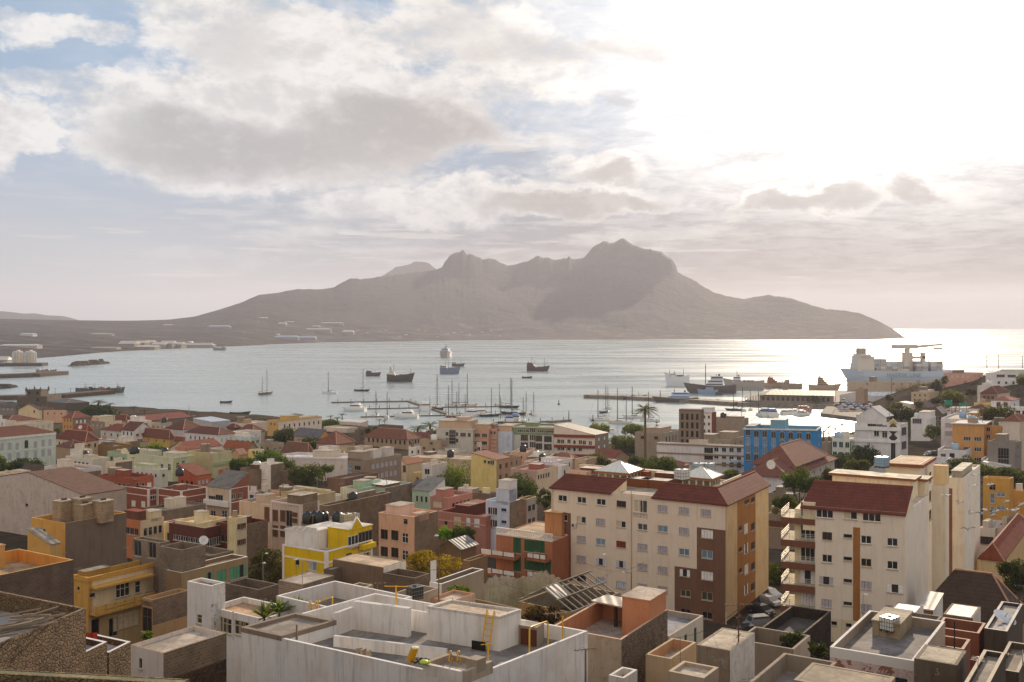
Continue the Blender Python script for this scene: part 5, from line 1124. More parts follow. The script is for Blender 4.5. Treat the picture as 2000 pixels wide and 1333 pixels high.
# ------------------------------------------------------------------ houses on the slope, left
crop(0, 780, 5)
hs('big whitewashed gable wall house at the left edge', (-220, 820, 850), 940, 12, 'p1.3 c9bcbc', 'p b0a4a0', Y=205, a=10, roof='gR', rc='t 7a5a4c', rh=3.2, group=GRP, over=.1, L=(w_([(260, 1035)], 'k', 1.1, .7),))
tank_house = hs('yellow house with a huge bare grey side wall and four block water tanks', (308, 638, 1235), 1212, 13, 'p d9a23c', 'p 7b6d64', Y=150, group=GRP, par=1.0, rc='f 6f655e', cap='p cfae6a', L=(w_([(348, 1278), (412, 1284)], 'd', 1.7, .75), w_([(300, 1335), (375, 1340)], 'd', 1.7, .75)))
crop(0, 1000, 4)
hs('lower yellow porch wing with a grey lean-to and a white gate', (215, 395, 470), 260, 9, 'p d6a344', 'p c9a860', Y=143, group=GRP, roof='mL', rc='i 8f8478', rh=1.6, L=(w_([(235, 190), (300, 195)], 'd', 1.9, .7),))
hs('ochre parapet house with a dark block side wall at the left edge', (-330, -150, 575), 528, 10, 'p d6a03a', 'b 6b5e55', Y=98, b=10, group=GRP, par=1.3, inner='p dd9a34', rc='f b59a78', cap='p cfa050', near=True, ex=((.05, .45, .72, 1.0, 3.2, 'p d29e48', 'f b79c7c'), (.45, .72, .8, 1.0, 2.4, 'p d8a450', 'f c2a682')))
yb = hs('yellow and cream balcony house with a long flat awning', (578, 690, 1300), 515, 10, 'p d6a63a', 'p e2d2ac', Y=121, group=GRP, par=1.1, inner='p cfa03c', rc='f b39a74', near=True, cap='p d9a536',
  PR=((690, 515, 720, 1400, 'p d39f34'), (1275, 380, 1300, 900, 'p d39f34'), (690, 820, 1300, 1400, 'p c9b184')), trim=('p d6a336', .5, .2),
  R=(w_([(722, 652)], 'k', .75, .55), w_([(960, 612)], 'd+', 2.0, 1.7), w_([(1077, 588)], 'd+', .8, 1.5), w_([(1186, 562)], 'c|', 1.9, 1.7), w_([(985, 845)], 'c', 3.6, 1.9), w_([(885, 900)], 'B', 1.2, 2.3), w_([(745, 900)], 'B', 1.1, 2.0)),
  L=(w_([(612, 600)], 'k', .5, .5),), ex=((.03, .33, .35, .85, 1.5, 'p b98c34', 'f 8f8476'),))
fr_ = yb.fR; am = MB(); t0, z0 = fr_.hit(XX(705), YY(585)); t1, z1 = fr_.hit(XX(1155), YY(492))
fbox(am, fr_, t0, t1, (z0 + z1) / 2 - .1, (z0 + z1) / 2 + .15, .0, 1.3, W('p d9a93e'), yb.base); am.build('awning_slab', yb.root)
bm = MB(); t0, zb0 = fr_.hit(XX(700), YY(800)); t1, _ = fr_.hit(XX(1150), YY(700)); _, zb1 = fr_.hit(XX(700), YY(715))
fbox(bm, fr_, t0, t1, zb0 - .1, zb0 + .12, 0, 1.4, W('p d6a63a'), yb.base)
for za, zc in ((zb0 + .12, zb0 + .34), (zb0 + .52, zb0 + .78), (zb0 + .95, zb0 + 1.12)): fbox(bm, fr_, t0, t1, za, zc, 1.25, 1.4, W('p d9b050'), yb.base)
for k in range(7):
    t = t0 + (t1 - t0) * k / 6; fbox(bm, fr_, t - .12, t + .12, zb0 + .12, zb0 + 1.13, 1.22, 1.42, W('p d6a63a'), yb.base)
bm.build('balcony', yb.root)
hs('tan house with green shutters and a round emblem under a block storey', (1295, 1420, 1938), 478, 8.5, 'p 8f7558', 'p a68e6c', Y=122, group=GRP, par=.5, rc='f a3917c', near=True, cap='p dcd6cc', R=(w_([(1637, 520)], 'Go', 1.3, 1.5), w_([(1732, 505)], 'G', 1.5, 1.6), w_([(1830, 478)], 'G', 1.4, 1.6), w_([(1888, 462)], 'Go', 1.6, 1.6), w_([(1728, 385)], 'k^', .7, .7)))
hs('unfinished grey block storey with open bays on the tan house', (1245, 1420, 1606), 300, 4.6, 'b 7d7468', 'b 81776a', Y=122.6, group=GRP, par=1.2, rc='f 7c7268', near=True, zb=None, R=(w_([(1580, 372)], 'B', 1.0, 1.3),))
hs('roofless grey block rooms behind the unfinished storey', (1035, 1250, 1330), 245, 5.5, 'b 857b70', 'b 7c7266', Y=128, group=GRP, par=1.6, rc='f 968a7c', near=True, L=(w_([(1075, 285), (1190, 300)], 'B', 1.4, 2.0),))
hs('low block wall house behind the tan house', (1605, 1640, 1826), 345, 8.5, 'b 80766a', 'b 83796c', Y=131, group=GRP, par=.9, b=6, rc='f 93887b', near=True)
hs('tan house with a pierced brick screen under rubble parapets', (1108, 1192, 1480), 690, 7.5, 'p b8935a', 'p b8946a', Y=106, group=GRP, par=.9, rc='f 9b8a78', near=True, cap='b 7c6c60', PL=((1108, 690, 1192, 745, 'b 7c6c60'),), PR=((1192, 690, 1480, 805, 'b 7c6c60'),), L=(w_([(1148, 845)], 'e+', 1.6, 2.6),))
mod = hs('white modern house with rows of paned windows', (1630, 2060, 2330), 840, 9.5, 'p dcd7d2', 'p d6d0ca', Y=97, group=GRP, par=.55, rc='f cda682', inner='p d8d4ce', near=True, vl=-2000, L=(w_([(1690, 868), (1733, 880), (1775, 892)], 'y+', 1.25, 1.5), w_([(1865, 905), (1910, 915)], 'y+', 1.2, 1.4)))
hs('white stair tower of the modern house with a flaking side', (1463, 1650, 1760), 580, 12, 'p dad4d0', 'p1.5 dcdad6', Y=99.5, group=GRP, par=.3, rc='f 8f857c', near=True, cat='stair tower', name='stair_tower', L=(w_([(1558, 838)], 'y+', .7, .9),), R=(w_([(1705, 735)], 'k', 2.4, .9),))
hs('small house with a pale flat roof over a dark rubble wall', (1020, 1277, 1770), 1106, 7, 'p d4ccc4', 's 6b5a4a', Y=75, group=GRP, par=.3, rc='f bfae9e', cap='b 9a8a7c', near=True, PR=((1277, 900, 1770, 1150, 'b 857868'),), L=(w_([(1098, 1185)], 'k', .35, .8),))
st1 = hs('roofless rubble stone house with a debris covered floor', (-420, -390, 672), 1198, 6, 's 8d7a62', 's 94816a', vl=-2600, vr=1480, Y=51.6, b=13, group=GRP, par=1.2, rc='f 9c948c', cap='s a08d76', near=True)
for lab_, xa, xb, ya in (('low rubble stone house with white coping stepping down, nearer the red cloth', 672, 838, 1095), ('lower rubble stone house with white coping, beside the pale flat roof', 850, 1022, 1100)):
    hs(lab_, (xa - 6, xa, xb), ya, 6, 's 85735e', 's 8f7d64', vl=-2600, vr=1480, Y=(st1.C + st1.dR * reach(st1.C, st1.dR, XX(xa))).y + .03, b=3.4, group=GRP, par=.4, rc='f b3a4a8', cap='p e0dedc', near=True)
hs('mossy foreground stone wall along the bottom left edge', (-900, 1420, 1500), 1343, 4, 's 8a8262', 's 86785e', vl=-12500, vr=1500, Y=41, a=.55, group=None, par=.02, rc='f 9a8e6c', cap='s 948a6a', cat='wall', name='stone_wall', near=True)

# ------------------------------------------------------------------ houses on the slope, centre
crop(400, 1000, 4)
yw = hs('bright yellow house with white trim, roof terrace and small gable', (608, 950, 1308), 310, 11.5, 'p e2bd14', 'p dcb818', Y=138, group=GRP, par=.9, rc='f d8d0c6', inner='p e6e2de', cap='p eae6e0', near=True,
  L=(w_([(722, 393)], 'k', .8, .9), w_([(838, 422)], 'sh', 1.7, 1.3), w_([(845, 600)], 'w', 1.8, 1.6), w_([(657, 320)], 'w^', .9, 2.2)), R=(w_([(1252, 352)], 'd', 2.0, 1.6), w_([(1128, 350)], 'k', 1.2, 1.0)),
  bands=(('p ebe7e2', -.02, .18, .07, 'LR'), ('p ebe7e2', 1.5, .22, .07, 'LR'), ('p ebe7e2', 6.5, .3, .5, 'L'), ('p ebe7e2', 0, .1, .07, 'C')))
R_ = lambda *a: roof_room(yw, *a)
R_(.5, 1.0, .0, .5, 3.0, 'p e0bb18', 'f d9d2c8'); R_(.3, .95, .56, 1.0, 2.6, 'p e8e4e0', 'f e0dad2'); R_(.05, .3, .55, 1.0, 3.0, 'p e4e0dc', 'i 8d867e')
gb = MB(); f0 = yw.fR; zz = yw.zr + 3.1
for a0, a1, hgt in ((.52, .78, 1.5),):
    ta, tb_ = yw.a * a0, yw.a * a1
    gb.face([f0.pt(ta, zz, .06) - yw.base, f0.pt(tb_, zz, .06) - yw.base, f0.pt((ta + tb_) / 2, zz + hgt, .06) - yw.base], W('p e0bb18'))
    gb.face([f0.pt(tb_, zz, -.3) - yw.base, f0.pt(ta, zz, -.3) - yw.base, f0.pt((ta + tb_) / 2, zz + hgt, -.3) - yw.base], W('p e0bb18'))
    for p, q in ((ta, (ta + tb_) / 2), (tb_, (ta + tb_) / 2)): fbox(gb, f0, 0, 0.001, 0, .001, 0, .001, W('p ebe7e2'), yw.base) if 0 else gb.tube([f0.pt(p, zz, -.1) - yw.base, f0.pt(q, zz + hgt, -.1) - yw.base], .2, W('p ebe7e2'), 4)
gb.build('gable', yw.root)
for x, y, w, h, st in ((1157, 228, 2.2, 1.6, 'd'), (1252, 215, 3.0, 2.4, 'k')):
    t, z = f0.hit(XX(x), YY(y)); fw, pw = window_meshes(w, h, st, True); o = inst('window', fw, yw.root, f0.pt(t, z, .05) - yw.base, f0.rz)
    if pw: inst('pane', pw, o)
bb = MB(); t0, z0 = f0.hit(XX(1205), YY(285)); band(bb, f0, t0, yw.a, z0 - .2, z0 + .5, .8, W('p e0bb18'), yw.base); bb.build('balcony', yw.root)
dm = MB(); fl = Face(yw.C + yw.dL * yw.b + yw.dR * (yw.a * .3 - .03), -yw.dL, 'L'); fbox(dm, fl, yw.b * .08, yw.b * .22, yw.zr, yw.zr + 2.1, 0, .06, W('w 6b4a30'), yw.base); dm.build('door', yw.root)
hs('plain brown plastered house with a tan flat roof', (1000, 1396, 1572), 437, 7, 'p 7d6a58', 'p e4ddd2', Y=118, group=GRP, par=.04, rc='f cdb294', near=True)
hs('dark block wall yard with white end posts', (1390, 1640, 1758), 520, 6, 'b 6d6055', 'b 75675b', Y=113, group=GRP, par=1.0, rc='f a8998a', near=True)
hs('little dark block outhouse against the yellow house', (930, 990, 1010), 455, 6.5, 'b 6e645e', 'b 756a62', Y=120, group=GRP, par=.1, a=4, near=True)
hs('grey block hut with a tilted tin roof below the yellow house', (575, 765, 800), 570, 5.5, 'b 8d8276', 'b 80766a', Y=112, group=GRP, par=.04, rc='f b5a698', a=5, near=True)
hs('dark block yard wall behind the white modern house', (160, 420, 580), 610, 6, 'b 6f655c', 'b 7a6f64', Y=116, group=GRP, par=1.2, rc='f 7f7468', near=True)
hs('grey parapet box roof with a dark recess', (998, 1108, 1316), 637, 5, 'p a3978b', 'p ab9c8c', Y=101, group=GRP, par=.6, rc='f 857a6e', near=True, vr=2300, cap='p b8ab9c')
hs('white walled roof terrace with open grey yards behind the foreground roof', (560, 1170, 1620), 795, 6, 'p d6d2cf', 'p cdc8c4', Y=82, vl=-1750, vr=2600, group=GRP, par=1.5, rc='f 968c84', inner='p cfcac6', near=True, cap='p e2dedb')
hs('grey parapet yard roof holding a black tank', (1400, 1560, 1830), 690, 5, 'p a89c90', 'p b3a698', Y=95, group=GRP, par=.7, rc='f a39688', near=True)
crop(800, 1000, 4)
hs('low roof with a terracotta edge beside the foreground roof box', (160, 330, 512), 705, 5, 'p c2a28c', 'p d9bda6', Y=97, group=GRP, par=.3, rc='f cdb8a4', cap='p b06a4c', near=True)
hs('white house with a chimney column and a bare grey parapet', (155, 250, 580), 565, 6.5, 'p e2dedb', 'p a89c8c', Y=112, group=GRP, par=1.1, rc='f b5a796', inner='p 8d8072', near=True, ex=((.02, .1, .8, 1.0, 3.3, 'p e6e3e0'),))
hs('brown ruined block house beside the balcony block', (415, 470, 610), 385, 5.5, 'p 9a7a58', 'p 937454', Y=147, group=GRP, par=2.2, rc='f 8a7560', near=True, L=(w_([(490, 395)], 'B', 1, 1.6),))
hs('small brown gabled ruin with a grey tin roof', (230, 400, 520), 290, 4.5, 'p 8d7458', 'p 8a7256', Y=172, group=GRP, roof='gR', rc='i 8c8a8a', rh=1.2)
oc = hs('orange brown balcony house with green shutters and a white lattice parapet', (676, 1116, 1132), 236, 15, 'p b5714e', 'p a86444', Y=152, vl=-2100, vr=2154, a=13, group=GRP, par=.1, rc='f c9ac8c', near=True,
  L=(w_([(840, 262), (840, 405)], 'E', 1.4, 2.4), w_([(937, 267), (1014, 272), (937, 410), (1014, 420)], 'g', 1.9, 1.8), w_([(1078, 290), (1078, 435)], 'E', 1.2, 2.4)), ex=((.35, .9, .08, .38, 3.6, 'p c08654', 'f d8b48c'),))
lt = MB(); fo = oc.fL; wmL = W('p e6e0da'); zt_ = oc.ztop
fbox(lt, fo, 0, oc.b, zt_, zt_ + .25, -.12, .06, wmL, oc.base); fbox(lt, fo, 0, oc.b, zt_ + 1.0, zt_ + 1.2, -.14, .08, wmL, oc.base)
nb = 26
for k in range(nb):
    t0 = oc.b * k / nb; t1 = oc.b * (k + 1) / nb
    for a, b_ in ((t0, t1), (t1, t0)): lt.tube([fo.pt(a, zt_ + .25, -.03) - oc.base, fo.pt(b_, zt_ + 1.0, -.03) - oc.base], .075, wmL, 4)
lt.build('lattice_parapet', oc.root)
for (x0, x1, y, o1) in ((595, 865, 335, 1.6), (945, 1098, 365, 1.2), (595, 865, 478, 1.6), (945, 1098, 508, 1.2)):
    bm = MB(); t0, z0 = fo.hit(XX(x0), YY(y)); t1, _ = fo.hit(XX(x1), YY(y)); z0 = fo.hit(XX((x0 + x1) / 2), YY(y))[1]
    fbox(bm, fo, t0, t1, z0 - .25, z0 + .1, 0, o1, W('p a86848'), oc.base); fbox(bm, fo, t0, t1, z0 + .25, z0 + .85, o1 - .12, o1, wmL, oc.base)
    for k in range(4): t = t0 + (t1 - t0) * k / 3; fbox(bm, fo, t - .08 + (.08 if k == 0 else -.08 if k == 3 else 0), t + .08 + (.08 if k == 0 else -.08 if k == 3 else 0), z0 + .1, z0 + .95, o1 - .16, o1 + .02, W('p 8a4a34'), oc.base)
    bm.build('balcony', oc.root)

# the roofless ruin with bare rafters
ru = hs('roofless ruin with broken white walls beside a frame of bare rafters', (430, 860, 1290), 760, 6, 'p1.6 b3935a', 'p1.6 b59560', Y=112, group=GRP, par=3.4, rc='f 7a6a5a', inner='p1.5 b9b8a0', cap='p1.6 8a7a68', near=True, vl=-1500, vr=2500)
jb = MB(); rr = random.Random(5); jm = W('p1.6 bdb6a8')
q_ = lambda u, v, z: Vector((*(ru.C + ru.dR * u + ru.dL * v), z)) - ru.base
for (u0, v0, u1, v1) in ((0.2, ru.b - .2, ru.a - .2, ru.b - .2), (ru.a - .2, ru.b, ru.a - .2, .3)):
    n = 48; hs_ = [max(.04, 1.5 * (1 - abs(2 * k / n - 1)) + .14 * sin(k * 1.1) + .1 * sin(k * .37 + 1) + rr.uniform(-.05, .05)) for k in range(n + 1)]
    for k in range(n):
        A = lambda s, z, o: q_(u0 + (u1 - u0) * s, v0 + (v1 - v0) * s, z) + o
        off = Vector((ru.dL.x, ru.dL.y, 0)) * .3 if v0 == v1 else Vector((ru.dR.x, ru.dR.y, 0)) * .3
        z0 = ru.ztop; a, b_ = k / n, (k + 1) / n; O = Vector((0, 0, 0))
        jb.face([A(a, z0, O), A(b_, z0, O), A(b_, z0 + hs_[k + 1], O), A(a, z0 + hs_[k], O)], jm); jb.face([A(b_, z0, off), A(a, z0, off), A(a, z0 + hs_[k], off), A(b_, z0 + hs_[k + 1], off)], jm)
        jb.face([A(a, z0 + hs_[k], O), A(b_, z0 + hs_[k + 1], O), A(b_, z0 + hs_[k + 1], off), A(a, z0 + hs_[k], off)], W('s 8a7a68'))
jb.build('broken_wall', ru.root)
rf = hs('rafter frame of a lost roof over low walls', (850, 1270, 1650), 790, 5, 'p1.6 a88a56', 'p1.5 a08a66', Y=104, group=GRP, par=2.5, rc='f 5f564e', inner='p1.5 8f8676', near=True, vl=-1500, vr=2500)
gm = mat('wood', '9a8f84')
gb = MB(); q_ = lambda u, v, z: Vector((*(rf.C + rf.dR * u + rf.dL * v), z)) - rf.base
for k in range(9):
    u = rf.a * (k + .3) / 9; gb.tube([q_(u, .1, rf.ztop), q_(u, rf.b * .55, rf.ztop + 1.9), q_(u, rf.b - .1, rf.ztop + .2)], .09, gm, 4)
for v, z in ((.1, .05), (rf.b * .28, 1.0), (rf.b * .55, 1.95), (rf.b * .8, 1.0), (rf.b - .1, .25)): gb.tube([q_(0, v, rf.ztop + z), q_(rf.a, v, rf.ztop + z)], .08, gm, 4)
gb.build('rafters', rf.root)
for k, (u0, u1, v0, v1, zz) in enumerate(((.05, .3, .3, .55, 1.15), (.62, .8, .56, .8, 1.0))):
    sm_ = MB(); sm_.face([q_(rf.a * u0, rf.b * v0, rf.ztop + 1.05 if v0 < .5 else rf.ztop + 2.0), q_(rf.a * u1, rf.b * v0, rf.ztop + 1.05 if v0 < .5 else rf.ztop + 2.0), q_(rf.a * u1, rf.b * v1, rf.ztop + 2.0 if v0 < .5 else rf.ztop + 1.1), q_(rf.a * u0, rf.b * v1, rf.ztop + 2.0 if v0 < .5 else rf.ztop + 1.1)], W('i 8f8880')); sm_.build('roof_sheet', rf.root)

sal = hs('salmon walled roof terrace house with a block side wall', (1105, 1655, 2015), 1000, 8, 'p1.2 a0978f', 's 8f8274', Y=80, vl=-2100, vr=2150, group=GRP, par=1.7, rc='f b3a294', inner='p c4835c', cap='p d0ab94', near=True)
roof_room(sal, .62, .995, .02, .42, 3.3, 'p c98860', 'f b7a594')
part_box(sal, spot(1610, 740, sal.zr + 1.8), .25, .25, sal.zr, sal.zr + 1.9, 'w 4a3024', 'post'); pt = MB(); c = spot(1610, 700, sal.zr + 2.0)
pt.box((c.x - sal.base.x, c.y - sal.base.y, sal.zr + 2.0 - sal.base.z), (2.6, 3.6, .12), W('i b3a69a'), radians(52)); pt.build('shade_roof', sal.root)

# ------------------------------------------------------------------ the white foreground house with yellow ladders
crop(400, 1000, 4)
wf = hs('large white foreground house with a grey roof terrace and yellow ladders', (287, 2040, 2992), 1308, 8, 'p1.15 e2dfdd', 'p1.15 e2dfdd', Y=63.9, vl=-2200, vr=2650, group=GRP, par=1.05, rc='f 8f8780', inner='p1.1 e2dfdc', cap='p e4e0dc', near=True)
FL, FR_ = wf.fL, wf.fR; zT = wf.zr
def fp(x, y, z): return spot(x, y, z)
def quad_room(pts, z0, z1, spec, name, top='f b3aaa2', ring=None, rim=.22, depth=.3):
    """a box from four plan points, with an optional raised rim round its roof"""
    mb = MB(); m = W(spec); P2 = [Vector((p.x - wf.base.x, p.y - wf.base.y)) for p in pts]
    a_, b_ = z0 - wf.base.z, z1 - wf.base.z
    if not ring: mb.prism(P2, a_, b_, m, W(top))
    else:
        rm_ = W(ring); c = sum(P2, Vector((0, 0))) / 4
        for i in range(4):
            p, q = P2[i], P2[(i + 1) % 4]; mb.face([(p.x, p.y, a_), (q.x, q.y, a_), (q.x, q.y, b_ - depth), (p.x, p.y, b_ - depth)], m)
        o = [c + (p - c) * 1.012 for p in P2]; k = [p + (c - p).normalized() * rim * 1.5 for p in P2]
        for i in range(4):
            j = (i + 1) % 4
            mb.face([(*o[i], b_ - depth), (*o[j], b_ - depth), (*o[j], b_), (*o[i], b_)], rm_); mb.face([(*o[i], b_), (*o[j], b_), (*k[j], b_), (*k[i], b_)], rm_)
            mb.face([(*k[j], b_ - depth * .8), (*k[i], b_ - depth * .8), (*k[i], b_), (*k[j], b_)], rm_)
        mb.face([(*p, b_ - depth * .8) for p in k], W(top))
    return mb.build(name, wf.root)
# water tower room at the left corner: front corner lies in the front wall's plane
ft = FL.hit(XX(600), YY(970)); zt2 = ft[1]
lf = FL.pt(FL.hit(XX(287), YY(905))[0], 0, .02); fc = FL.pt(ft[0], 0, .02)
rg = Vector((fc.x, fc.y)) + wf.dR * reach(Vector((fc.x, fc.y)), wf.dR, XX(1025)); bk = Vector((lf.x, lf.y)) + (rg - Vector((fc.x, fc.y)))
quad_room([Vector((lf.x, lf.y, 0)), Vector((fc.x, fc.y, 0)), Vector((rg.x, rg.y, 0)), Vector((bk.x, bk.y, 0))], wf.z0, zt2, 'p1.15 e2e0de', 'tank_room', 'f a89b8e', 'p 8f8378', .3, .35)
def slab_wall(x0, y0, x1, y1, h, th, spec='p1.1 e2dfdc', name='terrace_wall', dirv=None):
    """a free wall from the foot pixel (x0, y0) to (x1, y1) on the terrace"""
    p, q = spot(x0, y0, zT), spot(x1, y1, zT); d = Vector((q.x - p.x, q.y - p.y)); n = Vector((-d.y, d.x)).normalized() * th
    if n.y < 0: n = -n
    pl = [Vector((p.x, p.y)), Vector((q.x, q.y)), Vector((q.x, q.y)) + n, Vector((p.x, p.y)) + n]
    mb = MB(); mb.prism([v - Vector((wf.base.x, wf.base.y)) for v in pl], zT - wf.base.z, zT + h - wf.base.z, W(spec), W('p d0ccc8')); return mb.build(name, wf.root)
slab_wall(1160, 920, 1590, 982, 2.2, .45)
slab_wall(1027, 972, 1160, 920, 1.75, .3)
slab_wall(1590, 925, 1740, 950, 1.6, .25)
slab_wall(1005, 1055, 1885, 1165, .82, .25)
slab_wall(1885, 1165, 1965, 1130, .3, .25)
# big roof box with the ladder: foot corners on the terrace
A0, B0 = spot(1737, 1000, zT), spot(2300, 1092, zT)
C0 = Vector((B0.x, B0.y)) + wf.dR * reach(Vector((B0.x, B0.y)), wf.dR, XX(2470)); D0 = Vector((A0.x, A0.y)) + (C0 - Vector((B0.x, B0.y)))
quad_room([A0, B0, Vector((*C0, 0)), Vector((*D0, 0))], zT, zT + 2.55, 'p1.1 e2dfdc', 'stair_room', 'f cbb49c', 'p1.2 cfc9c2', .2, .2)
hb_ = MB(); p = spot(2140, 1050, zT + .35); d = (B0 - A0).normalized(); 
hb_.box((p.x - wf.base.x - d.y * -.02, p.y - wf.base.y - .04, zT + .4 - wf.base.z), (1.1, .1, .62), mat('plain', '1c1a18'), atan2(d.y, d.x)); hb_.build('hatch_opening', wf.root)
# brown cupboard by the roof box
p = spot(2500, 1050, zT); cb = MB(); rz = atan2(d.y, d.x)
cb.box((p.x + .5 - wf.base.x, p.y + .7 - wf.base.y, zT + .72 - wf.base.z), (1.5, 1.3, 1.44), W('p 9a9088'), rz, W('f a79d94')); cb.build('cupboard_box', wf.root)
cd = MB(); 
for k in (-1, 1): cd.box((p.x + .28 + k * .34 * d.x - wf.base.x, p.y + .02 + k * .34 * d.y - wf.base.y, zT + .66 - wf.base.z), (.62, .08, 1.15), W('w 6e3a26'), rz)
cd.build('cupboard_door', wf.root)
# planter tray at the front corner
pc = Vector((wf.C.x, wf.C.y)); zp = wf.ztop
tr = MB()
qq = lambda u, v, z: Vector((*(wf.C + wf.dR * u + wf.dL * v), z)) - wf.base
def rimbox(u0, u1, v0, v1, z0, z1, spec): tr.prism([qq(u0, v0, 0).xy, qq(u1, v0, 0).xy, qq(u1, v1, 0).xy, qq(u0, v1, 0).xy], z0 - wf.base.z, z1 - wf.base.z, W(spec), None, True)
rimbox(-.02, 2.6, -.02, .25, zp - .3, zp + .5, 'p b3a9a0'); rimbox(-.02, .25, .26, 3.4, zp - .3, zp + .42, 'p1.1 dedad6'); rimbox(2.3, 2.62, .26, 3.4, zp - .6, zp + .45, 'p 9f958c'); rimbox(.26, 2.29, 3.1, 3.42, zp - .5, zp + .5, 'p a79c92')
rimbox(.26, 2.29, .26, 3.09, zp - .4, zp + .1, 'f a8978a'); rimbox(1.0, 1.9, -.03, .8, zp + .1, zp + .95, 'p a0968c')
tr.build('corner_tray', wf.root)

# ------------------------------------------------------------------ houses on the slope, right
crop(1200, 1000, 4)
hs('cream walled house with three dark doors below the big apartment block', (405, 428, 694), 972, 6, 'p b9aca0', 'p d9cdb8', Y=103, b=7, group=GRP, par=.6, rc='f 8f8c90', inner='p a89e98', near=True, R=(w_([(488, 1058)], 'B', .9, 1.6), w_([(558, 1020)], 'B', .7, 1.7), w_([(632, 985)], 'E', .7, 2.2)))
hs('little white roof edge house beside the tall block wall', (60, 75, 180), 1300, 5, 'p d9d2cc', 'p dcd6d0', Y=70, b=1.2, group=GRP, par=.5, rc='f 8d8274', near=True)
hs('low cream courtyard wall house by the block wall', (418, 440, 640), 1150, 5.5, 'p b9a78e', 'p d9bb92', Y=80, b=2.2, group=GRP, par=.9, inner='p c99a70', rc='f b0a090', near=True)
sh = hs('grey roof shed with a brown door and a white side', (640, 903, 1096), 1085, 6, 'p1.5 8f8274', 'p1.2 d2ccc4', Y=70, group=GRP, par=.02, rc='f c9b8a2', near=True, L=(w_([(690, 1170)], 'D', .95, 1.9),))
hs('low grey roof slabs in front of the grey shed', (420, 700, 815), 1300, 4, 'p b5a898', 'p a89c8e', Y=61, group=GRP, par=.25, rc='f c4b5a4', near=True)
hs('dark stone walled yard by the street', (1112, 1440, 1692), 985, 5, 's 4a423c', 's 544a42', Y=101, group=GRP, par=1.2, rc='f 5d5650', cap='s 857a6e', near=True)
hs('yard of dark earth behind a light gabled wall', (1385, 1400, 1530), 1075, 5, 'p 8f857c', 'p c4bab2', Y=84, b=5, group=GRP, par=1.5, rc='f 463f38', near=True)
gp = hs('grey block parapet roof at the bottom edge with a flat concrete room', (1000, 1450, 1740), 1460, 3, 'b 8d8278', 'b 908478', Y=57, group=GRP, par=1.1, rc='f a39890', inner='p 938a82', near=True)
crop(1500, 1000, 4)
hs('flat concrete roof room in the lower right foreground', (200, 875, 1050), 1440, 3.2, 'p 9d9084', 'p a89b8e', Y=52, a=3.4, group=GRP, par=.02, rc='f a89680', near=True)
pk = hs('white parapet house with pink and rust paint peeling off its wall', (483, 1140, 1560), 1166, 7, 'p dcc4bc', 'p b9aaa2', Y=71, a=11.5, group=GRP, par=.75, rc='f 857d78', inner='p a3988e', cap='p d9d2cc', near=True, L=(w_([(915, 1315), (1040, 1345)], 'd', 1.0, .9),))
# its peeling paint: a wall skin with its own patchy material
pm_, g_, b_ = new_mat('peeling_paint')
v_, oi_, uv_ = seeded(g_); ux, uy, uz = g_.xyz(uv_)
n_ = g_.noise(v_, .9, 9, .68, .6); n3 = g_.noise(v_, 5, 4, .6)
hgt_ = g_.m('MULTIPLY', g_.m('SUBTRACT', g_.ramp(uy, pk.ztop - pk.z0 - 2.6, pk.ztop - pk.z0 - .9, smooth=False), .5), .10)
edge = g_.ramp(uy, pk.ztop - pk.z0 - .75, pk.ztop - pk.z0 - .72, 1, 0)
msk = g_.m('MULTIPLY', g_.ramp(g_.m('ADD', n_, hgt_), .545, .56), edge)
c0_ = g_.mix(g_.ramp(n3, .4, .7), (.62, .47, .43, 1), (.5, .37, .33, 1)); c0_ = g_.mix(edge, (.68, .64, .60, 1), c0_)
g_.put(b_.inputs['Base Color'], g_.mix(msk, c0_, (.27, .11, .07, 1))); b_.inputs['Roughness'].default_value = .9
wl_ = [o for o in pk.root.children if o.name.startswith('wall')][0]
wl_.data.materials[0] = pm_
hs('stained concrete roof block at the corner of the peeling house', (1142, 1478, 1552), 1200, 6.5, 'p1.5 6e645a', 'p1.5 7d7268', Y=66.5, group=GRP, par=.02, rc='f b3a690', near=True)
roof_room(pk, .62, .98, .42, .78, 1.15, 'p1.4 a3957f', 'f b0a28c')
tcm = dict(group=GRP, near=True, vl=-2100, vr=2300)
hs('terracotta walled roof yard right of the peeling house', (1310, 1650, 1702), 950, 7, 'p 8d5240', 'p 8a5040', Y=86, par=1.2, inner='p 8f5a48', rc='f 7d6558', cap='p d0b3a2', **tcm)
hs('lower terracotta roof yard nearer the peeling house', (1280, 1530, 1582), 1075, 7, 'p1.3 8f857a', 'p 8f5443', Y=78, par=.9, inner='p 96604c', rc='f a08c7c', cap='p c9b0a2', **tcm)
hs('dark walled house with a pale roof under the right hand dish', (1690, 1870, 1990), 935, 8, 'p 4f4640', 'p 594f48', Y=84, par=.3, rc='f b5aca6', cap='p cfc6be', **tcm)
hs('block hut with a ribbed white roof', (1368, 1600, 1662), 832, 6, 'b 756a62', 'p cfc8c2', Y=96, par=.02, rc='i d9c9be', **tcm)
hs('block hut with a blue roof edge and white end', (940, 1152, 1196), 805, 7, 'b 6a625e', 'p cdd0d6', Y=104, a=4, par=.02, rc='i c4c8d0', **tcm)
hs('white lean-to house with a rust red slope', (1180, 1290, 1460), 775, 7, 'p 8a5a4a', 'p d0ccc8', Y=110, a=5.5, roof='mR', rc='i b9aea6', rh=.6, **tcm)
hs('low rubbish strewn roof behind the terracotta yards', (1000, 1300, 1360), 890, 6, 'p 7f746a', 'p 8a7f74', Y=92, par=.3, rc='f 9a8f84', **tcm)
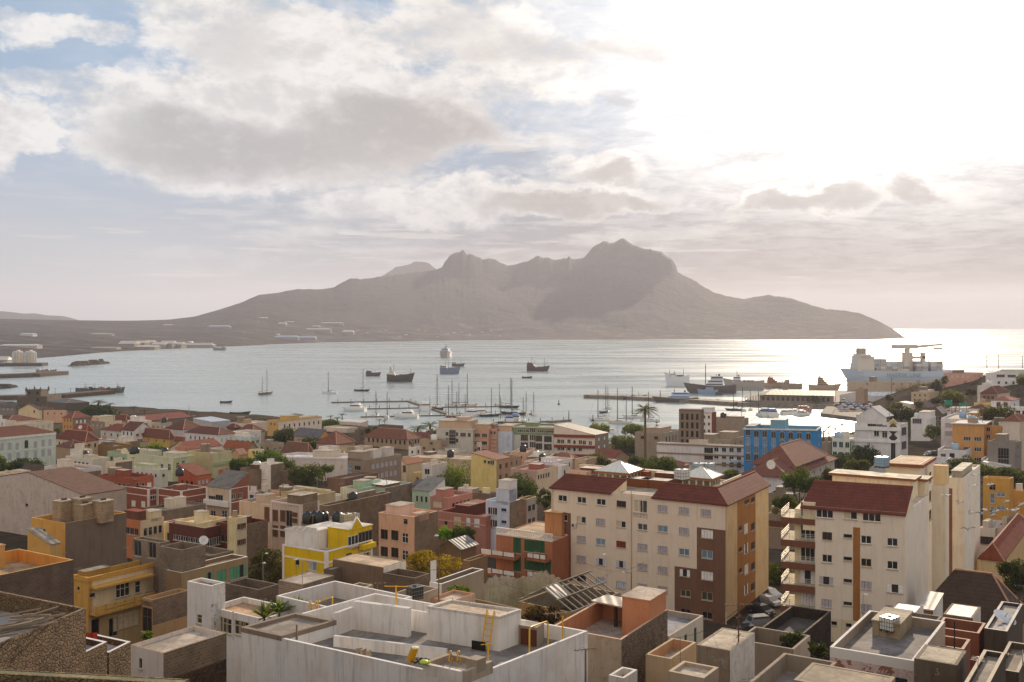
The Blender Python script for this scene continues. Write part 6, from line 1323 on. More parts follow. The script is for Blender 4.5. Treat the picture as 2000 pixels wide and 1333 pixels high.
hs('big dark brown hip roofed house under the apartment tower', (1205, 1950, 2090), 845, 7, 'p b3986c', 'p a88f68', Y=121, a=6.5, roof='hip', rc='t1.5 4f3d35', rh=4.4, over=.5, **tcm)
hs('house under an orange tile roof at the right edge', (1655, 1832, 2040), 370, 7, 'p e0c48c', 'p cdb280', Y=165, roof='hip', rc='t 8a4128', rh=2.0, **tcm)
hs('grey roof terrace with crazy cracks in the bottom right corner', (1500, 1690, 2060), 1420, 5, 'p 4f4842', 'p 5a524a', Y=60, a=9, par=.35, rc='f a89a8c', cap='p c9beb4', **tcm)
hs('dark stepped wall house at the right bottom edge', (1770, 1960, 2060), 1255, 6, 'p 5a524a', 'p 645a52', Y=69, par=.5, rc='f 98897a', cap='p bdb2a6', **tcm)
# ------------------------------------------------------------------ boats and ships
def hull_faces(mb, L, B, D, draft, m, mdeck, bow=.35, stern=.85, rake=.12, sheer=.25, mstripe=None, n=14):
    """a hull along +x (bow), waterline at z = 0"""
    rows = []
    for i in range(n + 1):
        s = i / n; x = -L / 2 + L * s
        w = B / 2 * (stern + (1 - stern) * min(1, s / .3)) if s < .3 else B / 2 * (1 - max(0, (s - (1 - bow)) / bow) ** 1.8)
        w = max(w, .02 * B); zt = D * (1 + sheer * (abs(s - .4) / .6) ** 2); xr = rake * L * max(0, (s - .8) / .2) if s > .8 else 0
        rows.append([Vector((x + xr * k, sg * w * q, z)) for (z, q, k) in ((-draft, .55, -.6), (0, .86, -.3), (zt * .45, .97, .3), (zt, 1.0, 1.0)) for sg in (1,)])
    for i in range(n):
        a, b_ = rows[i], rows[i + 1]
        for sg in (1, -1):
            f = lambda v: Vector((v.x, v.y * sg, v.z))
            for j in range(3):
                q = [f(a[j]), f(b_[j]), f(b_[j + 1]), f(a[j + 1])]
                mb.face(q if sg < 0 else q[::-1], (mstripe if mstripe and j < 1 else m), True)
        mir = lambda v: Vector((v.x, -v.y, v.z - D * .06)); dn = lambda v: Vector((v.x, v.y, v.z - D * .06))
        mb.face([mir(a[3]), mir(b_[3]), dn(b_[3]), dn(a[3])], mdeck)
    t = rows[0]; mb.face([t[3], t[2], t[1], t[0]] + [Vector((v.x, -v.y, v.z)) for v in t], m)
WB, NV, GR_ = mat('gloss', 'e4e4e2'), mat('gloss', '2a3442'), mat('plain', '8a8a86')
DK = mat('plain', 'b9a88c'); BLKG = mat('glass', '20262c'); ALU = mat('plain', '4f4a46')
def yacht(L, hull, masts=1, sail='5a6470', cab=True):
    root = empty('sailing_yacht', (0, 0, 0)); B = L * .29
    mb = MB(); hull_faces(mb, L, B, L * .1, .3, mat('gloss', hull), DK, .6, .7, .1, .3, mat('gloss', '5a2f2a')); mb.build('hull', root)
    c = MB(); c.prism([Vector((-L * .18, -B * .28)), Vector((L * .2, -B * .2)), Vector((L * .2, B * .2)), Vector((-L * .18, B * .28))], L * .09, L * .145, WB); c.box((0, 0, L * .118), (L * .3, B * .56, L * .02), BLKG); c.build('cabin', root)
    for i in range(masts):
        x = L * (.1 if i == 0 else -.28); h = L * (1.35 if i == 0 else .95)
        mt = MB(); mt.tube([(x, 0, L * .1), (x, 0, L * .1 + h)], [.24, .16], ALU, 6); mt.tube([(x, -B * .4, L * .1 + h * .55), (x, B * .4, L * .1 + h * .55)], .05, ALU, 4); mt.build('mast', root)
        bm = MB(); bm.tube([(x - .1, 0, L * .2), (x - L * .32, 0, L * .2)], [.22, .16], mat('plain', sail), 6); bm.build('furled_sail', root)
    rg = MB(); hh = L * 1.4
    for p in ((L * .55, 0, L * .13), (-L * .49, 0, L * .12), (L * .08, B * .48, L * .1), (L * .08, -B * .48, L * .1)): rg.tube([(L * .1, 0, hh), p], .03, ALU, 3)
    rg.build('rigging', root)
    return root
def cruiser(L, cover='dfe2e6', cat_=True):
    root = empty('motor_cruiser', (0, 0, 0)); B = L * (.5 if cat_ else .36)
    mb = MB(); hull_faces(mb, L, B, L * .14, .3, WB, DK, .5, .9, .12, .2, mat('gloss', '39404a')); mb.build('hull', root)
    c = MB(); z0 = L * .13
    for (x0, x1, w, h0, h1, m) in ((-.3, .22, .8, 0, .075, WB), (-.26, .18, .74, .075, .125, BLKG), (-.3, .14, .78, .125, .15, mat('gloss', cover)), (-.22, .02, .6, .15, .21, mat('gloss', cover))):
        c.prism([Vector((x0 * L, -w * B / 2)), Vector((x1 * L, -w * B / 2 * .8)), Vector((x1 * L, w * B / 2 * .8)), Vector((x0 * L, w * B / 2))], z0 + h0 * L, z0 + h1 * L, m)
    c.build('cabin', root)
    a = MB(); a.tube([(-.1 * L, 0, z0 + .2 * L), (-.1 * L, 0, z0 + .34 * L)], .05, ALU, 4); a.build('antenna', root)
    return root
def rowboat():
    root = empty('rowing_boat', (0, 0, 0)); mb = MB(); hull_faces(mb, 7.5, 2.2, 1.0, .2, mat('plain', '3d4a40'), mat('plain', '6a5a48'), .4, .6, .1, .5); mb.build('hull', root)
    t = MB(); [t.box((x, 0, .85), (.35, 1.7, .08), mat('wood', '8a7050')) for x in (-1.6, .2, 1.8)]; t.build('bench', root); return root
def put_boat(proto, x, y, heading, label, cat, group=None, s=1.0, first=False, name=None):
    p = onz(XX(x), YY(y), 0.0); o = proto if first else copy_tree(proto)
    o.location = (p.x, p.y, 0); o.rotation_euler = (0, 0, radians(heading)); o.scale = (s, s, s); tag(o, label, cat, group)
    if name: o.name = name
    return o
YA, YK, YD, YW = yacht(12, 'e2e2de'), yacht(14, 'd9cfc0', 2), yacht(13, '2a2e34'), yacht(15, '6a4a36', 2)
CR, CB = cruiser(12), cruiser(12, '6f93c4'); RB = rowboat()
used = set()
def fleet(proto, rows, cat, group):
    for (x, y, hd, s, label) in rows:
        first = id(proto) not in used; used.add(id(proto))
        put_boat(proto, x, y, hd, label, cat, group, s, first)
YG = 'sailing yachts in the bay and marina'
crop(350, 600, 5)
fleet(YW, [(845, 853, 60, .95, 'two masted wooden hulled yacht anchored alone in the left bay')], 'sailing yacht', YG)
fleet(YA, [(1470, 845, 172, 1.05, 'white yacht at anchor left of the pontoons')], 'sailing yacht', YG)
fleet(YD, [(1782, 822, -20, 1.05, 'dark hulled yacht at anchor behind the marina, near the tug')], 'sailing yacht', YG)
fleet(RB, [(588, 1054, 5, 1.6, 'dark open rowing boat near the beach'), (455, 936, 5, 1.1, 'dark little boat with buoys in the left bay'), (412, 1104, 0, .9, 'small green boat by the shore sheds')], 'rowing boat', 'small open boats')
crop(640, 660, 5)
fleet(YA, [(465, 765, 75, .9, 'white yacht moored at the nearest left pontoon, left one'), (580, 785, -80, .95, 'white yacht bow on, at the nearest left pontoon'), (1228, 675, 140, 1.1, 'white yacht with a tall mast at the upper right pontoon'), (1278, 775, 170, .9, 'white yacht at the middle right pontoon beside the wooden boat'), (998, 752, 90, .7, 'small yacht by the middle of the marina walkway'),
           (1692, 665, 160, .9, 'yacht at the right end of the upper pontoon'), (1940, 752, 95, .85, 'white yacht near the end of the right pontoon'), (1355, 752, 150, .75, 'small white yacht between two white motor cruisers'), (1905, 808, 70, .8, 'yacht behind the green topped block')], 'sailing yacht', YG)
fleet(YK, [(1342, 675, 20, 1.15, 'two masted cream yacht with the tallest mast at the upper right pontoon')], 'sailing yacht', YG)
fleet(YD, [(1075, 700, 110, 1.25, 'large dark hulled yacht at the marina walkway'), (1580, 768, 15, .95, 'black hulled yacht at the middle right pontoon'), (1770, 685, -30, 1.1, 'dark hulled yacht with a tall mast at the upper pontoon end'), (1822, 752, 170, 1.2, 'broad dark yacht near the right end of the middle pontoon'), (1688, 830, 90, .8, 'dark yacht behind the salmon waterfront block')], 'sailing yacht', YG)
fleet(YW, [(1180, 775, 95, .9, 'brown wooden boat moored at the marina walkway end')], 'sailing yacht', YG)
CG = 'motor cruisers in the marina'
fleet(CR, [(265, 712, 172, 1.25, 'white motor cruiser at the upper left pontoon'), (772, 782, 175, 1.2, 'white catamaran cruiser at the nearest left pontoon'), (950, 705, 100, 1.35, 'large white motor yacht at the centre of the marina'), (1420, 768, 60, 1.2, 'big white cruiser at the middle right pontoon'), (1500, 752, 100, 1.0, 'white cruiser right of the big white one')], 'motor cruiser', CG)
fleet(CB, [(1772, 822, 90, 1.0, 'cruiser under a blue cover behind the waterfront blocks, left'), (1840, 815, 80, 1.1, 'cruiser under a blue cover behind the waterfront blocks, right')], 'motor cruiser', CG)
crop(960, 640, 5)
fleet(YA, [(415, 858, 100, .85, 'white yacht at the far right end of the pontoons'), (1140, 793, 100, .85, 'farthest yacht of the anchored trio off the villa trees'), (1060, 908, 172, 1.05, 'nearest yacht of the anchored trio off the villa trees'), (1395, 882, 170, 1.1, 'white yacht left of the tall palm crown'), (1552, 916, 165, 1.0, 'white yacht right of the tall palm trunk')], 'sailing yacht', YG)
fleet(YD, [(1108, 833, 60, .95, 'middle yacht of the anchored trio, with a dark hull')], 'sailing yacht', YG)
fleet(YK, [(1252, 938, 155, 1.0, 'two masted yacht anchored alone off the shore trees')], 'sailing yacht', YG)
fleet(CR, [(1105, 876, 90, .5, 'small white dinghy cruiser beside the anchored trio'), (1175, 1024, 90, .55, 'little white motor boat by the shore trees')], 'motor cruiser', CG)
fleet(RB, [(345, 494, 0, 1.4, 'dark low boat out beyond the marina')], 'rowing boat', 'small open boats')
crop(1280, 640, 5)
fleet(YA, [(855, 815, 90, .9, 'yacht in the inner basin, leftmost'), (930, 808, 80, .8, 'yacht in the inner basin, behind the warehouse wall'), (1012, 860, 95, .9, 'yacht in the inner basin left of the bluish pair')], 'sailing yacht', YG)
fleet(YD, [(780, 812, 170, .9, 'dark yacht in the inner basin near the office roof')], 'sailing yacht', YG)
fleet(CB, [(1060, 862, 92, 1.2, 'blue white cruiser in the inner basin, above the hotel'), (1135, 866, 88, 1.2, 'blue white cruiser in the inner basin, right of its twin')], 'motor cruiser', CG)
fleet(CR, [(1255, 848, 90, .8, 'small cruiser in a row of three in the inner basin, left'), (1308, 846, 90, .8, 'small cruiser in a row of three in the inner basin, middle'), (1358, 844, 90, .8, 'small cruiser in a row of three in the inner basin, right'), (1440, 862, 20, .9, 'white cruiser by the inner basin quay wall')], 'motor cruiser', CG)

def ship(label, cat, x0, x1, y, heading, hullc, superc, layout, k=1.0, decks=3, name='ship', stripe='6a3a2e', D=None, masts=((-.1, .5),), funnel=True, boom=False, group=None, B=None, W_=None):
    """x0..x1: ends of the hull at the waterline y (crop pixels)"""
    p = onz(XX((x0 + x1) / 2), YY(y), 0); wide = (x1 - x0) / SS / F * p.y * 1.12; a = radians(heading)
    ln = W_ or wide / max(.3, abs(cos(a)) + .22 * abs(sin(a))); B = B or ln * .2; D = D or ln * .19
    root = empty(name, (p.x, p.y, 0), a, label, cat, group)
    mb = MB(); hull_faces(mb, ln, B, D, 1.0, mat('gloss', hullc), mat('plain', '7a6a5c'), .35, .85, .08, .45, mat('gloss', stripe)); mb.build('hull', root)
    sx = {'aft': -.3, 'mid': -.05, 'fore': .22}[layout]; w = ln * .24 * k; z = D * .95; sm = mat('gloss', superc)
    sp = MB(); wn = MB()
    for d in range(decks):
        f = 1 - .17 * d; h = ln * .066 * (1.25 if d == decks - 1 else 1)
        sp.box((sx * ln - w * .08 * d, 0, z + h / 2), (w * f, B * .82 * f, h), sm)
        wn.box((sx * ln - w * .08 * d, 0, z + h * .58), (w * f * .92, B * .82 * f + .12, h * .3), BLKG); wn.box((sx * ln - w * .08 * d, 0, z + h * .58), (w * f + .12, B * .7 * f, h * .3), BLKG)
        z += h
    sp.build('superstructure', root); wn.build('window_band', root)
    if funnel:
        fb = MB(); fb.lathe([(ln * .022, 0), (ln * .02, ln * .06)], mat('plain', '7a4a34'), 10, (sx * ln - w * .3, 0, z - ln * .02)); fb.build('funnel', root)
    for (mx, mh) in masts:
        mt = MB(); mt.tube([(mx * ln, 0, D * .9), (mx * ln, 0, D + mh * ln * .6)], [ln * .011, ln * .007], ALU, 5); mt.tube([(mx * ln, -B * .25, D + mh * ln * .42), (mx * ln, B * .25, D + mh * ln * .42)], ln * .007, ALU, 4)
        if boom: mt.tube([(mx * ln, 0, D * 1.2), (mx * ln + ln * .16, 0, D + mh * ln * .4)], ln * .008, ALU, 4)
        mt.build('mast', root)
    if layout != 'mid':
        hc = MB(); s_ = 1 if layout == 'aft' else -1
        for i in range(3): hc.box((ln * (s_ * (.0 + .1 * i) + (.02 if s_ > 0 else .0)), 0, D * 1.0), (ln * .08, B * .5, D * .32), mat('plain', '7a7268'))
        hc.build('hatch', root)
    return root
crop(350, 600, 5)
ship('grounded grey ship wreck on the far left shore', 'ship', 335, 452, 424, 172, '7a7878', 'b4b6ba', 'aft', 1.4, 2, masts=())
crop(640, 660, 5)
ship('rust brown trawler seen from its quarter in the left bay', 'trawler', 376, 512, 374, -20, '4a3830', '574840', 'aft', 1.5, 2, masts=((-.1, .55), (.15, .4)))
ship('dark hulled supply tug with a white wheelhouse', 'tug', 590, 822, 430, -8, '3a302c', 'dcdcda', 'aft', 1.0, 4, masts=((-.24, .7), (.42, .45)), D=6.5)
ship('blue and white trawler at anchor in mid bay', 'trawler', 1105, 1275, 355, -6, '66748c', 'a09890', 'aft', 1.6, 2, stripe='3c4a66', masts=((-.2, .7), (-.05, .7), (.3, .6)), D=6.5)
ship('small cargo boat just behind the blue trawler', 'cargo boat', 1218, 1328, 280, -15, '483a2e', 'a8aeb6', 'aft', 1.5, 2, masts=((.25, .9),))
ship('white ferry seen stern on in the middle of the bay', 'ferry', 1126, 1200, 190, 80, '8f8a86', 'a4aebe', 'mid', 2.5, 2, masts=((-.1, .5),), D=10, stripe='6a5a50', W_=46, B=16)
crop(960, 640, 5)
ship('dark coaster with masts in the centre of the bay', 'coaster', 355, 545, 427, -10, '42302a', '503c34', 'aft', 1.7, 3, masts=((-.28, .8), (.32, .75)), boom=True)
ship('white survey ship with slim masts near the quay head', 'ship', 1715, 1920, 572, 158, 'd9dade', 'e0e0e2', 'fore', 1.2, 2, masts=((.35, .5), (.15, .42), (-.25, .55)), D=9, stripe='b9a090')
ship('small blue and white tug at the quay head', 'tug', 1285, 1365, 705, 5, '4a4440', '9ab0d0', 'aft', 1.7, 2, masts=((-.1, .5),), D=2.2)
ship('dark low barge with a long boom at the quay', 'barge', 1370, 1500, 700, 3, '6a5a50', 'c4b4a8', 'aft', .8, 1, masts=((.0, .55),), boom=True, D=2.4)
ship('blue and white patrol boat alongside the quay', 'patrol boat', 1620, 1995, 730, 178, '5a4c44', 'b4c8e4', 'mid', 2.0, 2, masts=((.05, .35), (.38, .3)), D=3.0)
crop(1280, 640, 5)
ship('big dark trawler with a tall mast behind the quay', 'trawler', 335, 760, 640, 174, '5a5350', 'c4c8d0', 'mid', 1.5, 3, masts=((.12, .75), (-.1, .4)), D=6)
ship('light blue tug in front of the big dark trawler', 'tug', 430, 600, 648, 178, '8a9cb8', 'b4c4dc', 'mid', 1.8, 2, masts=((0, .4),), D=3)
ship('small dark launch beside the light blue tug', 'launch', 590, 655, 660, 0, '4a4848', '5c5a5a', 'aft', 1.4, 1, masts=(), D=2)
ship('white flush decked trawler behind the terminal', 'trawler', 705, 1040, 606, 172, 'a49a94', 'd6d4d4', 'fore', .9, 2, masts=((.2, .5),), D=7)
ship('small blue boat moored at the inner quay', 'boat', 455, 530, 736, 0, '5a5450', 'a4b8d4', 'mid', 2.2, 1, masts=((0, .4),), D=2)
ship('tan and white ship with a square funnel behind the terminal', 'ship', 1060, 1260, 590, 0, 'a48a74', 'a8765c', 'mid', 2.0, 4, masts=((.35, .5),), D=4)
ship('low ship with a raked bow behind the terminal roof', 'ship', 1230, 1420, 596, 170, '9a8676', 'b49c8a', 'fore', 1.2, 3, masts=((.3, .5),), D=4)
ship('tan tower decked ship at the harbour corner', 'ship', 1520, 1780, 610, 0, 'a89280', 'b08a66', 'mid', 1.4, 4, masts=((-.2, .5), (.1, .55)), D=4)
ship('red and white excursion boat at the car park quay', 'boat', 1390, 1520, 822, 0, 'b08a80', 'c47a6c', 'mid', 3.0, 2, masts=((0, .3),), D=2.5)
crop(0, 600, 5)
for i, a in enumerate(((750, 880, 838, 4, '3c4450', 'd9d9d6', 'fore'), (880, 1000, 836, 176, '5a5048', 'c4c4c2', 'aft'), (965, 1060, 838, 2, '6a5a4c', 'b0705c', 'mid'), (1060, 1200, 838, 4, '4a4a46', '9aa0a4', 'fore'))):
    ship(('blue hulled fishing boat at the left jetty, nearest the root', 'white topped fishing boat at the left jetty', 'red topped fishing boat at the left jetty', 'dark fishing boat at the tip of the left jetty')[i], 'fishing boat', a[0], a[1], a[2], a[3], a[4], a[5], a[6], 1.4, 2, masts=((.1, .7),), D=3.6, boom=True, group='fishing boats at the left jetty')
ship('grey fishing boat at the far left jetty, first', 'fishing boat', 360, 450, 652, 3, '7a706c', 'a89c98', 'aft', 1.4, 2, masts=((.1, .6),), D=4); ship('grey fishing boat at the far left jetty, second', 'fishing boat', 450, 540, 654, 3, '6a6460', 'a49c98', 'aft', 1.4, 2, masts=((0, .5),), D=4)

# the container ship
crop(1600, 620, 5)
def container_ship():
    p = onz(XX(760), YY(612), 0); wide = (1270 - 300) / 5 / F * p.y; ln = wide * 1.04; B = 26; D = 9.5
    root = empty('container_ship', (p.x, p.y, 0), radians(180), 'long blue grey container ship with stacked boxes and a deck crane', 'container ship')
    mb = MB(); hull_faces(mb, ln, B, D, 2, mat('gloss', 'b4bfcc'), mat('plain', '8a8078'), .18, .92, .05, .25, mat('gloss', 'b08a80'), 20); mb.build('hull', root)
    sm = mat('gloss', 'cfc4b6'); z = D * .95; sp = MB(); x = ln * .33
    for d in range(4):
        sp.box((x, 0, z + 2.0), (19 - d * 1.0, B * (.9 - .02 * d), 4.0), sm); z += 4.0
    sp.box((x + 1, 0, z + 1), (10, B * 1.0, 2.6), sm); sp.build('superstructure', root)
    fb = MB(); fb.box((x + 2, 0, z + 5.2), (8, 8, 6), mat('plain', 'a39c98')); fb.tube([(x - 6, 0, z), (x - 6, 0, z + 14)], .4, ALU, 5); fb.build('funnel', root)
    r = random.Random(8); cols = ['b8bcc0', 'c4b4a4', 'a8a8b0', 'd6d4d0', 'b09a8c', '9aa4b4']
    for i, (x0, h) in enumerate(((.20, 5), (.09, 4), (-.02, 4), (-.2, 4), (-.34, 4))):
        for k in range(h):
            for s in range(2):
                o = MB(); o.box((x0 * ln + (s - .5) * ln * .058, 0, D * .98 + 2.6 * k + 1.3), (ln * .055, B * .9, 2.5), mat('sheet', cols[r.randrange(6)], 1.2)); o.build('container', root)
    c = MB(); cm = mat('plain', 'cfc2b2'); xc = -.1 * ln
    c.box((xc, 0, D + 9), (8, 9, 20), cm); c.box((xc - 10, 0, D + 14), (16, 6, 2.5), cm); c.box((xc - 16, 0, D + 9), (3, 6, 20), cm); c.box((xc, 0, D + 21), (4, 4, 5), cm); c.box((xc + 3, 0, D + 25), (26, 5, 4.4), cm)
    c.tube([(xc - 8, 0, D + 25), (xc - 36, 0, D + 27.5)], [1.6, .9], cm, 6); c.box((xc - 32, 0, D + 23), (8, 3, 2), cm); c.build('deck_crane', root)
    cu = bpy.data.curves.new('hull_lettering', 'FONT'); cu.body = 'MAERSK LINE'; cu.size = 6.0; cu.align_x = 'CENTER'; cu.align_y = 'CENTER'; cu.extrude = .02; cu.materials.append(mat('plain', '8d9aab'))
    tmp = bpy.data.objects.new('lettering_curve', cu); COL.objects.link(tmp); bpy.context.view_layer.update()
    me = bpy.data.meshes.new_from_object(tmp.evaluated_get(bpy.context.evaluated_depsgraph_get())); bpy.data.objects.remove(tmp)
    to = inst('hull_lettering', me, root); to.location = (-.02 * ln, B / 2 + .25, D * .55); to.rotation_euler = (pi / 2, 0, pi)
container_ship()

# ------------------------------------------------------------------ piers, pontoons, breakwaters and port buildings
CONC = mat('slab', '8f857a')
def strip(name, label, cat, pts, w, z0, z1, m, kind=None, posts=0, group=None):
    """a straight pier along water-level pixels"""
    P3 = [onz(XX(x), YY(y), 0) for x, y in pts]; mb = MB(); o = P3[0].copy()
    for a, b_ in zip(P3, P3[1:]):
        d = Vector((b_.x - a.x, b_.y - a.y)).normalized(); n = Vector((-d.y, d.x)) * w / 2
        A, B_ = Vector((a.x - o.x, a.y - o.y)), Vector((b_.x - o.x, b_.y - o.y))
        mb.prism([A - n, B_ - n, B_ + n, A + n], z0, z1, m)
    root = mb.build(name, None, (o.x, o.y, 0)); tag(root, label, cat, group, kind)
    if posts:
        a, b_ = P3[0], P3[-1]
        for k in range(posts):
            pb = MB(); p = a.lerp(b_, (k + .5) / posts) - o; pb.tube([(p.x, p.y, -.5), (p.x, p.y, 2.6)], .22, mat('plain', '5a5048'), 5); pb.build('pile', root)
    return root
PG = 'floating pontoons of the marina'; PM = mat('plain', '6f6256')
crop(640, 660, 5)
strip('pontoon', 'outermost long pontoon at the left of the marina', 'pontoon', [(35, 636), (790, 624)], 2.6, -.3, .7, PM, None, 6, PG)
strip('pontoon', 'middle left pontoon with the white motor cruiser', 'pontoon', [(165, 703), (935, 688)], 2.4, -.3, .6, PM, None, 8, PG)
strip('pontoon', 'nearest left pontoon with the catamaran', 'pontoon', [(322, 778), (1150, 762)], 2.4, -.3, .6, PM, None, 8, PG)
strip('walkway', 'main floating walkway slanting through the marina', 'walkway', [(785, 622), (1330, 802)], 3.2, -.3, .8, PM, None, 9, PG)
strip('pontoon', 'upper right pontoon under the tallest masts', 'pontoon', [(1005, 685), (1785, 674)], 2.4, -.3, .6, PM, None, 8, PG)
strip('pontoon', 'middle right pontoon reaching beyond the masts', 'pontoon', [(1240, 757), (2030, 748)], 2.4, -.3, .6, PM, None, 9, PG)
strip('pontoon', 'nearest right pontoon behind the waterfront blocks', 'pontoon', [(1560, 838), (2360, 818)], 2.6, -.3, .7, PM, None, 7, PG)
crop(960, 640, 5)
strip('quay', None, None, [(935, 684), (1300, 696), (2000, 733), (2420, 760), (3380, 790)], 16, -2, 2.6, CONC, 'structure')
strip('jetty', 'thin jetty with a tall light pole right of the marina', 'jetty', [(560, 930), (760, 915)], 4, -1, 1.2, CONC)
crop(0, 600, 5)
strip('stone_jetty', 'stone jetty running out from the sea tower', 'jetty', [(-60, 905), (560, 890), (1050, 848)], 16, -2, 3.0, mat('stone', '6a5c50'))
strip('stone_jetty', 'farther low jetty at the left edge', 'jetty', [(-60, 694), (300, 683), (585, 660)], 22, -2, 4.0, mat('stone', '6f6056'))
strip('stone_jetty', 'silo quay at the far left edge', 'jetty', [(-60, 577), (440, 574)], 30, -2, 4, mat('stone', '5f5650'))
def rocks(label, x0, y0, x1, y1, w, h, hx):
    a, b_ = onz(XX(x0), YY(y0), 0), onz(XX(x1), YY(y1), 0); r = random.Random(int(x0)); mb = MB(); m = mat('stone', hx); n = 60
    for k in range(n):
        p = a.lerp(b_, r.random()) - a; sz = r.uniform(.35, 1) * w * .4; q = r.uniform(-.4, .4) * w; hgt = h * (1 - abs(q) / w * 1.6) * r.uniform(.6, 1.1)
        ring = [Vector((p.x + cos(t) * sz * r.uniform(.7, 1.2), p.y + q + sin(t) * sz * r.uniform(.7, 1.2))) for t in [2 * pi * i / 6 for i in range(6)]]
        c = sum(ring, Vector((0, 0))) / 6
        for i in range(6): mb.face([(*ring[i], -1), (*ring[(i + 1) % 6], -1), (*(c + (ring[(i + 1) % 6] - c) * .55), hgt), (*(c + (ring[i] - c) * .55), hgt)], m)
        mb.face([(*(c + (v - c) * .55), hgt) for v in ring], m)
    tag(mb.build('rock_breakwater', None, a), label, 'breakwater')
rocks('isolated rock breakwater in the left bay', 725, 577, 985, 553, 30, 7, '6a5e52'); rocks('dark rocks at the left edge near the sea tower', -40, 800, 105, 785, 22, 4, '3c3834')
# sea tower, silos
def sea_tower():
    p = onz(XX(320), YY(962), 1.0); root = empty('sea_tower', (p.x, p.y, -1), 0, 'grey battlemented stone tower on the left waterfront', 'tower'); k = p.y / F / 5
    m = W('s 7c7468'); tb = MB(); 
    tb.box((0, 10, 4.2), (295 * k, 22, 8.4), m); tb.build('lower_tower', root)
    ub = MB(); w = 140 * k; zt_ = (962 - 800) * k + 1; ub.box((-.5, 8, (8 + zt_) / 2), (w, 12, zt_ - 8), m); ub.build('upper_tower', root)
    for sx in (-1, 1):
        for sy in (0, 1):
            t = MB(); t.lathe([(.7, 0), (.7, 1.8), (.5, 2.1), (.1, 3.4)], m, 8, (-.5 + sx * w / 2, 8 - 6 + sy * 12, zt_ - 1)); t.build('turret', root)
    for i in range(6):
        t = MB(); t.box((-.5 - w / 2 + w * (i + .5) / 6, 1.8, zt_ + .45), (w / 10, .5, .9), m); t.build('merlon', root)
    for (x, z, ww, h) in ((-3.2, 10.6, 1.3, 1.7), (2.2, 10.6, 1.3, 1.7), (4, 6, 1.8, 2)):
        t = MB(); t.box((x, -1.05 if z < 8 else 1.93, z), (ww, .16, h), mat('plain', '2a2622')); t.build('opening', root)
sea_tower()
for i, (x, w) in enumerate(((168, 100), (288, 105))):
    p = onz(XX(x), YY(572), 0); k = p.y / F / 5; root = empty('grain_silo', (p.x, p.y, 3.5), 0, ('left pale grain silo block on the far left quay', 'right pale grain silo block on the far left quay')[i], 'silo', 'grain silos')
    b_ = MB(); h = 105 * k; r0 = w * k / 6
    for j in range(3):
        for q in range(2): b_.lathe([(r0, 0), (r0, h)], W('p c4c6c8'), 14, ((j - 1) * 2 * r0, q * 2 * r0, 0))
    b_.build('silo_cells', root); t = MB(); t.box((0, r0, h + 5 * k), (w * k * .7, r0 * 3, 12 * k), W('p cfcac2')); t.box((w * k * .3, r0, h * .45), (w * k * .24, r0 * 4.4, h * .9), W('p dcc9a0')); t.box((w * k * .05, r0, h + 16 * k), (w * k * .2, r0 * 2, 14 * k), W('p d9d0c2')); t.build('head_house', root)
crop(0, 600, 5)
from mathutils.bvhtree import BVHTree
_mm = bpy.data.objects['mountain'].data
BVH = BVHTree.FromPolygons([v.co for v in _mm.vertices], [tuple(p.vertices) for p in _mm.polygons])
def shed(label, x0, x1, y0, y1, Y, wall, roofc, group='far sheds across the bay', depth=25, gable=False, name='shed', cat='shed'):
    hit = BVH.ray_cast(Vector((0, 0, H)), (at(XX((x0 + x1) / 2), YY(y1), 1000) - Vector((0, 0, H))).normalized())[0]
    if hit: Y = hit.y
    a, b_ = at(XX(x0), YY(y1), Y), at(XX(x1), YY(y1), Y); h = (y1 - y0) / SS / F * Y; z = a.z
    root = empty(name, (a.x, Y, z - 12), 0, label, cat, group); w = b_.x - a.x; mb = MB(); mb.prism([Vector((0, 0)), Vector((w, 0)), Vector((w, depth)), Vector((0, depth))], 0, 12 + h * .6, W(wall)); mb.build('wall', root)
    rb = MB(); e = 1.0; zr = 12 + h * .6
    A, B_, C_, D_ = Vector((-e, -e, zr)), Vector((w + e, -e, zr)), Vector((w + e, depth + e, zr)), Vector((-e, depth + e, zr)); r0, r1 = Vector((-e if gable else w * .1, depth / 2, 12 + h)), Vector((w + e if gable else w * .9, depth / 2, 12 + h)); m = W(roofc)
    rb.face([A, B_, r1, r0], m); rb.face([C_, D_, r0, r1], m); rb.face([B_, C_, r1], m); rb.face([D_, A, r0], m); rb.build('roof', root)
shed('grey port shed beside the silos at the left edge', -40, 70, 485, 570, 1560, 'p b9b4b0', 'i d9d2c6', depth=20); shed('small store right of the silos', 355, 400, 540, 572, 1590, 'p c4b8a4', 'i b0a494', depth=12)
for i, (x0, x1, y0, y1) in enumerate(((1155, 1310, 332, 402), (1305, 1410, 330, 380), (1400, 1480, 326, 370), (1480, 1600, 345, 400), (1560, 1680, 330, 400), (1675, 1770, 342, 402), (1250, 1510, 375, 410))):
    shed(('long grey shed at the left of the beach works', 'pale roofed shed behind the beach works', 'highest roofed shed of the beach works', 'low blue shed in the middle of the beach works', 'tall gabled shed of the beach works', 'rightmost shed of the beach works', 'low front shed by the far beach')[i], x0, x1, y0, y1, 2620 + 60 * (6 - i), 'p 8f8888', 'i c9beb4', gable=True, depth=40)
shed('long white greenhouse strip on the left plain', -20, 360, 365, 392, 1950, 'p b9bbb9', 'i d6d7d4'); shed('pale blue shed on the left plain', 190, 320, 256, 282, 3300, 'p c4cad6', 'i c0c8d4'); shed('thin white shed high on the plain', 1590, 1675, 170, 178, 4000, 'p e0dcd8', 'i e0dcd8')
shed('long dull shed in the middle of the plain', 880, 1090, 258, 276, 3400, 'p a8a0a4', 'i b0a8ac'); shed('sandy quarry building by the plain road', 890, 1140, 390, 406, 2350, 'p c0b0a4', 'i b8a89c')
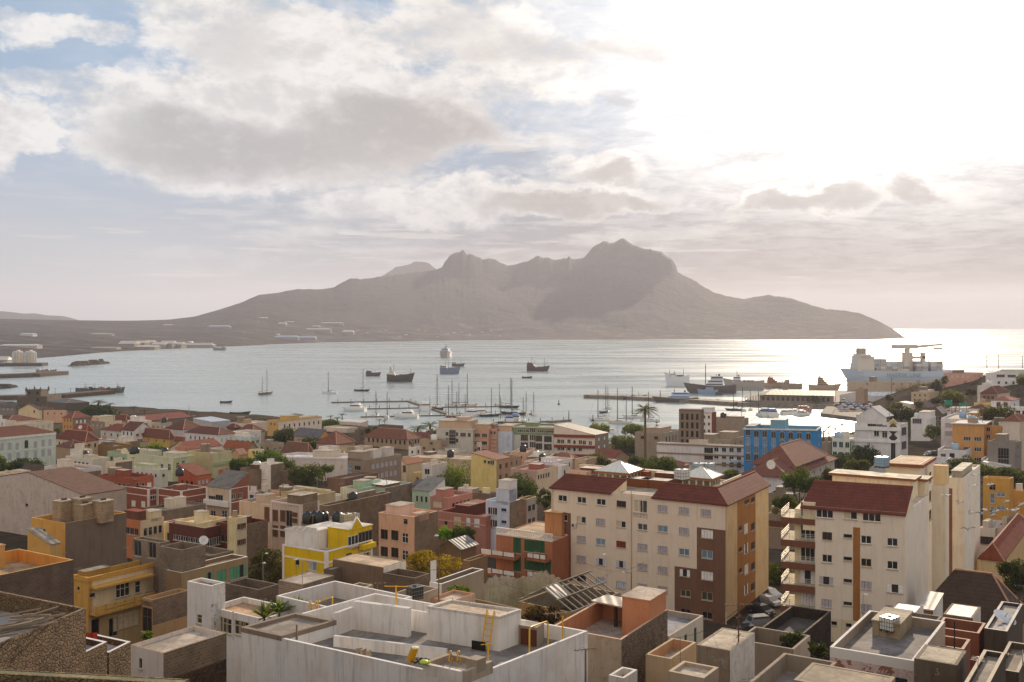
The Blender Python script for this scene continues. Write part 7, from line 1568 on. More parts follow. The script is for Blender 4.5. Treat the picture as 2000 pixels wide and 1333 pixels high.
crop(350, 600, 5)
for (lab, x0, x1, y0, y1, Y) in (('long pale blue roofed hall on the far slope', 275, 492, 178, 210, 3500), ('small white hall high on the far slope', 780, 850, 100, 116, 4700), ('grey white hall on the far slope, above the beach', 965, 1040, 150, 182, 4200), ('thin pale roofed hall right of the grey white hall', 1030, 1112, 140, 152, 4300), ('long white roof on the middle of the far slope', 1380, 1602, 150, 166, 4300), ('pale hall below the long white roof', 1295, 1370, 182, 198, 4150), ('low grey hall row with a bright end', 1205, 1480, 208, 236, 3950), ('long blue shed by the far beach', 925, 1160, 278, 322, 3550), ('blue shed right of its twin by the far beach', 1160, 1330, 284, 322, 3580), ('cream houses at the right of the far halls', 1590, 1700, 226, 272, 3900), ('white cube house on the far beach', 940, 970, 262, 276, 3700), ('far flat block by the beach at the wreck', 80, 115, 335, 365, 2700), ('low far row of houses left of the wreck', 0, 330, 352, 404, 2720)):
    shed(lab, x0, x1, y0, y1, Y, 'p 8a8e9c' if 'blue' in lab else 'p 948c86', 'i b4bac6' if 'blue' in lab else 'i c9c2ba')
crop(640, 600, 5)
rv = random.Random(4)
for i in range(16):
    x, y, w = 300 + i * 92 + rv.uniform(-30, 30), rv.uniform(215, 300), rv.uniform(10, 34)
    shed(('tiny pale house', 'tiny white house', 'tiny sandy house')[i % 3] + ' on the mountain foot, number %s from the left shore' % ('one two three four five six seven eight nine ten eleven twelve thirteen fourteen fifteen sixteen'.split()[i]), x, x + w, y, y + rv.uniform(5, 9), 4250 - (y - 215) * 3, 'p b9b0a8', 'i c4bab0', depth=14)
# ferry terminal on the quay
crop(1280, 640, 5)
def terminal():
    a = onz(XX(860), YY(722), 2.6); b_ = onz(XX(1760), YY(742), 2.6); root = empty('ferry_terminal', a, atan2(b_.y - a.y, b_.x - a.x), 'long grey ferry terminal with a sloping metal roof on the quay', 'terminal'); L = (b_ - a).length; k = a.y / F / 5
    m = W('p a09488'); wb = MB(); wb.prism([Vector((L * .18, 0)), Vector((L * .98, 0)), Vector((L * .98, 24)), Vector((L * .18, 24))], -2, 70 * k, m); wb.build('wall', root)
    r = MB(); sm = W('i 726c66'); hh = 108 * k
    r.face([(0, -2, 30 * k), (L * .24, -2, 72 * k), (L * .3, 12, hh), (L * .05, 12, 50 * k)], sm); r.face([(L * .24, -2, 72 * k), (L, -2, 72 * k), (L, 12, hh), (L * .3, 12, hh)], sm); r.face([(L * .3, 12, hh), (L, 12, hh), (L, 27, 75 * k), (L * .24, 27, 75 * k)], sm); r.face([(0, -2, 30 * k), (L * .05, 12, 50 * k), (L * .3, 12, hh), (L * .24, 27, 75 * k), (0, 27, 30 * k)], sm); r.build('roof', root)
    for i in range(14):
        w = MB(); w.box((L * (.22 + .054 * i), -.06, 34 * k), (L * .03, .2, 36 * k), BLKG); w.build('window', root)
    for i in range(6):
        p = MB(); p.tube([(L * (.02 + .03 * i), -1, -1), (L * (.02 + .03 * i), -1, (32 + 7 * i) * k)], .3, mat('plain', 'c4bcb4'), 6); p.build('column', root)
terminal()

crop(0, 0, 1)
pts = [onz(x, y, 2.0) for x, y in ((1602, 807), (1674, 816), (1745, 800), (1760, 766), (1640, 767))]; mb = MB(); mb.prism([Vector((p.x, p.y)) for p in pts], -2, 2.0, CONC, mat('slab', '6a625a')); tag(mb.build('car_park'), kind='structure')
pts = [onz(x, y, 2.2) for x, y in ((1455, 783), (1640, 791), (1690, 777), (1668, 763), (1500, 763), (1474, 769))]; mb = MB(); mb.prism([Vector((p.x, p.y)) for p in pts], -2, 2.2, CONC, mat('slab', '7a7066')); tag(mb.build('quay'), kind='structure')
# ------------------------------------------------------------------ trees
BARK = mat('wood', '6b5a48')
def crown_mesh(seed, rx, rz, leaf, hx, flat, fill=1.0):
    """leaf clumps through an uneven dome: many small faces, gaps between the clumps"""
    r = random.Random(seed); mb = MB(); m = mat('leaf', hx)
    vs_, fs = [], []
    n = min(26 + int(rx * 2), 42); clumps = []
    for k in range(n):
        a = r.uniform(0, 2 * pi); q = math.sqrt(r.uniform(.02, 1)) * .86; h = r.uniform(-.6, 1) * (1 - q * q) ** .5 if flat < .5 else r.uniform(-.2, 1) * (1 - q * q * .75) ** .5 * .85
        cr = r.uniform(.24, .4) * (1.12 - .3 * q)
        clumps.append((q * cos(a) * rx, q * sin(a) * rx, h * rz * .82, cr * rx))
    area = sum(4 * pi * c[3] ** 2 * (rz / rx * .5 + .5) for c in clumps)
    per = fill * 1.25 * area / (leaf * leaf) / n
    per = min(per, 5200 / n)
    for cx, cy, cz, cr in clumps:
        crz = cr * min(1.0, .35 + .65 * rz / rx)
        for k in range(int(per)):
            u = r.uniform(-1, 1); a = r.uniform(0, 2 * pi); s = math.sqrt(1 - u * u); d = Vector((s * cos(a), s * sin(a), u))
            rad = r.uniform(.55, 1.0) ** .6 * r.uniform(.85, 1.12)
            p = Vector((cx + d.x * cr * rad, cy + d.y * cr * rad, cz + d.z * crz * rad))
            t = Vector((r.gauss(0, 1), r.gauss(0, 1), r.gauss(0, .6))); nrm = (d * .8 + t * .6).normalized()
            e = nrm.orthogonal().normalized(); e = (Matrix.Rotation(r.uniform(0, 6.28), 3, nrm) @ e) * leaf * r.uniform(.45, .8); g_ = nrm.cross(e) * r.uniform(.5, .8)
            i = len(vs_); vs_ += [p - e, p - g_, p + e, p + g_]; fs.append((i, i + 1, i + 2, i + 3))
    mb.mesh_part(vs_, fs, m, False)
    return mb, clumps
TSEED = [100]
def tree(label, x0, x1, y0, y1, Y, hx='46552a', flat=1, name='tree', cat='tree', fill=1.0, trunk=True, group='trees of the town'):
    """crown box in crop pixels, at distance Y; stands on the ground below it"""
    x0, x1, y0, y1 = XX(x0), XX(x1), YY(y0), YY(y1); TSEED[0] += 1
    rx = (x1 - x0) / 2 / F * Y; zt_ = H - (y0 - HY) / F * Y; zb_ = H - (y1 - HY) / F * Y
    X = ((x0 + x1) / 2 - HX) / F * Y; zg = ground_z(X, Y); zc = zb_ + (zt_ - zb_) * .32; rz = (zt_ - zc)
    root = empty(name, (X, Y, zg), TSEED[0] * 1.3, label, cat, group)
    leaf = max(.24, Y * .00135)
    mb, cl = crown_mesh(TSEED[0], rx, rz, leaf, hx, flat, fill)
    mb.build('crown', root, (0, 0, zc - zg))
    if trunk:
        tb = MB(); h = max(.6, zc - zg); r0 = max(.14, rx * .06); r = random.Random(TSEED[0])
        lx, ly = r.uniform(-.2, .2) * rx, r.uniform(-.2, .2) * rx
        fork = Vector((lx * .5, ly * .5, h * .55))
        tb.tube([(0, 0, -.3), fork * .5 + Vector((lx * .1, 0, 0)), fork], [r0 * 1.25, r0, r0 * .85], BARK, 7)
        for c in cl[:7]: tb.tube([fork, fork.lerp(Vector((c[0], c[1], c[2] + h)), .5) + Vector((0, 0, -.1 * rz)), (c[0], c[1], c[2] + h)], [r0 * .6, r0 * .35, r0 * .15], BARK, 5)
        tb.build('trunk', root)
    return root
crop(0, 780, 5)
tree('dense dark fig tree beside two palms on the left shore', 805, 1122, 65, 165, 600, '3a4722', 0)
tree('bright green flat crowned tree among the low roofs', 1388, 1605, 428, 508, 335, '667f22')
tree('tall tree at the left edge below the green mansion', -60, 85, 520, 720, 300, '525e28', 0)
tree('wide dark tree in front of the green mansion', 80, 395, 570, 725, 305, '3c4a24')
tree('little tree between the ochre house and red tiled house', 530, 600, 280, 330, 430, '55622e', 0)
crop(350, 780, 5)
tree('big dark tree in front of the slate roofed hall', 910, 1245, 262, 440, 425, '3f4a22', 0)
tree('lower dark tree right of the slate roofed hall', 1170, 1435, 375, 485, 400, '46502a')
tree('tallest of the three merged trees left of the white theatre', 725, 1075, 488, 660, 300, '4a5e22')
tree('dark green tree merging on the left, above the block stub house', 498, 760, 548, 745, 290, '43581f')
tree('small green tree merging on the right, behind the block side wall', 945, 1148, 595, 700, 285, '4a5c24')
tree('leaning acacia with open branches behind the mauve chapel', 1080, 1440, 605, 860, 262, '475526', 1, fill=.7)
tree('thin acacia crown reaching toward the tall brown plaster house', 1380, 1510, 630, 720, 258, '4d5a28', 1, fill=.6)
tree('shrubby sea front tree right of the yellow customs house', 1388, 1560, 195, 280, 520, '565f30', 0)
tree('low sea front bush left of the yellow customs house', 785, 868, 188, 245, 565, '46502c', 0)
tree('dark bush in front of the long pillared hall', 1800, 1880, 275, 330, 440, '4a4a2c', 0)
crop(700, 780, 5)
tree('large round green tree left of the yellow house with broad windows', 690, 1135, 580, 885, 285, '55601f', 0)
tree('dark round tree behind the blue white house', 1388, 1805, 720, 975, 250, '3c4a1f', 0)
tree('dark tree against the left end of the cream apartment block', 1740, 1895, 858, 1045, 205, '3d4a22', 0)
tree('pale bush under the two waterfront palms', 640, 765, 285, 380, 470, '6a6a30', 0)
crop(1050, 780, 5)
tree('pale green tree behind the maroon and white flats', 480, 705, 232, 340, 480, '6a7030', 0)
tree('broad green tree by the water left of the tall palm', 698, 1060, 325, 540, 430, '59622c')
tree('upper waterside tree left of the concrete villa', 828, 1085, 240, 345, 470, '5d6630')
tree('tree around the foot of the concrete villa', 1040, 1180, 360, 520, 425, '4d5528', 0)
tree('large flat dark tree behind the two glass skylights', 985, 1400, 556, 720, 300, '46541c')
tree('small green tree left of the tall palm trunk', 488, 725, 528, 650, 330, '55602a', 0)
tree('low dark shrubs at the foot of the tall palm', 885, 1040, 552, 630, 345, '3f4a26', 0)
crop(1350, 780, 5)
tree('round dark tree in front of the white villa', 868, 1245, 676, 880, 228, '47511f', 0)
tree('shadowed tree right of the villa, behind the apartment roof', 1085, 1335, 755, 905, 222, '3a451f', 0)
tree('dark tree behind the villa, second from the right', 1275, 1530, 655, 815, 262, '40491f', 0)
tree('tree left of the blue topped roof tank', 1485, 1745, 585, 720, 285, '4c5426', 0)
tree('big dark tree under the cream flat eave building', 1510, 1840, 450, 650, 320, '3a4122', 0)
tree('dark tree between the villa and the green pilasters', 1305, 1540, 520, 665, 315, '3f4826', 0)
tree('green tree in the gap between the two big blocks', 795, 1070, 935, 1140, 185, '47561f', 0)
tree('low hedge like tree in front of the white flats', 310, 480, 695, 750, 300, '5c6628', 0)
crop(1600, 780, 5)
tree('big dark tree in front of the unfinished concrete frame', 1258, 1610, 555, 760, 262, '434a20', 0)
tree('spreading tree along the street right of the concrete frame', 1500, 1910, 655, 770, 250, '4a5222')
tree('tree at the right edge behind the mustard house', 1760, 2060, 670, 840, 245, '474e22', 0)
tree('tree on the street below the glass balcony house', 1025, 1195, 235, 375, 395, '565c30', 0)
tree('small trees in front of the white modern block on the right', 815, 1020, 240, 345, 450, '565a30', 0)
crop(1600, 620, 5)
tree('dark tree behind the gabled attic of the white modern block', 612, 815, 885, 985, 470, '474c28', 0)
tree('dark round tree left of the dark brick house', 780, 965, 855, 1020, 440, '444a26', 0)
tree('large dark tree on the right below the white attic house', 1555, 1910, 855, 1035, 345, '444822', 0)
tree('yellow green tree on the slope below the pink barracks', 1195, 1425, 705, 855, 500, '5c5c2c', 0)
tree('small tree left of the pink barracks wall', 1190, 1260, 560, 650, 610, '5f5a34', 0)
tree('bushes by the car park in front of the tan hall', 690, 810, 820, 905, 560, '5f5730', 0)
tree('palm shaded bushes left of the car park', 490, 625, 845, 935, 560, '565032', 0)
tree('tree at the far right edge of the hill', 1930, 2060, 545, 660, 520, '5c5a34', 0)
tree('tree beside the harbour terminal with yellow flowers', 1100, 1180, 600, 690, 640, '66603a', 0)
crop(400, 1000, 4)
tree('big olive green tree left of the bright yellow house', 335, 640, 205, 600, 148, '4a4a20', 0, fill=1.2)
tree('yellow leaved bush behind the white chimney column house', 1540, 1995, 325, 500, 132, '7d6a1c', 0)
crop(800, 1000, 4)
tree('bright green bush under the rose pink house', 215, 330, 105, 230, 178, '6f8a22', 0)
tree('dark olive bushes under the rose pink house', 300, 510, 110, 240, 180, '4f5a22', 0)
tree('dry dark thorn bush beyond the white foreground roof', 875, 1180, 725, 880, 96, '4a3c26', 0, fill=.8)
tree('low green creeper on the ochre ruin wall', 280, 470, 585, 640, 108, '5a6a20', 0)
crop(1200, 1000, 4)
tree('street tree between the two big apartment blocks', 1175, 1400, 320, 640, 172, '4b5420', 0)
tree('dark creeper in the yard behind the block parapet', 1300, 1500, 940, 1090, 88, '3c4426', 0, fill=.7)
crop(1500, 1000, 4)
tree('dark tree at the right edge by the orange tile roof', 1800, 2060, 350, 600, 150, '3c4320', 0)
tree('dark creeper in the lower right yard', 310, 480, 1000, 1120, 82, '343c24', 0, fill=.7)
crop(0, 1000, 4)
tree('small green shrub at the left edge below the dark block wall', -60, 70, 640, 740, 92, '5a6a22', 0)
tree('small green shrub at the foot of the pierced screen house', 1105, 1200, 935, 1000, 100, '5f7022', 0)

# ------------------------------------------------------------------ palms
def palm_parts(h, rc, n, seed, droop, tr):
    r = random.Random(seed); tb = MB(); lx = r.uniform(-.03, .03) * h
    tb.tube([(0, 0, -.3), (lx * .3, 0, h * .4), (lx, 0, h)], [tr * 1.3, tr, tr * .9], mat('wood', '7a6450'), 7)
    fb = MB(); m = mat('leaf', '4a4c22'); vs_, fs = [], []
    for k in range(n):
        a = 2 * pi * k / n * 2.4 + r.uniform(-.2, .2); el = r.uniform(-.35, 1.1); ln = rc * r.uniform(.85, 1.1); pts = []
        for i in range(8):
            s = i / 7; e = el - droop * s * s
            pts.append(Vector((lx, 0, h)) + Vector((cos(a) * cos(el) * s, sin(a) * cos(el) * s, sin(el) * s - droop * .55 * s * s)) * ln)
        for i in range(7):
            p, q = pts[i], pts[i + 1]; d = (q - p); side = d.cross(Vector((0, 0, 1))).normalized(); w = ln * .17 * (sin(pi * (i + .9) / 8.2))
            for sg in (-1, 1):
                for j in range(2):
                    b_ = p.lerp(q, .5 * j); c = p.lerp(q, .5 * j + .36); tip = b_.lerp(c, 1.2) + side * sg * w + Vector((0, 0, -w * .55)) + d * .3
                    o = len(vs_); vs_ += [b_, c, tip]; fs.append((o, o + 1, o + 2))
    fb.mesh_part(vs_, fs, m, False)
    return tb.mesh('trunk'), fb.mesh('fronds')
PALM = [palm_parts(7.0, 3.0, 24, 3, .9, .26), palm_parts(9.0, 3.0, 26, 4, .8, .24), palm_parts(3.6, 3.2, 26, 6, .8, .3), palm_parts(29.0, 4.6, 44, 9, .75, .42)]
def palm(label, x, yt, Y, kind, rc=None):
    """x and the top of the crown in crop pixels"""
    X = (XX(x) - HX) / F * Y; zt_ = H - (YY(yt) - HY) / F * Y; zg = ground_z(X, Y); hs_ = (9.2, 11.2, 6.0, 32.5)[kind]
    root = empty('palm_tree', (X, Y, zg), x * .37, label, 'palm', 'palm trees along the shore' if kind < 3 else None); s = max(.4, (zt_ - zg) / hs_); root.scale = (s if rc is None else rc,) * 2 + (s,)
    inst('trunk', PALM[kind][0], root); inst('fronds', PALM[kind][1], root)
crop(0, 780, 5)
palm('bushy palm above the dense fig tree on the left', 965, -10, 600, 1, 1.9); palm('second palm leaning out right of the fig tree', 1075, 20, 600, 0, 1.6)
palm('slim tall palm left of the market hall', 1310, 58, 600, 1, 1.5); palm('short palm left of the market hall, nearer its roof', 1412, 92, 600, 0, 1.4); palm('low palm crowns behind the deep red roof', 1170, 118, 610, 2, 1.5); palm('palm peeping over the market hall roof', 1765, 105, 590, 0, 1.3)
crop(350, 780, 5)
for i, (x, y) in enumerate(((1135, 130), (1185, 135), (1325, 165), (1480, 150), (1545, 162), (1592, 130))):
    palm(('small palm above the customs house tower, left one', 'bushy small palm above the customs house tower', 'low palm behind the customs house roof', 'palm right of the customs house, leftmost of three', 'short palm right of the customs house, middle of three', 'tallest palm right of the customs house')[i], x, y, 575, (1, 0, 2, 0, 2, 1)[i], 1.1)
palm('bushy palm in front of the long white sheds', 1900, 220, 480, 2, 1.6); palm('low bushy palm on the beach road', 825, 190, 550, 2, 1.4)
crop(700, 780, 5)
palm('waterfront palm with a full crown, left of the pair', 578, 222, 480, 2, 1.9); palm('waterfront palm with a full crown, right of the pair', 700, 186, 490, 2, 2.0); palm('palm tips behind the pillared hall roof', 465, 275, 440, 2, 1.5)
palm('bare leaning palm on the beach, left of two', 205, 182, 560, 0, .7); palm('bare leaning palm on the beach, right of two', 258, 185, 560, 0, .7)
crop(1050, 780, 5)
palm('very tall palm rising above the bay in mid picture', 1052, 5, 318, 3, .95); palm('dusty palm in front of the maroon flats', 440, 395, 400, 2, 1.6)
crop(1350, 780, 5)
for i, (x, y, k) in enumerate(((1345, 225, 0), (1405, 245, 0), (1475, 195, 1), (1080, 235, 2), (1180, 242, 2), (1290, 262, 2))):
    palm(('palm against the glittering water, left of three', 'palm against the glittering water, middle of three', 'tallest palm against the glittering water', 'palm tips above the blue hotel roof, left', 'palm tips above the blue hotel roof, right', 'palm beside the right end of the blue hotel')[i], x, y, 462, k, 1.2)
crop(1280, 640, 5)
palm('big bushy palm in front of the harbour terminal', 1570, 640, 690, 0, 2.4)
crop(1050, 780, 5)
def pine():
    X = (XX(1162) - HX) / F * 400; zt_ = H - (YY(195) - HY) / F * 400; zg = ground_z(X, 400); root = empty('norfolk_pine', (X, 400, zg), 0, 'layered pine behind the concrete villa roof', 'pine tree'); h = zt_ - zg
    tb = MB(); tb.tube([(0, 0, 0), (0, 0, h)], [.3, .05], BARK, 6); tb.build('trunk', root); cb = MB(); r = random.Random(3); m = mat('leaf', '4c4a30')
    for k in range(9):
        z = h * (.35 + .07 * k); ln = 3.2 * (1 - k / 10)
        for j in range(7):
            a = j * .9 + k * .5
            for i in range(8):
                s = (i + .5) / 8 * ln; p = Vector((cos(a) * s, sin(a) * s, z + s * .12)); e = Vector((r.uniform(-.5, .5), r.uniform(-.5, .5), r.uniform(-.2, .3))); g_ = Vector((-sin(a), cos(a), .1)) * .35
                cb.face([p - g_, p + e, p + g_], m)
    cb.build('crown', root)
pine()

def scrub():
    r = random.Random(77); mb = MB(); m = mat('leaf', '4a4226'); vs_, fs = [], []
    for k in range(700):
        X, Y = r.uniform(185, 420), r.uniform(470, 790); z = ground_z(X, Y)
        if z < 2.2: continue
        rx = r.uniform(1.0, 3.2)
        for j in range(26):
            d = Vector((r.gauss(0, .5), r.gauss(0, .5), abs(r.gauss(0, .4)))); p = Vector((X, Y, z)) + d * rx; e = Vector((r.uniform(-1, 1), r.uniform(-1, 1), r.uniform(-.6, .6))) * .6; g_ = e.cross(Vector((.2, .3, 1))) * .7
            i = len(vs_); vs_ += [p - e, p - g_, p + e, p + g_]; fs.append((i, i + 1, i + 2, i + 3))
    mb.mesh_part(vs_, fs, m, False); tag(mb.build('hillside_scrub'), 'dry brown scrub scattered over the harbour hill', 'scrub', kind='stuff')
scrub()
crop(1600, 620, 5)
for i, (x0, x1, y0, y1, Y) in enumerate(((1080, 1190, 640, 720, 640), (1430, 1530, 690, 760, 560), (930, 1010, 810, 880, 520), (1290, 1370, 780, 830, 450), (640, 720, 760, 810, 640), (1100, 1200, 780, 850, 480))):
    tree(('dark bushy tree under the left end of the pink barracks', 'dark tree on the slope road below the hilltop house', 'dark tree in front of the hipped roof by the tan hall', 'low tree behind the teal nets', 'tree at the corner of the white tent warehouse', 'dark tree between the tan hall and the teal nets')[i], x0, x1, y0, y1, Y, '474526', 0)
# ------------------------------------------------------------------ things standing on roofs and in streets
def tank_thing(name, label, cat, p, group=None, rz=0.0): return empty(name, p, rz, label, cat, group)
def block_tank(label, x, y, z, w, h):
    p = spot(x, y, z); o = tank_thing('water_tank', label, 'water tank', (p.x, p.y, z - h), 'block water tanks', radians(58)); b = MB(); b.box((0, 0, h / 2), (w, w * .95, h), W('b a3927c')); b.build('tank_body', o)
    l = MB(); l.box((0, 0, h + .08), (w + .2, w * .95 + .2, .16), W('f b5a48e')); l.build('tank_top', o); k = MB(); k.box((.1, 0, h + .3), (.7, .5, .28), mat('plain', '5a4a3c')); k.build('hatch', o)
crop(0, 780, 5)
zt4 = tank_house.zr + 3.4
for x, y, lab in ((620, 995, 'left block water tank on the yellow house'), (800, 970, 'rear block water tank, half hidden by the others'), (830, 1025, 'front block water tank on the yellow house'), (1005, 995, 'right block water tank nearest the grey wall top')): block_tank(lab, x, y, zt4 - (.4 if y > 1000 else 0) + (.3 if y < 980 else 0), 2.3, 3.2)
def black_tank(label, x, y, z, r=.75, h=1.5):
    p = spot(x, y, z); o = tank_thing('water_tank', label, 'water tank', (p.x, p.y, z), 'black roof tanks'); b = MB(); b.lathe([(r * .96, 0), (r, h * .1), (r, h * .7), (r * .75, h * .9), (r * .3, h), (.02, h)], mat('gloss', '1d1c1e'), 14); b.build('tank_body', o); c = MB(); c.lathe([(r * .28, h - .02), (r * .28, h + .1), (.02, h + .12)], mat('plain', '2a2828'), 10); c.build('lid', o)
crop(350, 780, 5)
zb_ = H - (1220 / 5 + 780 - HY) / F * 168
for i, x in enumerate((1255, 1320, 1370, 1410, 1548)): black_tank(('first black tank from the left behind the yellow house', 'second black tank from the left behind the yellow house', 'third black tank from the left behind the yellow house', 'last black tank of the row of four behind the yellow house', 'single black tank beside the white caged tanks')[i], x, 1215 - (8 if i % 2 else 0), zb_, .95, 2.0)
crop(0, 780, 5)
for x, y, lab in ((1755, 750, 'black tank on the terracotta upper storey'), (1298, 535, 'left black tank on the pale green house roof'), (1330, 530, 'right black tank on the pale green house roof')): black_tank(lab, x, y, H - (y / 5 + 780 - HY) / F * (240 if y > 700 else 300), 1.0, 1.9)
def tote_mesh(hx='dcdcd4'):
    b = MB(); b.box((0, 0, .62), (1.1, .95, .95), mat('gloss', hx)); c = MB(); m = mat('metal', '8a8a88')
    for z in (.16, .45, .75, 1.08): c.tube([(-.58, -.5, z), (.58, -.5, z), (.58, .5, z), (-.58, .5, z), (-.58, -.5, z)], .025, m, 4)
    for k in range(6):
        for y in (-.5, .5): c.tube([(-.58 + .232 * k, y, .1), (-.58 + .232 * k, y, 1.1)], .022, m, 4)
        for x in (-.58, .58): c.tube([(x, -.5 + .2 * k, .1), (x, -.5 + .2 * k, 1.1)], .022, m, 4)
    p = MB(); [p.box((0, y, .06), (1.2, .14, .12), mat('wood', '6a5a48')) for y in (-.42, 0, .42)]; l = MB(); l.lathe([(.16, 1.1), (.16, 1.16), (.02, 1.17)], mat('plain', '3a3a3a'), 10)
    return b.mesh('tank_body'), c.mesh('cage'), p.mesh('pallet'), l.mesh('lid')
TOTE = {}
def tote(label, x, y, Y, s=1.0, hx='dcdcd4', rz=40):
    if hx not in TOTE: TOTE[hx] = tote_mesh(hx)
    p = at(XX(x), YY(y), Y); o = tank_thing('caged_tank', label, 'water tank', p, 'caged plastic tanks', radians(rz)); o.scale = (s, s, s)
    for n, m in zip(('tank_body', 'cage', 'pallet', 'lid'), TOTE[hx]): inst(n, m, o)
crop(350, 780, 5)
tote('left white caged tank on the roof behind the yellow house', 1632, 1215, 167, 1.5, 'e0d6b8'); tote('right white caged tank on the roof behind the yellow house', 1700, 1212, 168, 1.5, 'e0d6b8')
crop(1500, 1000, 4); tote('white caged tank on a stained plinth in the lower right', 950, 930, 79, 1.05); tote('flat white caged tank behind the plinth tank', 828, 893, 84, .75)
crop(1050, 780, 5); tote('white tank beside the second skylight', 1410, 795, 153, 1.6, 'dfe2e2'); tote('pale blue roof tank behind the second skylight, left', 1575, 722, 163, 1.5, 'b4c8d6'); tote('pale blue roof tank behind the second skylight, right', 1670, 722, 163, 1.5, 'b4c8d6')
crop(1600, 780, 5); tote('tall blue topped tank on the apartment tower roof', 612, 668, 149, 1.5, '8fb8d4')
crop(400, 1000, 4); tote('dark low tank on the grey parapet yard', 1640, 680, 94, 1.1, '26262a')

YEL = mat('gloss', 'd9a60c'); RST = mat('plain', '8a7a6c'); STL = mat('metal', '9a948c')
def pole(label, name, cat, x, y0, y1, Y, r=.04, m=RST, booms=(), lamp=None, group=None):
    """an upright from pixel (x, y1) to (x, y0); booms: (height share, half length, angle, elements)"""
    b = at(XX(x), YY(y1), Y); h = (y1 - y0) / SS / F * Y; o = empty(name, b, 0, label, cat, group); p = MB(); p.tube([(0, 0, 0), (0, 0, h)], [r, r * .75], m, 6); p.build('pole', o)
    for (q, hl, ang, ne) in booms:
        bm = MB(); d = Vector((cos(radians(ang)), sin(radians(ang)), 0)); n = Vector((-d.y, d.x, 0)); c = Vector((0, 0, h * q)); bm.tube([c - d * hl, c + d * hl], r * .5, m, 4)
        for i in range(ne): 
            e = c - d * hl + d * (2 * hl * (i + .5) / ne); w = .42 - .03 * i; bm.tube([e - n * w, e + n * w], .012 + r * .15, m, 4)
        bm.build('antenna_boom', o)
    if lamp:
        lb = MB(); s = lamp[0]; lb.tube([(0, 0, h), (s * 1.1, -.3, h + .25)], r * .6, m, 5); lb.build('arm', o); lh = MB(); lh.lathe([(.05, .16), (.2, .06), (.24, 0), (.02, -.02)], mat('plain', 'd6d2ca'), 8, (s * 1.25, -.35, h + .22)); lh.build('lamp_head', o)
    return o
AG = 'television antennas on the roofs'
crop(1200, 1000, 4)
pole('tall rusty antenna mast with slanting elements in front of the apartment block', 'antenna_mast', 'antenna', 970, 705, 1230, 72, .06, mat('plain', '6a4a3a'), ((.96, 1.1, 8, 7), (.78, .5, 60, 1), (.62, .5, 60, 1), (.5, .55, 60, 1)), group=AG)
pole('thin leaning antenna on the courtyard wall', 'antenna_mast', 'antenna', 515, 975, 1270, 77, .03, RST, ((.44, .5, 15, 3),), group=AG); pole('thin pole by the dark stone yard', 'antenna_mast', 'antenna', 1152, 900, 1050, 97, .035, RST, ((.98, .4, 30, 2),), group=AG)
crop(800, 1000, 4)
pole('antenna on a stout grey pipe at the right side of the white house', 'antenna_mast', 'antenna', 1375, 1070, 1380, 68, .08, mat('plain', '7a6c62'), ((.99, .85, 200, 5),), group=AG)
pole('pale pole with a lamp before the cream facade', 'lamp_post', 'lamp post', 1542, 345, 680, 112, .05, mat('plain', 'b5a394'), (), (-.3,)); pole('street lamp against the cream facade', 'lamp_post', 'lamp post', 1732, 480, 640, 137, .06, mat('plain', '7a6a60'), (), (-.9,))
pole('yellow pole with a cross bar on the front parapet', 'clothes_pole', 'clothes pole', 612, 1030, 1240, 67.5, .06, YEL, ((.98, .5, 15, 0),), group='yellow poles'); pole('short yellow pole at the right parapet', 'clothes_pole', 'clothes pole', 1196, 815, 992, 72.5, .06, YEL, group='yellow poles')
pole('antenna boom beyond the front parapet corner', 'antenna_mast', 'antenna', 1143, 775, 832, 78, .05, RST, ((.7, 1.0, 195, 4),), group=AG)
pole('tall brown street lamp with a solar panel', 'lamp_post', 'lamp post', 228, 200, 700, 97, .06, mat('plain', '6a543c'), ((.5, .9, 20, 0),), (-.15,))
crop(400, 1000, 4)
pole('yellow pole with a flat tee top on the terrace wall', 'clothes_pole', 'clothes pole', 1494, 578, 740, 79, .075, YEL, ((.97, .95, -4, 0),), group='yellow poles')
pole('thin street lamp in front of the bright yellow house', 'lamp_post', 'lamp post', 762, 385, 730, 105, .04, STL, (), (-.5,)); pole('street lamp under the olive tree', 'lamp_post', 'lamp post', 458, 410, 560, 128, .045, STL, (), (.15,)); pole('upper street lamp against the olive tree', 'lamp_post', 'lamp post', 450, 335, 560, 133, .04, STL, (), (.5,))
pole('roof pole on the white modern house', 'antenna_mast', 'antenna', 455, 680, 780, 95, .035, RST, ((.95, .45, 20, 2),), group=AG); pole('white pipe down the modern house wall', 'vent_pipe', 'pipe', 222, 775, 1000, 88, .06, mat('plain', 'b9b4b0'))
pole('antenna with many rods near the grey parapet box', 'antenna_mast', 'antenna', 970, 540, 740, 98, .05, RST, ((.95, .7, 10, 8), (.7, .5, 80, 5)), group=AG); pole('antenna over the grey yards', 'antenna_mast', 'antenna', 1350, 555, 660, 100, .03, RST, ((.98, .9, 5, 4),), group=AG); pole('grey pipe end on the tank room wall', 'vent_pipe', 'pipe', 718, 880, 1000, 70.5, .09, mat('plain', '8f857c'))
crop(1500, 1000, 4)
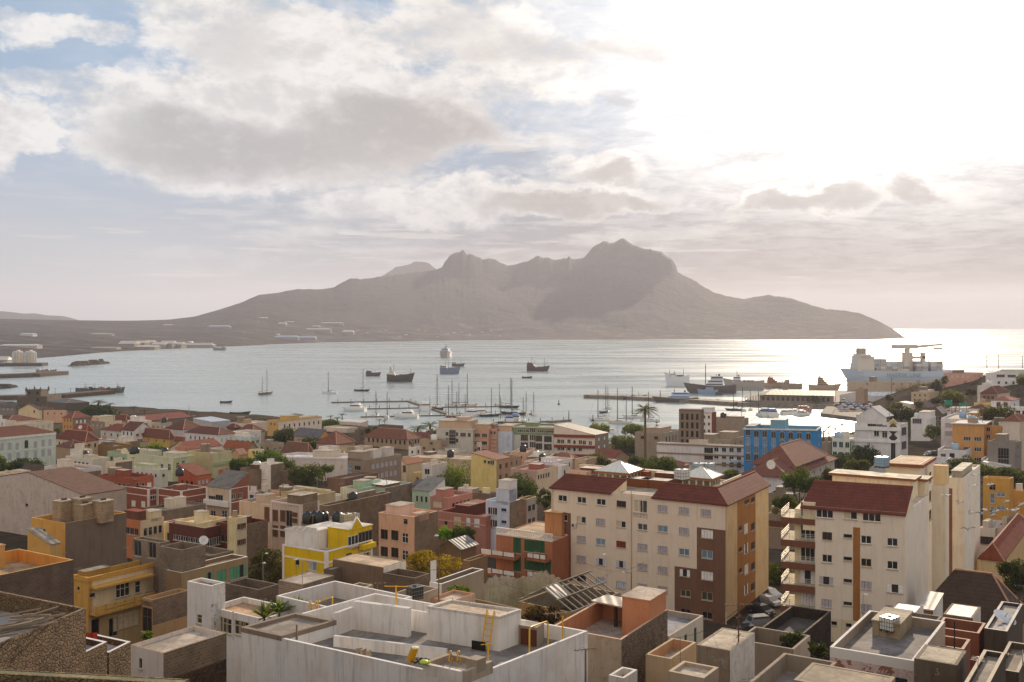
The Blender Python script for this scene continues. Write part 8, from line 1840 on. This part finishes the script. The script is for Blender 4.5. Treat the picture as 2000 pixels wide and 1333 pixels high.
pole('street lamp before the ochre striped facade', 'lamp_post', 'lamp post', 742, 660, 930, 99, .045, STL, (), (.12,)); pole('dark pipe mast on the terracotta yard', 'antenna_mast', 'antenna', 1457, 850, 1110, 73, .05, mat('plain', '2a2420'), group=AG); pole('antenna with side rods at the right edge', 'antenna_mast', 'antenna', 1962, 575, 850, 92, .05, mat('plain', '3a322c'), ((.98, .5, 160, 3), (.6, .8, 150, 4)), group=AG); pole('thin rod on the grey roof corner', 'antenna_mast', 'antenna', 1640, 1130, 1320, 62, .03, STL, ((.9, .5, 60, 4),), group=AG); pole('vent pipe pair on the stained roof block', 'vent_pipe', 'pipe', 1228, 1040, 1125, 71, .07, mat('plain', '6a5c50')); pole('antenna at the lower right edge', 'antenna_mast', 'antenna', 1990, 1080, 1200, 68, .05, mat('plain', 'c9bfae'), ((.6, 1.1, 150, 5),), group=AG)
crop(0, 1000, 4)
for i, (x, a, b_, Y) in enumerate(((72, 385, 490, 103), (500, 320, 400, 132), (992, 270, 440, 124), (1152, 130, 330, 127), (1782, 0, 250, 140), (606, 440, 510, 119), (1740, 20, 60, 175))):
    pole('thin roof antenna ' + ('on the ochre parapet house', 'in front of the bare grey wall', 'above the yellow balcony house', 'on the grey block rooms', 'right of the grey block rooms, the tallest', 'at the corner of the balcony house', 'by the cream stair box')[i], 'antenna_mast', 'antenna', x, a, b_, Y, .035, RST, ((.95, .5, 30 + 40 * i, 3),), group=AG)
crop(350, 780, 5)
for i, (x, a, b_, Y) in enumerate(((485, 870, 1200, 185), (1110, 540, 640, 260), (1440, 1080, 1190, 172), (1735, 1110, 1200, 168), (1305, 1130, 1230, 165), (1350, 780, 860, 215), (620, 700, 780, 240))):
    pole('thin roof antenna ' + ('before the terracotta balcony house', 'by the theatre left end', 'above the block wall of the tank roof', 'beside the caged tanks', 'in front of the black tanks', 'on the pale sheet roofs', 'on the block stub house')[i], 'antenna_mast', 'antenna', x, a, b_, Y, .05, RST, ((.96, .6, 25 * i, 4),), group=AG)
crop(0, 780, 5); pole('flag pole at the end of the market hall', 'flag_pole', 'flag pole', 1845, 45, 175, 555, .16, mat('plain', 'b9a898'))
crop(960, 640, 5); pole('tall light pole on the thin jetty', 'light_pole', 'light pole', 755, 812, 915, 560, .3, mat('plain', '7a7472'))
crop(0, 600, 5)
for i, x in enumerate((248, 538, 690)): pole('lamp post on the stone jetty, ' + ('left of the tower', 'right of the tower', 'nearest the boats')[i], 'lamp_post', 'lamp post', x, 795, 880, 800, .22, mat('plain', '7a7472'), ((.98, 1.6, 0, 0),), group='jetty lamps')
crop(1280, 640, 5)
for i, (x, a, b_) in enumerate(((1760, 520, 720), (1905, 760, 850), (610, 700, 740))): pole('harbour lamp mast ' + ('at the port corner', 'by the car park', 'on the inner quay')[i], 'lamp_post', 'lamp post', x, a, b_, 660, .2, mat('plain', '8a8078'), ((.98, 1.5, 10, 0),), group='harbour lamps')
crop(1600, 620, 5)
for i, (x, a, b_) in enumerate(((1637, 375, 500), (1752, 370, 505), (1985, 380, 500), (707, 590, 740), (965, 620, 740))): pole('tall floodlight mast ' + ('behind the port sheds, left', 'behind the port sheds, right', 'behind the hilltop house', 'in front of the port shed', 'right of the port shed middle')[i], 'light_mast', 'light mast', x, a, b_, 900 if i < 3 else 640, .35, mat('plain', '8a7f74'), ((.98, 1.6, 10, 0),), group='harbour lamps')

# ladders and bent yellow rails on the white house
def ladder(label, foot, head, w, m, n, name='ladder'):
    a, b_ = foot, head; side = Vector((FL.d.x, FL.d.y, 0)) * w / 2; o = empty(name, a, 0, label, 'ladder'); d = b_ - a
    for s in (-1, 1): r_ = MB(); r_.tube([side * s, d + side * s, d * 1.13 + side * s, d * 1.05 + side * s + Vector((.1, .5, -.1)), d * .98 + side * s + Vector((.12, .55, -.05))], .055, m, 6); r_.build('rail', o)
    for k in range(n): t = (k + .7) / n; r_ = MB(); r_.tube([d * t - side, d * t + side], .04, m, 5); r_.build('rung', o)
crop(800, 1000, 4)
fa = spot(575, 1085, zT); hd = spot(600, 800, zT + 2.6); ladder('yellow steel ladder leaning on the white roof box', spot(588, 1090, zT), spot(622, 802, zT + 2.62) + Vector((.05, -.22, 0)), .62, YEL, 6)
def bent(label, pts, r=.06, m=YEL, group='bent yellow rails'):
    o = empty('pipe_rail', pts[0], 0, label, 'rail', group); t = MB(); t.tube([Vector(p) - pts[0] for p in pts], r, m, 6); t.build('pipe', o)
a0, a1 = at(XX(935), YY(1100), 69.5), at(XX(1082), YY(1040), 73.2)
bent('bent yellow pipe hoop on the right parapet', [a0, at(XX(937), YY(912), 69.5), at(XX(950), YY(900), 70), at(XX(1070), YY(857), 73), at(XX(1080), YY(868), 73.2), a1])
for i, x in enumerate((318, 382)): a0 = at(XX(x - 8), YY(1165), 66); bent(('left', 'right')[i] + ' short yellow hoop by the front tray', [a0, at(XX(x - 6), YY(1088), 66), at(XX(x + 4), YY(1088), 66.2), at(XX(x + 18), YY(1185), 66.3)])
crop(400, 1000, 4)
bent('slanting yellow pipe rail behind the tank room roof', [at(XX(808), YY(750), 83), at(XX(830), YY(735), 83), at(XX(985), YY(665), 83.5), at(XX(997), YY(670), 83.5), at(XX(997), YY(775), 83.5)])
for i, x in enumerate((822, 868, 890)): bent(('first', 'second', 'third')[i] + ' yellow ladder horn behind the tank room roof', [at(XX(x - 8), YY(765), 82), at(XX(x - 4), YY(700), 82), at(XX(x + 6), YY(698), 82.2), at(XX(x + 9), YY(765), 82.4)])
# bits and pieces on the roofs
def bit(name, label, cat, x, y, Y, build, rz=0.0, group=None):
    o = empty(name, at(XX(x), YY(y), Y), rz, label, cat, group)
    for n, mb in build: mb.build(n, o)
    return o
def one(shape, *a, **k): m = MB(); getattr(m, shape)(*a, **k); return m
for i, (x, y) in enumerate(((1205, 1098), (1240, 1108), (1280, 1118))): bit('concrete_block', ('left', 'middle', 'right')[i] + ' loose grey block on the front parapet', 'block', x, y + 8, (70.5, 70, 69.4)[i], [('block_body', one('box', (0, 0, .2), (.42, .2, .4), W('p 9a8f84'))), ('block_foot', one('box', (0, 0, .02), (.5, .3, .04), W('p 8f857a')))], .5 + i * .4, 'loose grey blocks')
b1 = MB(); b1.tube([(0, 0, .12), (.34, .1, 1.0)], .26, mat('gloss', 'd09418'), 12); bit('drum', 'tilted yellow drum in the front corner tray', 'drum', 1600, 1185, 65.8, [('drum_body', b1), ('lid', one('lathe', [(.28, 0), (.28, .06), (.02, .07)], mat('plain', 'd9cfae'), 12, (.34, .1, .98)))])
b2 = MB(); b2.lathe([(.02, 0), (.3, .05), (.34, .16), (.2, .26), (.02, .28)], mat('gloss', 'b4c832'), 9); b2.lathe([(.02, 0), (.16, .06), (.02, .2)], mat('gloss', 'c4d84a'), 7, (.32, .1, .02)); bit('plastic_bag', 'lime green plastic bag in the front corner tray', 'bag', 1712, 1190, 65.4, [('bag_body', b2)])
b3 = MB(); [b3.tube([(random.Random(k).uniform(-.5, .5), random.Random(k + 9).uniform(-.4, .4), .1), (random.Random(k + 20).uniform(-.6, .6), random.Random(k + 30).uniform(-.5, .5), .35)], .05, mat('wood', '4a3a2a'), 5) for k in range(9)]; bit('rubble_heap', 'dark sticks and rubble in the front corner tray', 'rubble', 1670, 1190, 66, [('sticks', b3)])
crop(800, 1000, 4)
wd = mat('wood', '6a4a30'); ch = MB(); [ch.tube(p, .03, wd, 4) for p in (((-.5, -.25, .02), (.6, -.25, .3)), ((-.5, .25, .02), (.6, .25, .3)), ((-.6, -.25, .75), (.1, -.25, .05)), ((-.6, .25, .75), (.1, .25, .05)))]; sl = MB(); [sl.box((-.45 + .2 * k, 0, .1 + .05 * k), (.08, .55, .03), wd) for k in range(5)]; bit('deck_chair', 'broken brown deck chair on the white roof box', 'chair', 375, 765, 77.5, [('chair_frame', ch), ('chair_slats', sl)], -.4)
crop(0, 1000, 4)
def planks(label, x, y, Y, n, seed, L=2.6):
    r = random.Random(seed); o = empty('plank_pile', at(XX(x), YY(y), Y), 0, label, 'planks')
    for k in range(n): m = MB(); a = Vector((r.uniform(-1, 1), r.uniform(-.8, .8), .06 + .07 * k)); d = Vector((cos(.6 + r.gauss(0, .35)), sin(.6 + r.gauss(0, .35)), r.uniform(-.05, .12))); m.tube([a - d * L / 2, a + d * L / 2], r.uniform(.05, .09), mat('wood', '9a8a78'), 4, False); m.build('plank', o)
planks('pile of weathered planks on the stone house floor', 175, 925, 58.5, 14, 3); planks('second heap of splintered boards behind the stone parapet', 90, 960, 56.5, 9, 7, 1.8)
cl = MB(); n = 8
for i in range(n):
    x0, x1 = -.5 + i / n, -.5 + (i + 1) / n; f = lambda x: .07 * sin(x * 17)
    for m0, z0, z1 in ((0, -1.7, 0),): cl.face([(x0, f(x0), z0), (x1, f(x1), z0 - .05 * (i % 2)), (x1, f(x1), z1), (x0, f(x0), z1)], mat('plain', 'b8452c')); cl.face([(x0, f(x0) + .03, z1), (x1, f(x1) + .03, z1), (x1, f(x1) + .03, z0), (x0, f(x0) + .03, z0)], mat('plain', 'b8452c'))
bit('hanging_cloth', 'red cloth hung beside the rubble stone wall', 'cloth', 698, 945, 66, [('cloth', cl)])
def agave(label, x, y, Y, s):
    r = random.Random(int(x)); m = MB(); lf = mat('leaf', '5a6a38')
    for k in range(34):
        a = k * 2.4; e = r.uniform(.25, 1.4); d = Vector((cos(a) * cos(e), sin(a) * cos(e), sin(e))); w = Vector((-sin(a), cos(a), 0)) * .07 * s; t = d * s * r.uniform(.8, 1.1); m.face([-w, w, t * .6 + w * .8, t + Vector((0, 0, -.1 * s)), t * .6 - w * .8], lf)
    o = bit('spiky_plant', label, 'plant', x, y, Y, [('leaves', m), ('stem', one('lathe', [(.12, -.5), (.08, .1)], BARK, 6))], 0, 'spiky plants on the roof')
crop(400, 1000, 4); agave('left spiky plant against the white modern house', 465, 830, 84, 1.7); agave('right spiky plant against the white modern house', 582, 790, 86, 1.7); agave('low spiky tuft behind the tank room', 735, 745, 87, 1.2)
def dish(label, x, y, Y, r, rz, tilt, hx='d6d4d0'):
    m = MB(); pr = [(r * k / 6, r * .22 * (k / 6) ** 2) for k in range(7)]; pr[0] = (.01, 0); m.lathe(pr, mat('plain', hx), 20)
    o = empty('satellite_dish', at(XX(x), YY(y), Y), 0, label, 'satellite dish', 'satellite dishes'); b = inst('bowl', m.mesh('bowl'), o); b.rotation_euler = (radians(tilt), 0, radians(rz)); s = MB(); s.tube([(0, .1, -r * 1.1), (0, .1, 0)], .06, STL, 6); s.build('stand', o)
    f = MB(); d = Matrix.Rotation(radians(rz), 3, 'Z') @ Matrix.Rotation(radians(tilt), 3, 'X') @ Vector((0, 0, r * .7)); f.tube([(0, 0, 0), d], .035, STL, 5); f.build('feed_arm', o)
crop(1350, 780, 5); dish('big white dish on the villa roof edge', 775, 640, 266, 1.25, 8, 78, 'ded9d4')
crop(1500, 1000, 4); dish('large tilted dish at the lower right', 1842, 838, 88, 1.0, 35, 28, 'c9ccd0'); dish('small grey dish on the grey block storey', 1600 - 5000 - 400, 0, 120, .3, 0, 60) if 0 else None
crop(0, 1000, 4); dish('white dish on the block storey roof', 1590, 225, 127, .6, 30, 60)
crop(0, 780, 5); dish('small white dish on the red tiled house', 785, 275, 395, .8, 0, 70); dish('cream dish on the pale green house roof', 1215, 510, 305, 1.0, 10, 60, 'd8c8a8')

# ------------------------------------------------------------------ cars
def car_mesh(hx, van=False):
    o = {}; bm = mat('plain', hx); b = MB(); L, Wd = 4.2, 1.75
    prof = [(-2.1, .35), (-2.1, .85), (-1.75, .95), (-1.3, 1.42 if not van else 1.9), (.55 if not van else 1.2, 1.45 if not van else 1.9), (1.2 if not van else 1.6, .98), (2.0, .85), (2.1, .55), (2.1, .35)]
    for s in (-1, 1): pts = [(x, s * Wd / 2 * (1 if z < 1 else .84), z) for x, z in prof]; b.face(pts if s < 0 else pts[::-1], bm)
    for (x0, z0), (x1, z1) in zip(prof, prof[1:] + prof[:1]): w0, w1 = [Wd / 2 * (1 if z < 1 else .84) for z in (z0, z1)]; b.face([(x0, -w0, z0), (x0, w0, z0), (x1, w1, z1), (x1, -w1, z1)], bm)
    g_ = MB(); x0, x1 = prof[3][0], prof[4][0]; zt_ = prof[3][1]
    for s in (-1, 1): q = [(x0 - .25, s * .84, 1.02), (x1 + .35, s * .84, 1.02), (x1 - .05, s * .755, zt_ - .08), (x0 + .05, s * .755, zt_ - .08)]; g_.face(q if s < 0 else q[::-1], BLKG)
    g_.face([(x1 + .55, -.7, 1.03), (x1 + .55, .7, 1.03), (x1 + .06, .62, zt_ - .06), (x1 + .06, -.62, zt_ - .06)], BLKG); g_.face([(x0 - .4, .7, 1.03), (x0 - .4, -.7, 1.03), (x0 - .06, -.62, zt_ - .06), (x0 - .06, .62, zt_ - .06)], BLKG)
    w = MB(); w.tube([(0, -.1, 0), (0, .1, 0)], .32, mat('plain', '1c1c1c'), 12); w.tube([(0, -.12, 0), (0, .12, 0)], .18, mat('metal', '9a9a9a'), 10)
    hl = MB(); hl.box((2.08, 0, .68), (.08, .36, .16), mat('gloss', 'e4e4dc'))
    return b.mesh('body'), g_.mesh('window'), w.mesh('wheel'), hl.mesh('headlight')
CARS = {}
def car(label, p, rz, hx, group=None, van=False, parts=True, s=1.0):
    k = (hx, van)
    if k not in CARS: CARS[k] = car_mesh(*k)
    o = empty('parked_car', p, radians(rz), label, 'van' if van else 'car', group); o.scale = (s,) * 3; b, g_, w, hl = CARS[k]; inst('body', b, o); inst('window', g_, o)
    if parts:
        for x in (-1.3, 1.3):
            for y in (-.82, .82): inst('wheel', w, o, (x, y, .32))
        for y in (-.55, .55): inst('headlight', hl, o, (0, y, 0))
    return o
crop(1200, 1000, 4)
def street(x, y):
    z = 12.0
    for _ in range(40): p = onz(XX(x), YY(y), z); z += .5 * (ground_z(p.x, p.y) - z)
    return (p.x, p.y, z + .03)
car('silver car parked between the apartment blocks', street(1208, 728), -60, 'a8aab0', 'cars in the side street'); car('white car behind the silver one in the side street', street(1212, 668), -60, 'd4d4d2', 'cars in the side street')
car('black car in the shade at the foot of the block', street(1050, 965), 20, '22242a', 'cars in the side street'); car('dark van with a bright roof beside the block', street(1130, 915), 15, '8a8c90', 'cars in the side street', True); car('dark car at the block corner, half hidden', street(1150, 800), -60, '3a3a40', 'cars in the side street')
crop(1600, 780, 5)
for i, (x, y) in enumerate(((1085, 545), (1130, 540), (1045, 580))): car(('silver car', 'dark car', 'white car')[i] + ' in the sunny lot below the white modern block', at(XX(x), YY(y), 370), 20 + 15 * i, ('b4b6ba', '4a4c50', 'd9d9d6')[i], 'cars in the sunny lot')
crop(1350, 780, 5); car('white car by the white flats', at(XX(425), YY(630), 335), 10, 'dcdcda'); car('blue car under the trees by the white flats', at(XX(395), YY(605), 350), 10, '5a6478')
crop(1600, 620, 5); r = random.Random(21); cols = [('white', 'd9d9d6'), ('silver', 'a9abb0'), ('dark', '3a3c42'), ('red', '8a3a32'), ('pale blue', '9aa8bc')]; words = 'first second third fourth fifth sixth seventh eighth'.split()
for row in range(4):
    for i in range(7):
        x = 165 + i * 52 + row * 18; y = 850 + row * 22 - i * 1.2; p = onz(XX(x), YY(y), 2.05); nm, hx = cols[(row * 3 + i * 2) % 5]; car('%s car, %s from the left in the %s row of the harbour car park' % (nm, words[i], ('back', 'second', 'third', 'front')[row]), p, 100 + r.uniform(-12, 12), hx, 'cars in the harbour car park', parts=False, s=1.25)
for i in range(6): p = onz(XX(245 + 18 * i), YY(835 - 11 * i), 2.05); car(words[i] + ' pale truck in the queue on the harbour road', p, 60, 'd2cdc6', 'trucks on the harbour road', True, False, 1.5)
nt = MB(); rr = random.Random(2)
for k, (x0, x1, y0, y1) in enumerate(((1225, 1300, 812, 858), (1370, 1445, 838, 872))):
    nt = MB(); n = 6; a, b_ = at(XX(x0), YY(y1), 425), at(XX(x1), YY(y1), 425); hh_ = (y1 - y0) / 5 / F * 425; w = b_.x - a.x
    for i in range(n): nt.face([(w * i / n, .5 * (i % 2), 0), (w * (i + 1) / n, .5 * ((i + 1) % 2), 0), (w * (i + 1) / n, .5 * ((i + 1) % 2), hh_ * rr.uniform(.85, 1.05)), (w * i / n, .5 * (i % 2), hh_)], mat('plain', '3a9a80')); nt.face([(w * i / n, .6, hh_), (w * (i + 1) / n, .6, hh_ * .9), (w * (i + 1) / n, 3, hh_ * .8), (w * i / n, 3, hh_ * .9)], mat('plain', '3a9a80'))
    o = empty('scaffold_net', a, 0, ('larger', 'smaller')[k] + ' teal building net among the hillside houses', 'net', 'teal building nets'); nt.build('net', o); [one('tube', [(w * q, .3, -4), (w * q, .3, hh_)], .12, STL, 5).build('scaffold_pole', o) for q in (.05, .95)]

# ------------------------------------------------------------------ gulls
def gull_mesh():
    b = MB(); m = mat('plain', 'e6e4e0'); b.lathe([(.01, -.5), (.06, -.42), (.13, -.2), (.15, 0), (.12, .2), (.09, .32), (.1, .4), (.06, .48), (.01, .56)], m, 8)
    for s in (-1, 1):
        for dz in (0, .02): q = [(s * .1, dz, .18), (s * .55, .16 + dz, .3), (s * 1.15, .02 + dz, .02), (s * .55, .14 + dz, .02), (s * .1, dz, -.16)]; b.face(q if dz else q[::-1], m)
    b.face([(-.02, -.02, .55), (.02, -.02, .55), (0, -.03, .68)], mat('plain', 'c98a2a')); return b.mesh('gull')
GULL = gull_mesh()
crop(1600, 780, 5)
for i, (x, y, Y, a) in enumerate(((1370, 1010, 120, 30), (1525, 842, 125, -40), (1505, 740, 140, 10), (1670, 832, 125, 70), (1820, 998, 120, 20), (1620, 1078, 118, -60), (1720, 1093, 118, 40), (1835, 1078, 116, -30), (1915, 1080, 112, 65), (1690, 1132, 116, 15), (1588, 1115, 118, -20), (1470, 1115, 116, 50), (1455, 1268, 110, -10), (1968, 1030, 120, 35), (1245, 940, 130, 0))):
    o = inst('gull', GULL, None, at(XX(x), YY(y), Y)); o.rotation_euler = (radians(70 + (i * 37) % 40 - 20), radians(a * .4), radians(a)); o.scale = (.85,) * 3
    tag(o, 'white gull flying ' + ('in front of the tall paned windows', 'off the white side of the rear wing', 'above the rear wing roof edge', 'before the mustard tower top', 'before the mustard tower middle', 'low before the mustard tower, left', 'low before the mustard tower, centre', 'low before the mustard tower, right', 'over the grey flat roof at the right', 'near the lilac terrace roof', 'left of the lilac terrace', 'against the pale rear wing wall', 'lowest against the rear wing wall', 'at the right edge by the mustard house', 'beside the narrow cream block')[i], 'gull', 'gulls over the right hand roofs')
crop(960, 640, 5)
for i, (x, y) in enumerate(((657, 755), (990, 915))): p = onz(XX(x), YY(y), 0); o = empty('buoy', p, 0, ('dark upright buoy left of the anchored yachts', 'small buoy near the shore trees')[i], 'buoy', 'harbour buoys'); one('lathe', [(.9, -.2), (.9, .6), (.3, 1.0), (.25, 3.4), (.02, 3.8)], mat('plain', '3a3634'), 10).build('float', o)

# the tanks, drums and aerials on the roofs of the old town
TK = {}
for i, (lab, hh, q) in enumerate(CLUTTER):
    r = random.Random(i * 7 + 1); kind, hx = (('black', '1e1e20'), ('white', 'd9d6cf'), ('pale blue', '9ab4c8'), ('grey', '8f877c'))[int(q * 3.99)]
    u, v = r.uniform(.25, .75), r.uniform(.45, .85); c = hh.C + hh.dR * (hh.a * u) + hh.dL * (hh.b * v); big = 1.0 + hh.C.y / 420
    if kind not in TK:
        m = MB(); w = MB()
        if kind == 'grey': m.box((0, 0, .9), (2.0, 1.7, 1.8), W('b 8f857a')); w.box((0, 0, 1.87), (2.2, 1.9, .14), W('f a89c8c'))
        else: m.lathe([(.8, 0), (.84, .15), (.84, 1.3), (.6, 1.6), (.02, 1.7)], mat('gloss', hx), 12); w.lathe([(.25, 1.62), (.25, 1.78), (.02, 1.8)], mat('plain', '4a4642'), 8)
        TK[kind] = (m.mesh('tank_body'), w.mesh('lid'))
    if i % 3 != 1 and hh.C.y < 480:
        c2 = hh.C + hh.dR * (hh.a * r.uniform(.1, .9)) + hh.dL * (hh.b * r.uniform(.1, .6)); h_ = r.uniform(2.6, 4.5) * (.8 + hh.C.y / 600); tk = .02 + hh.C.y * .00022
        ao = empty('antenna_mast', (c2.x, c2.y, hh.zr), r.uniform(0, 3), 'thin aerial mast on the ' + ' '.join(lab.split()[:10]), 'antenna', AG); am_ = MB(); am_.tube([(0, 0, 0), (0, 0, h_)], tk, RST, 4); am_.build('pole', ao)
        bm_ = MB(); bm_.tube([(-.6, 0, h_ * .95), (.7, 0, h_ * .97)], tk * .6, RST, 3); [bm_.tube([(-.5 + .25 * j, -.35, h_ * .96), (-.5 + .25 * j, .35, h_ * .96)], tk * .5, RST, 3) for j in range(5)]; bm_.build('antenna_boom', ao)
    o = empty('water_tank', (c.x, c.y, hh.zr), r.uniform(0, 3), kind + ' roof tank on the ' + ' '.join(lab.split()[:10]), 'water tank', 'roof tanks of the old town'); o.scale = (big * .8,) * 3
    inst('tank_body', TK[kind][0], o); inst('lid', TK[kind][1], o)

# slack cables between the roofs
crop(1200, 1000, 4)
for i, (x0, y0, Y0, x1, y1, Y1, sag) in enumerate(((1000, 1310, 66, 1290, 1120, 88, .5), (960, 1330, 64, 1240, 1150, 86, .6), (-260, 380, 110, 230, 395, 135, 1.2), (455, 985, 80, 970, 760, 72, .5), (-900, 560, 105, -20, 470, 137, 1.6))):
    a, b_ = at(XX(x0), YY(y0), Y0), at(XX(x1), YY(y1), Y1); m = MB(); m.tube([a.lerp(b_, k / 12) - a - Vector((0, 0, sag * (1 - (k / 6 - 1) ** 2))) for k in range(13)], .018, mat('plain', '4a4440'), 4)
    tag(m.build('overhead_cable', None, a), ('slack cable over the grey shed side, upper', 'slack cable over the grey shed side, lower', 'cable slung across to the cream facade', 'cable from the courtyard antenna to the rusty mast', 'long cable from the white roof to the big block')[i], 'cable', 'overhead cables')
# ------------------------------------------------------------------ the air
def make_haze():
    mb = MB(); m = bpy.data.materials.new('haze_air'); m.use_nodes = True
    g = NG(m.node_tree); g.n.clear()
    pv = g.new('ShaderNodeVolumePrincipled'); out = g.new('ShaderNodeOutputMaterial')
    pv.inputs['Color'].default_value = (.86, .87, 1.0, 1); pv.inputs['Density'].default_value = 7.4e-5
    pv.inputs['Anisotropy'].default_value = .28
    g.l.new(pv.outputs[0], out.inputs['Volume'])
    mb.box((0, 10300, 347), (33000, 20900, 704), m)
    tag(mb.build('haze'), 'pale warm haze filling the air over the bay and town', 'haze', kind='stuff')
make_haze()
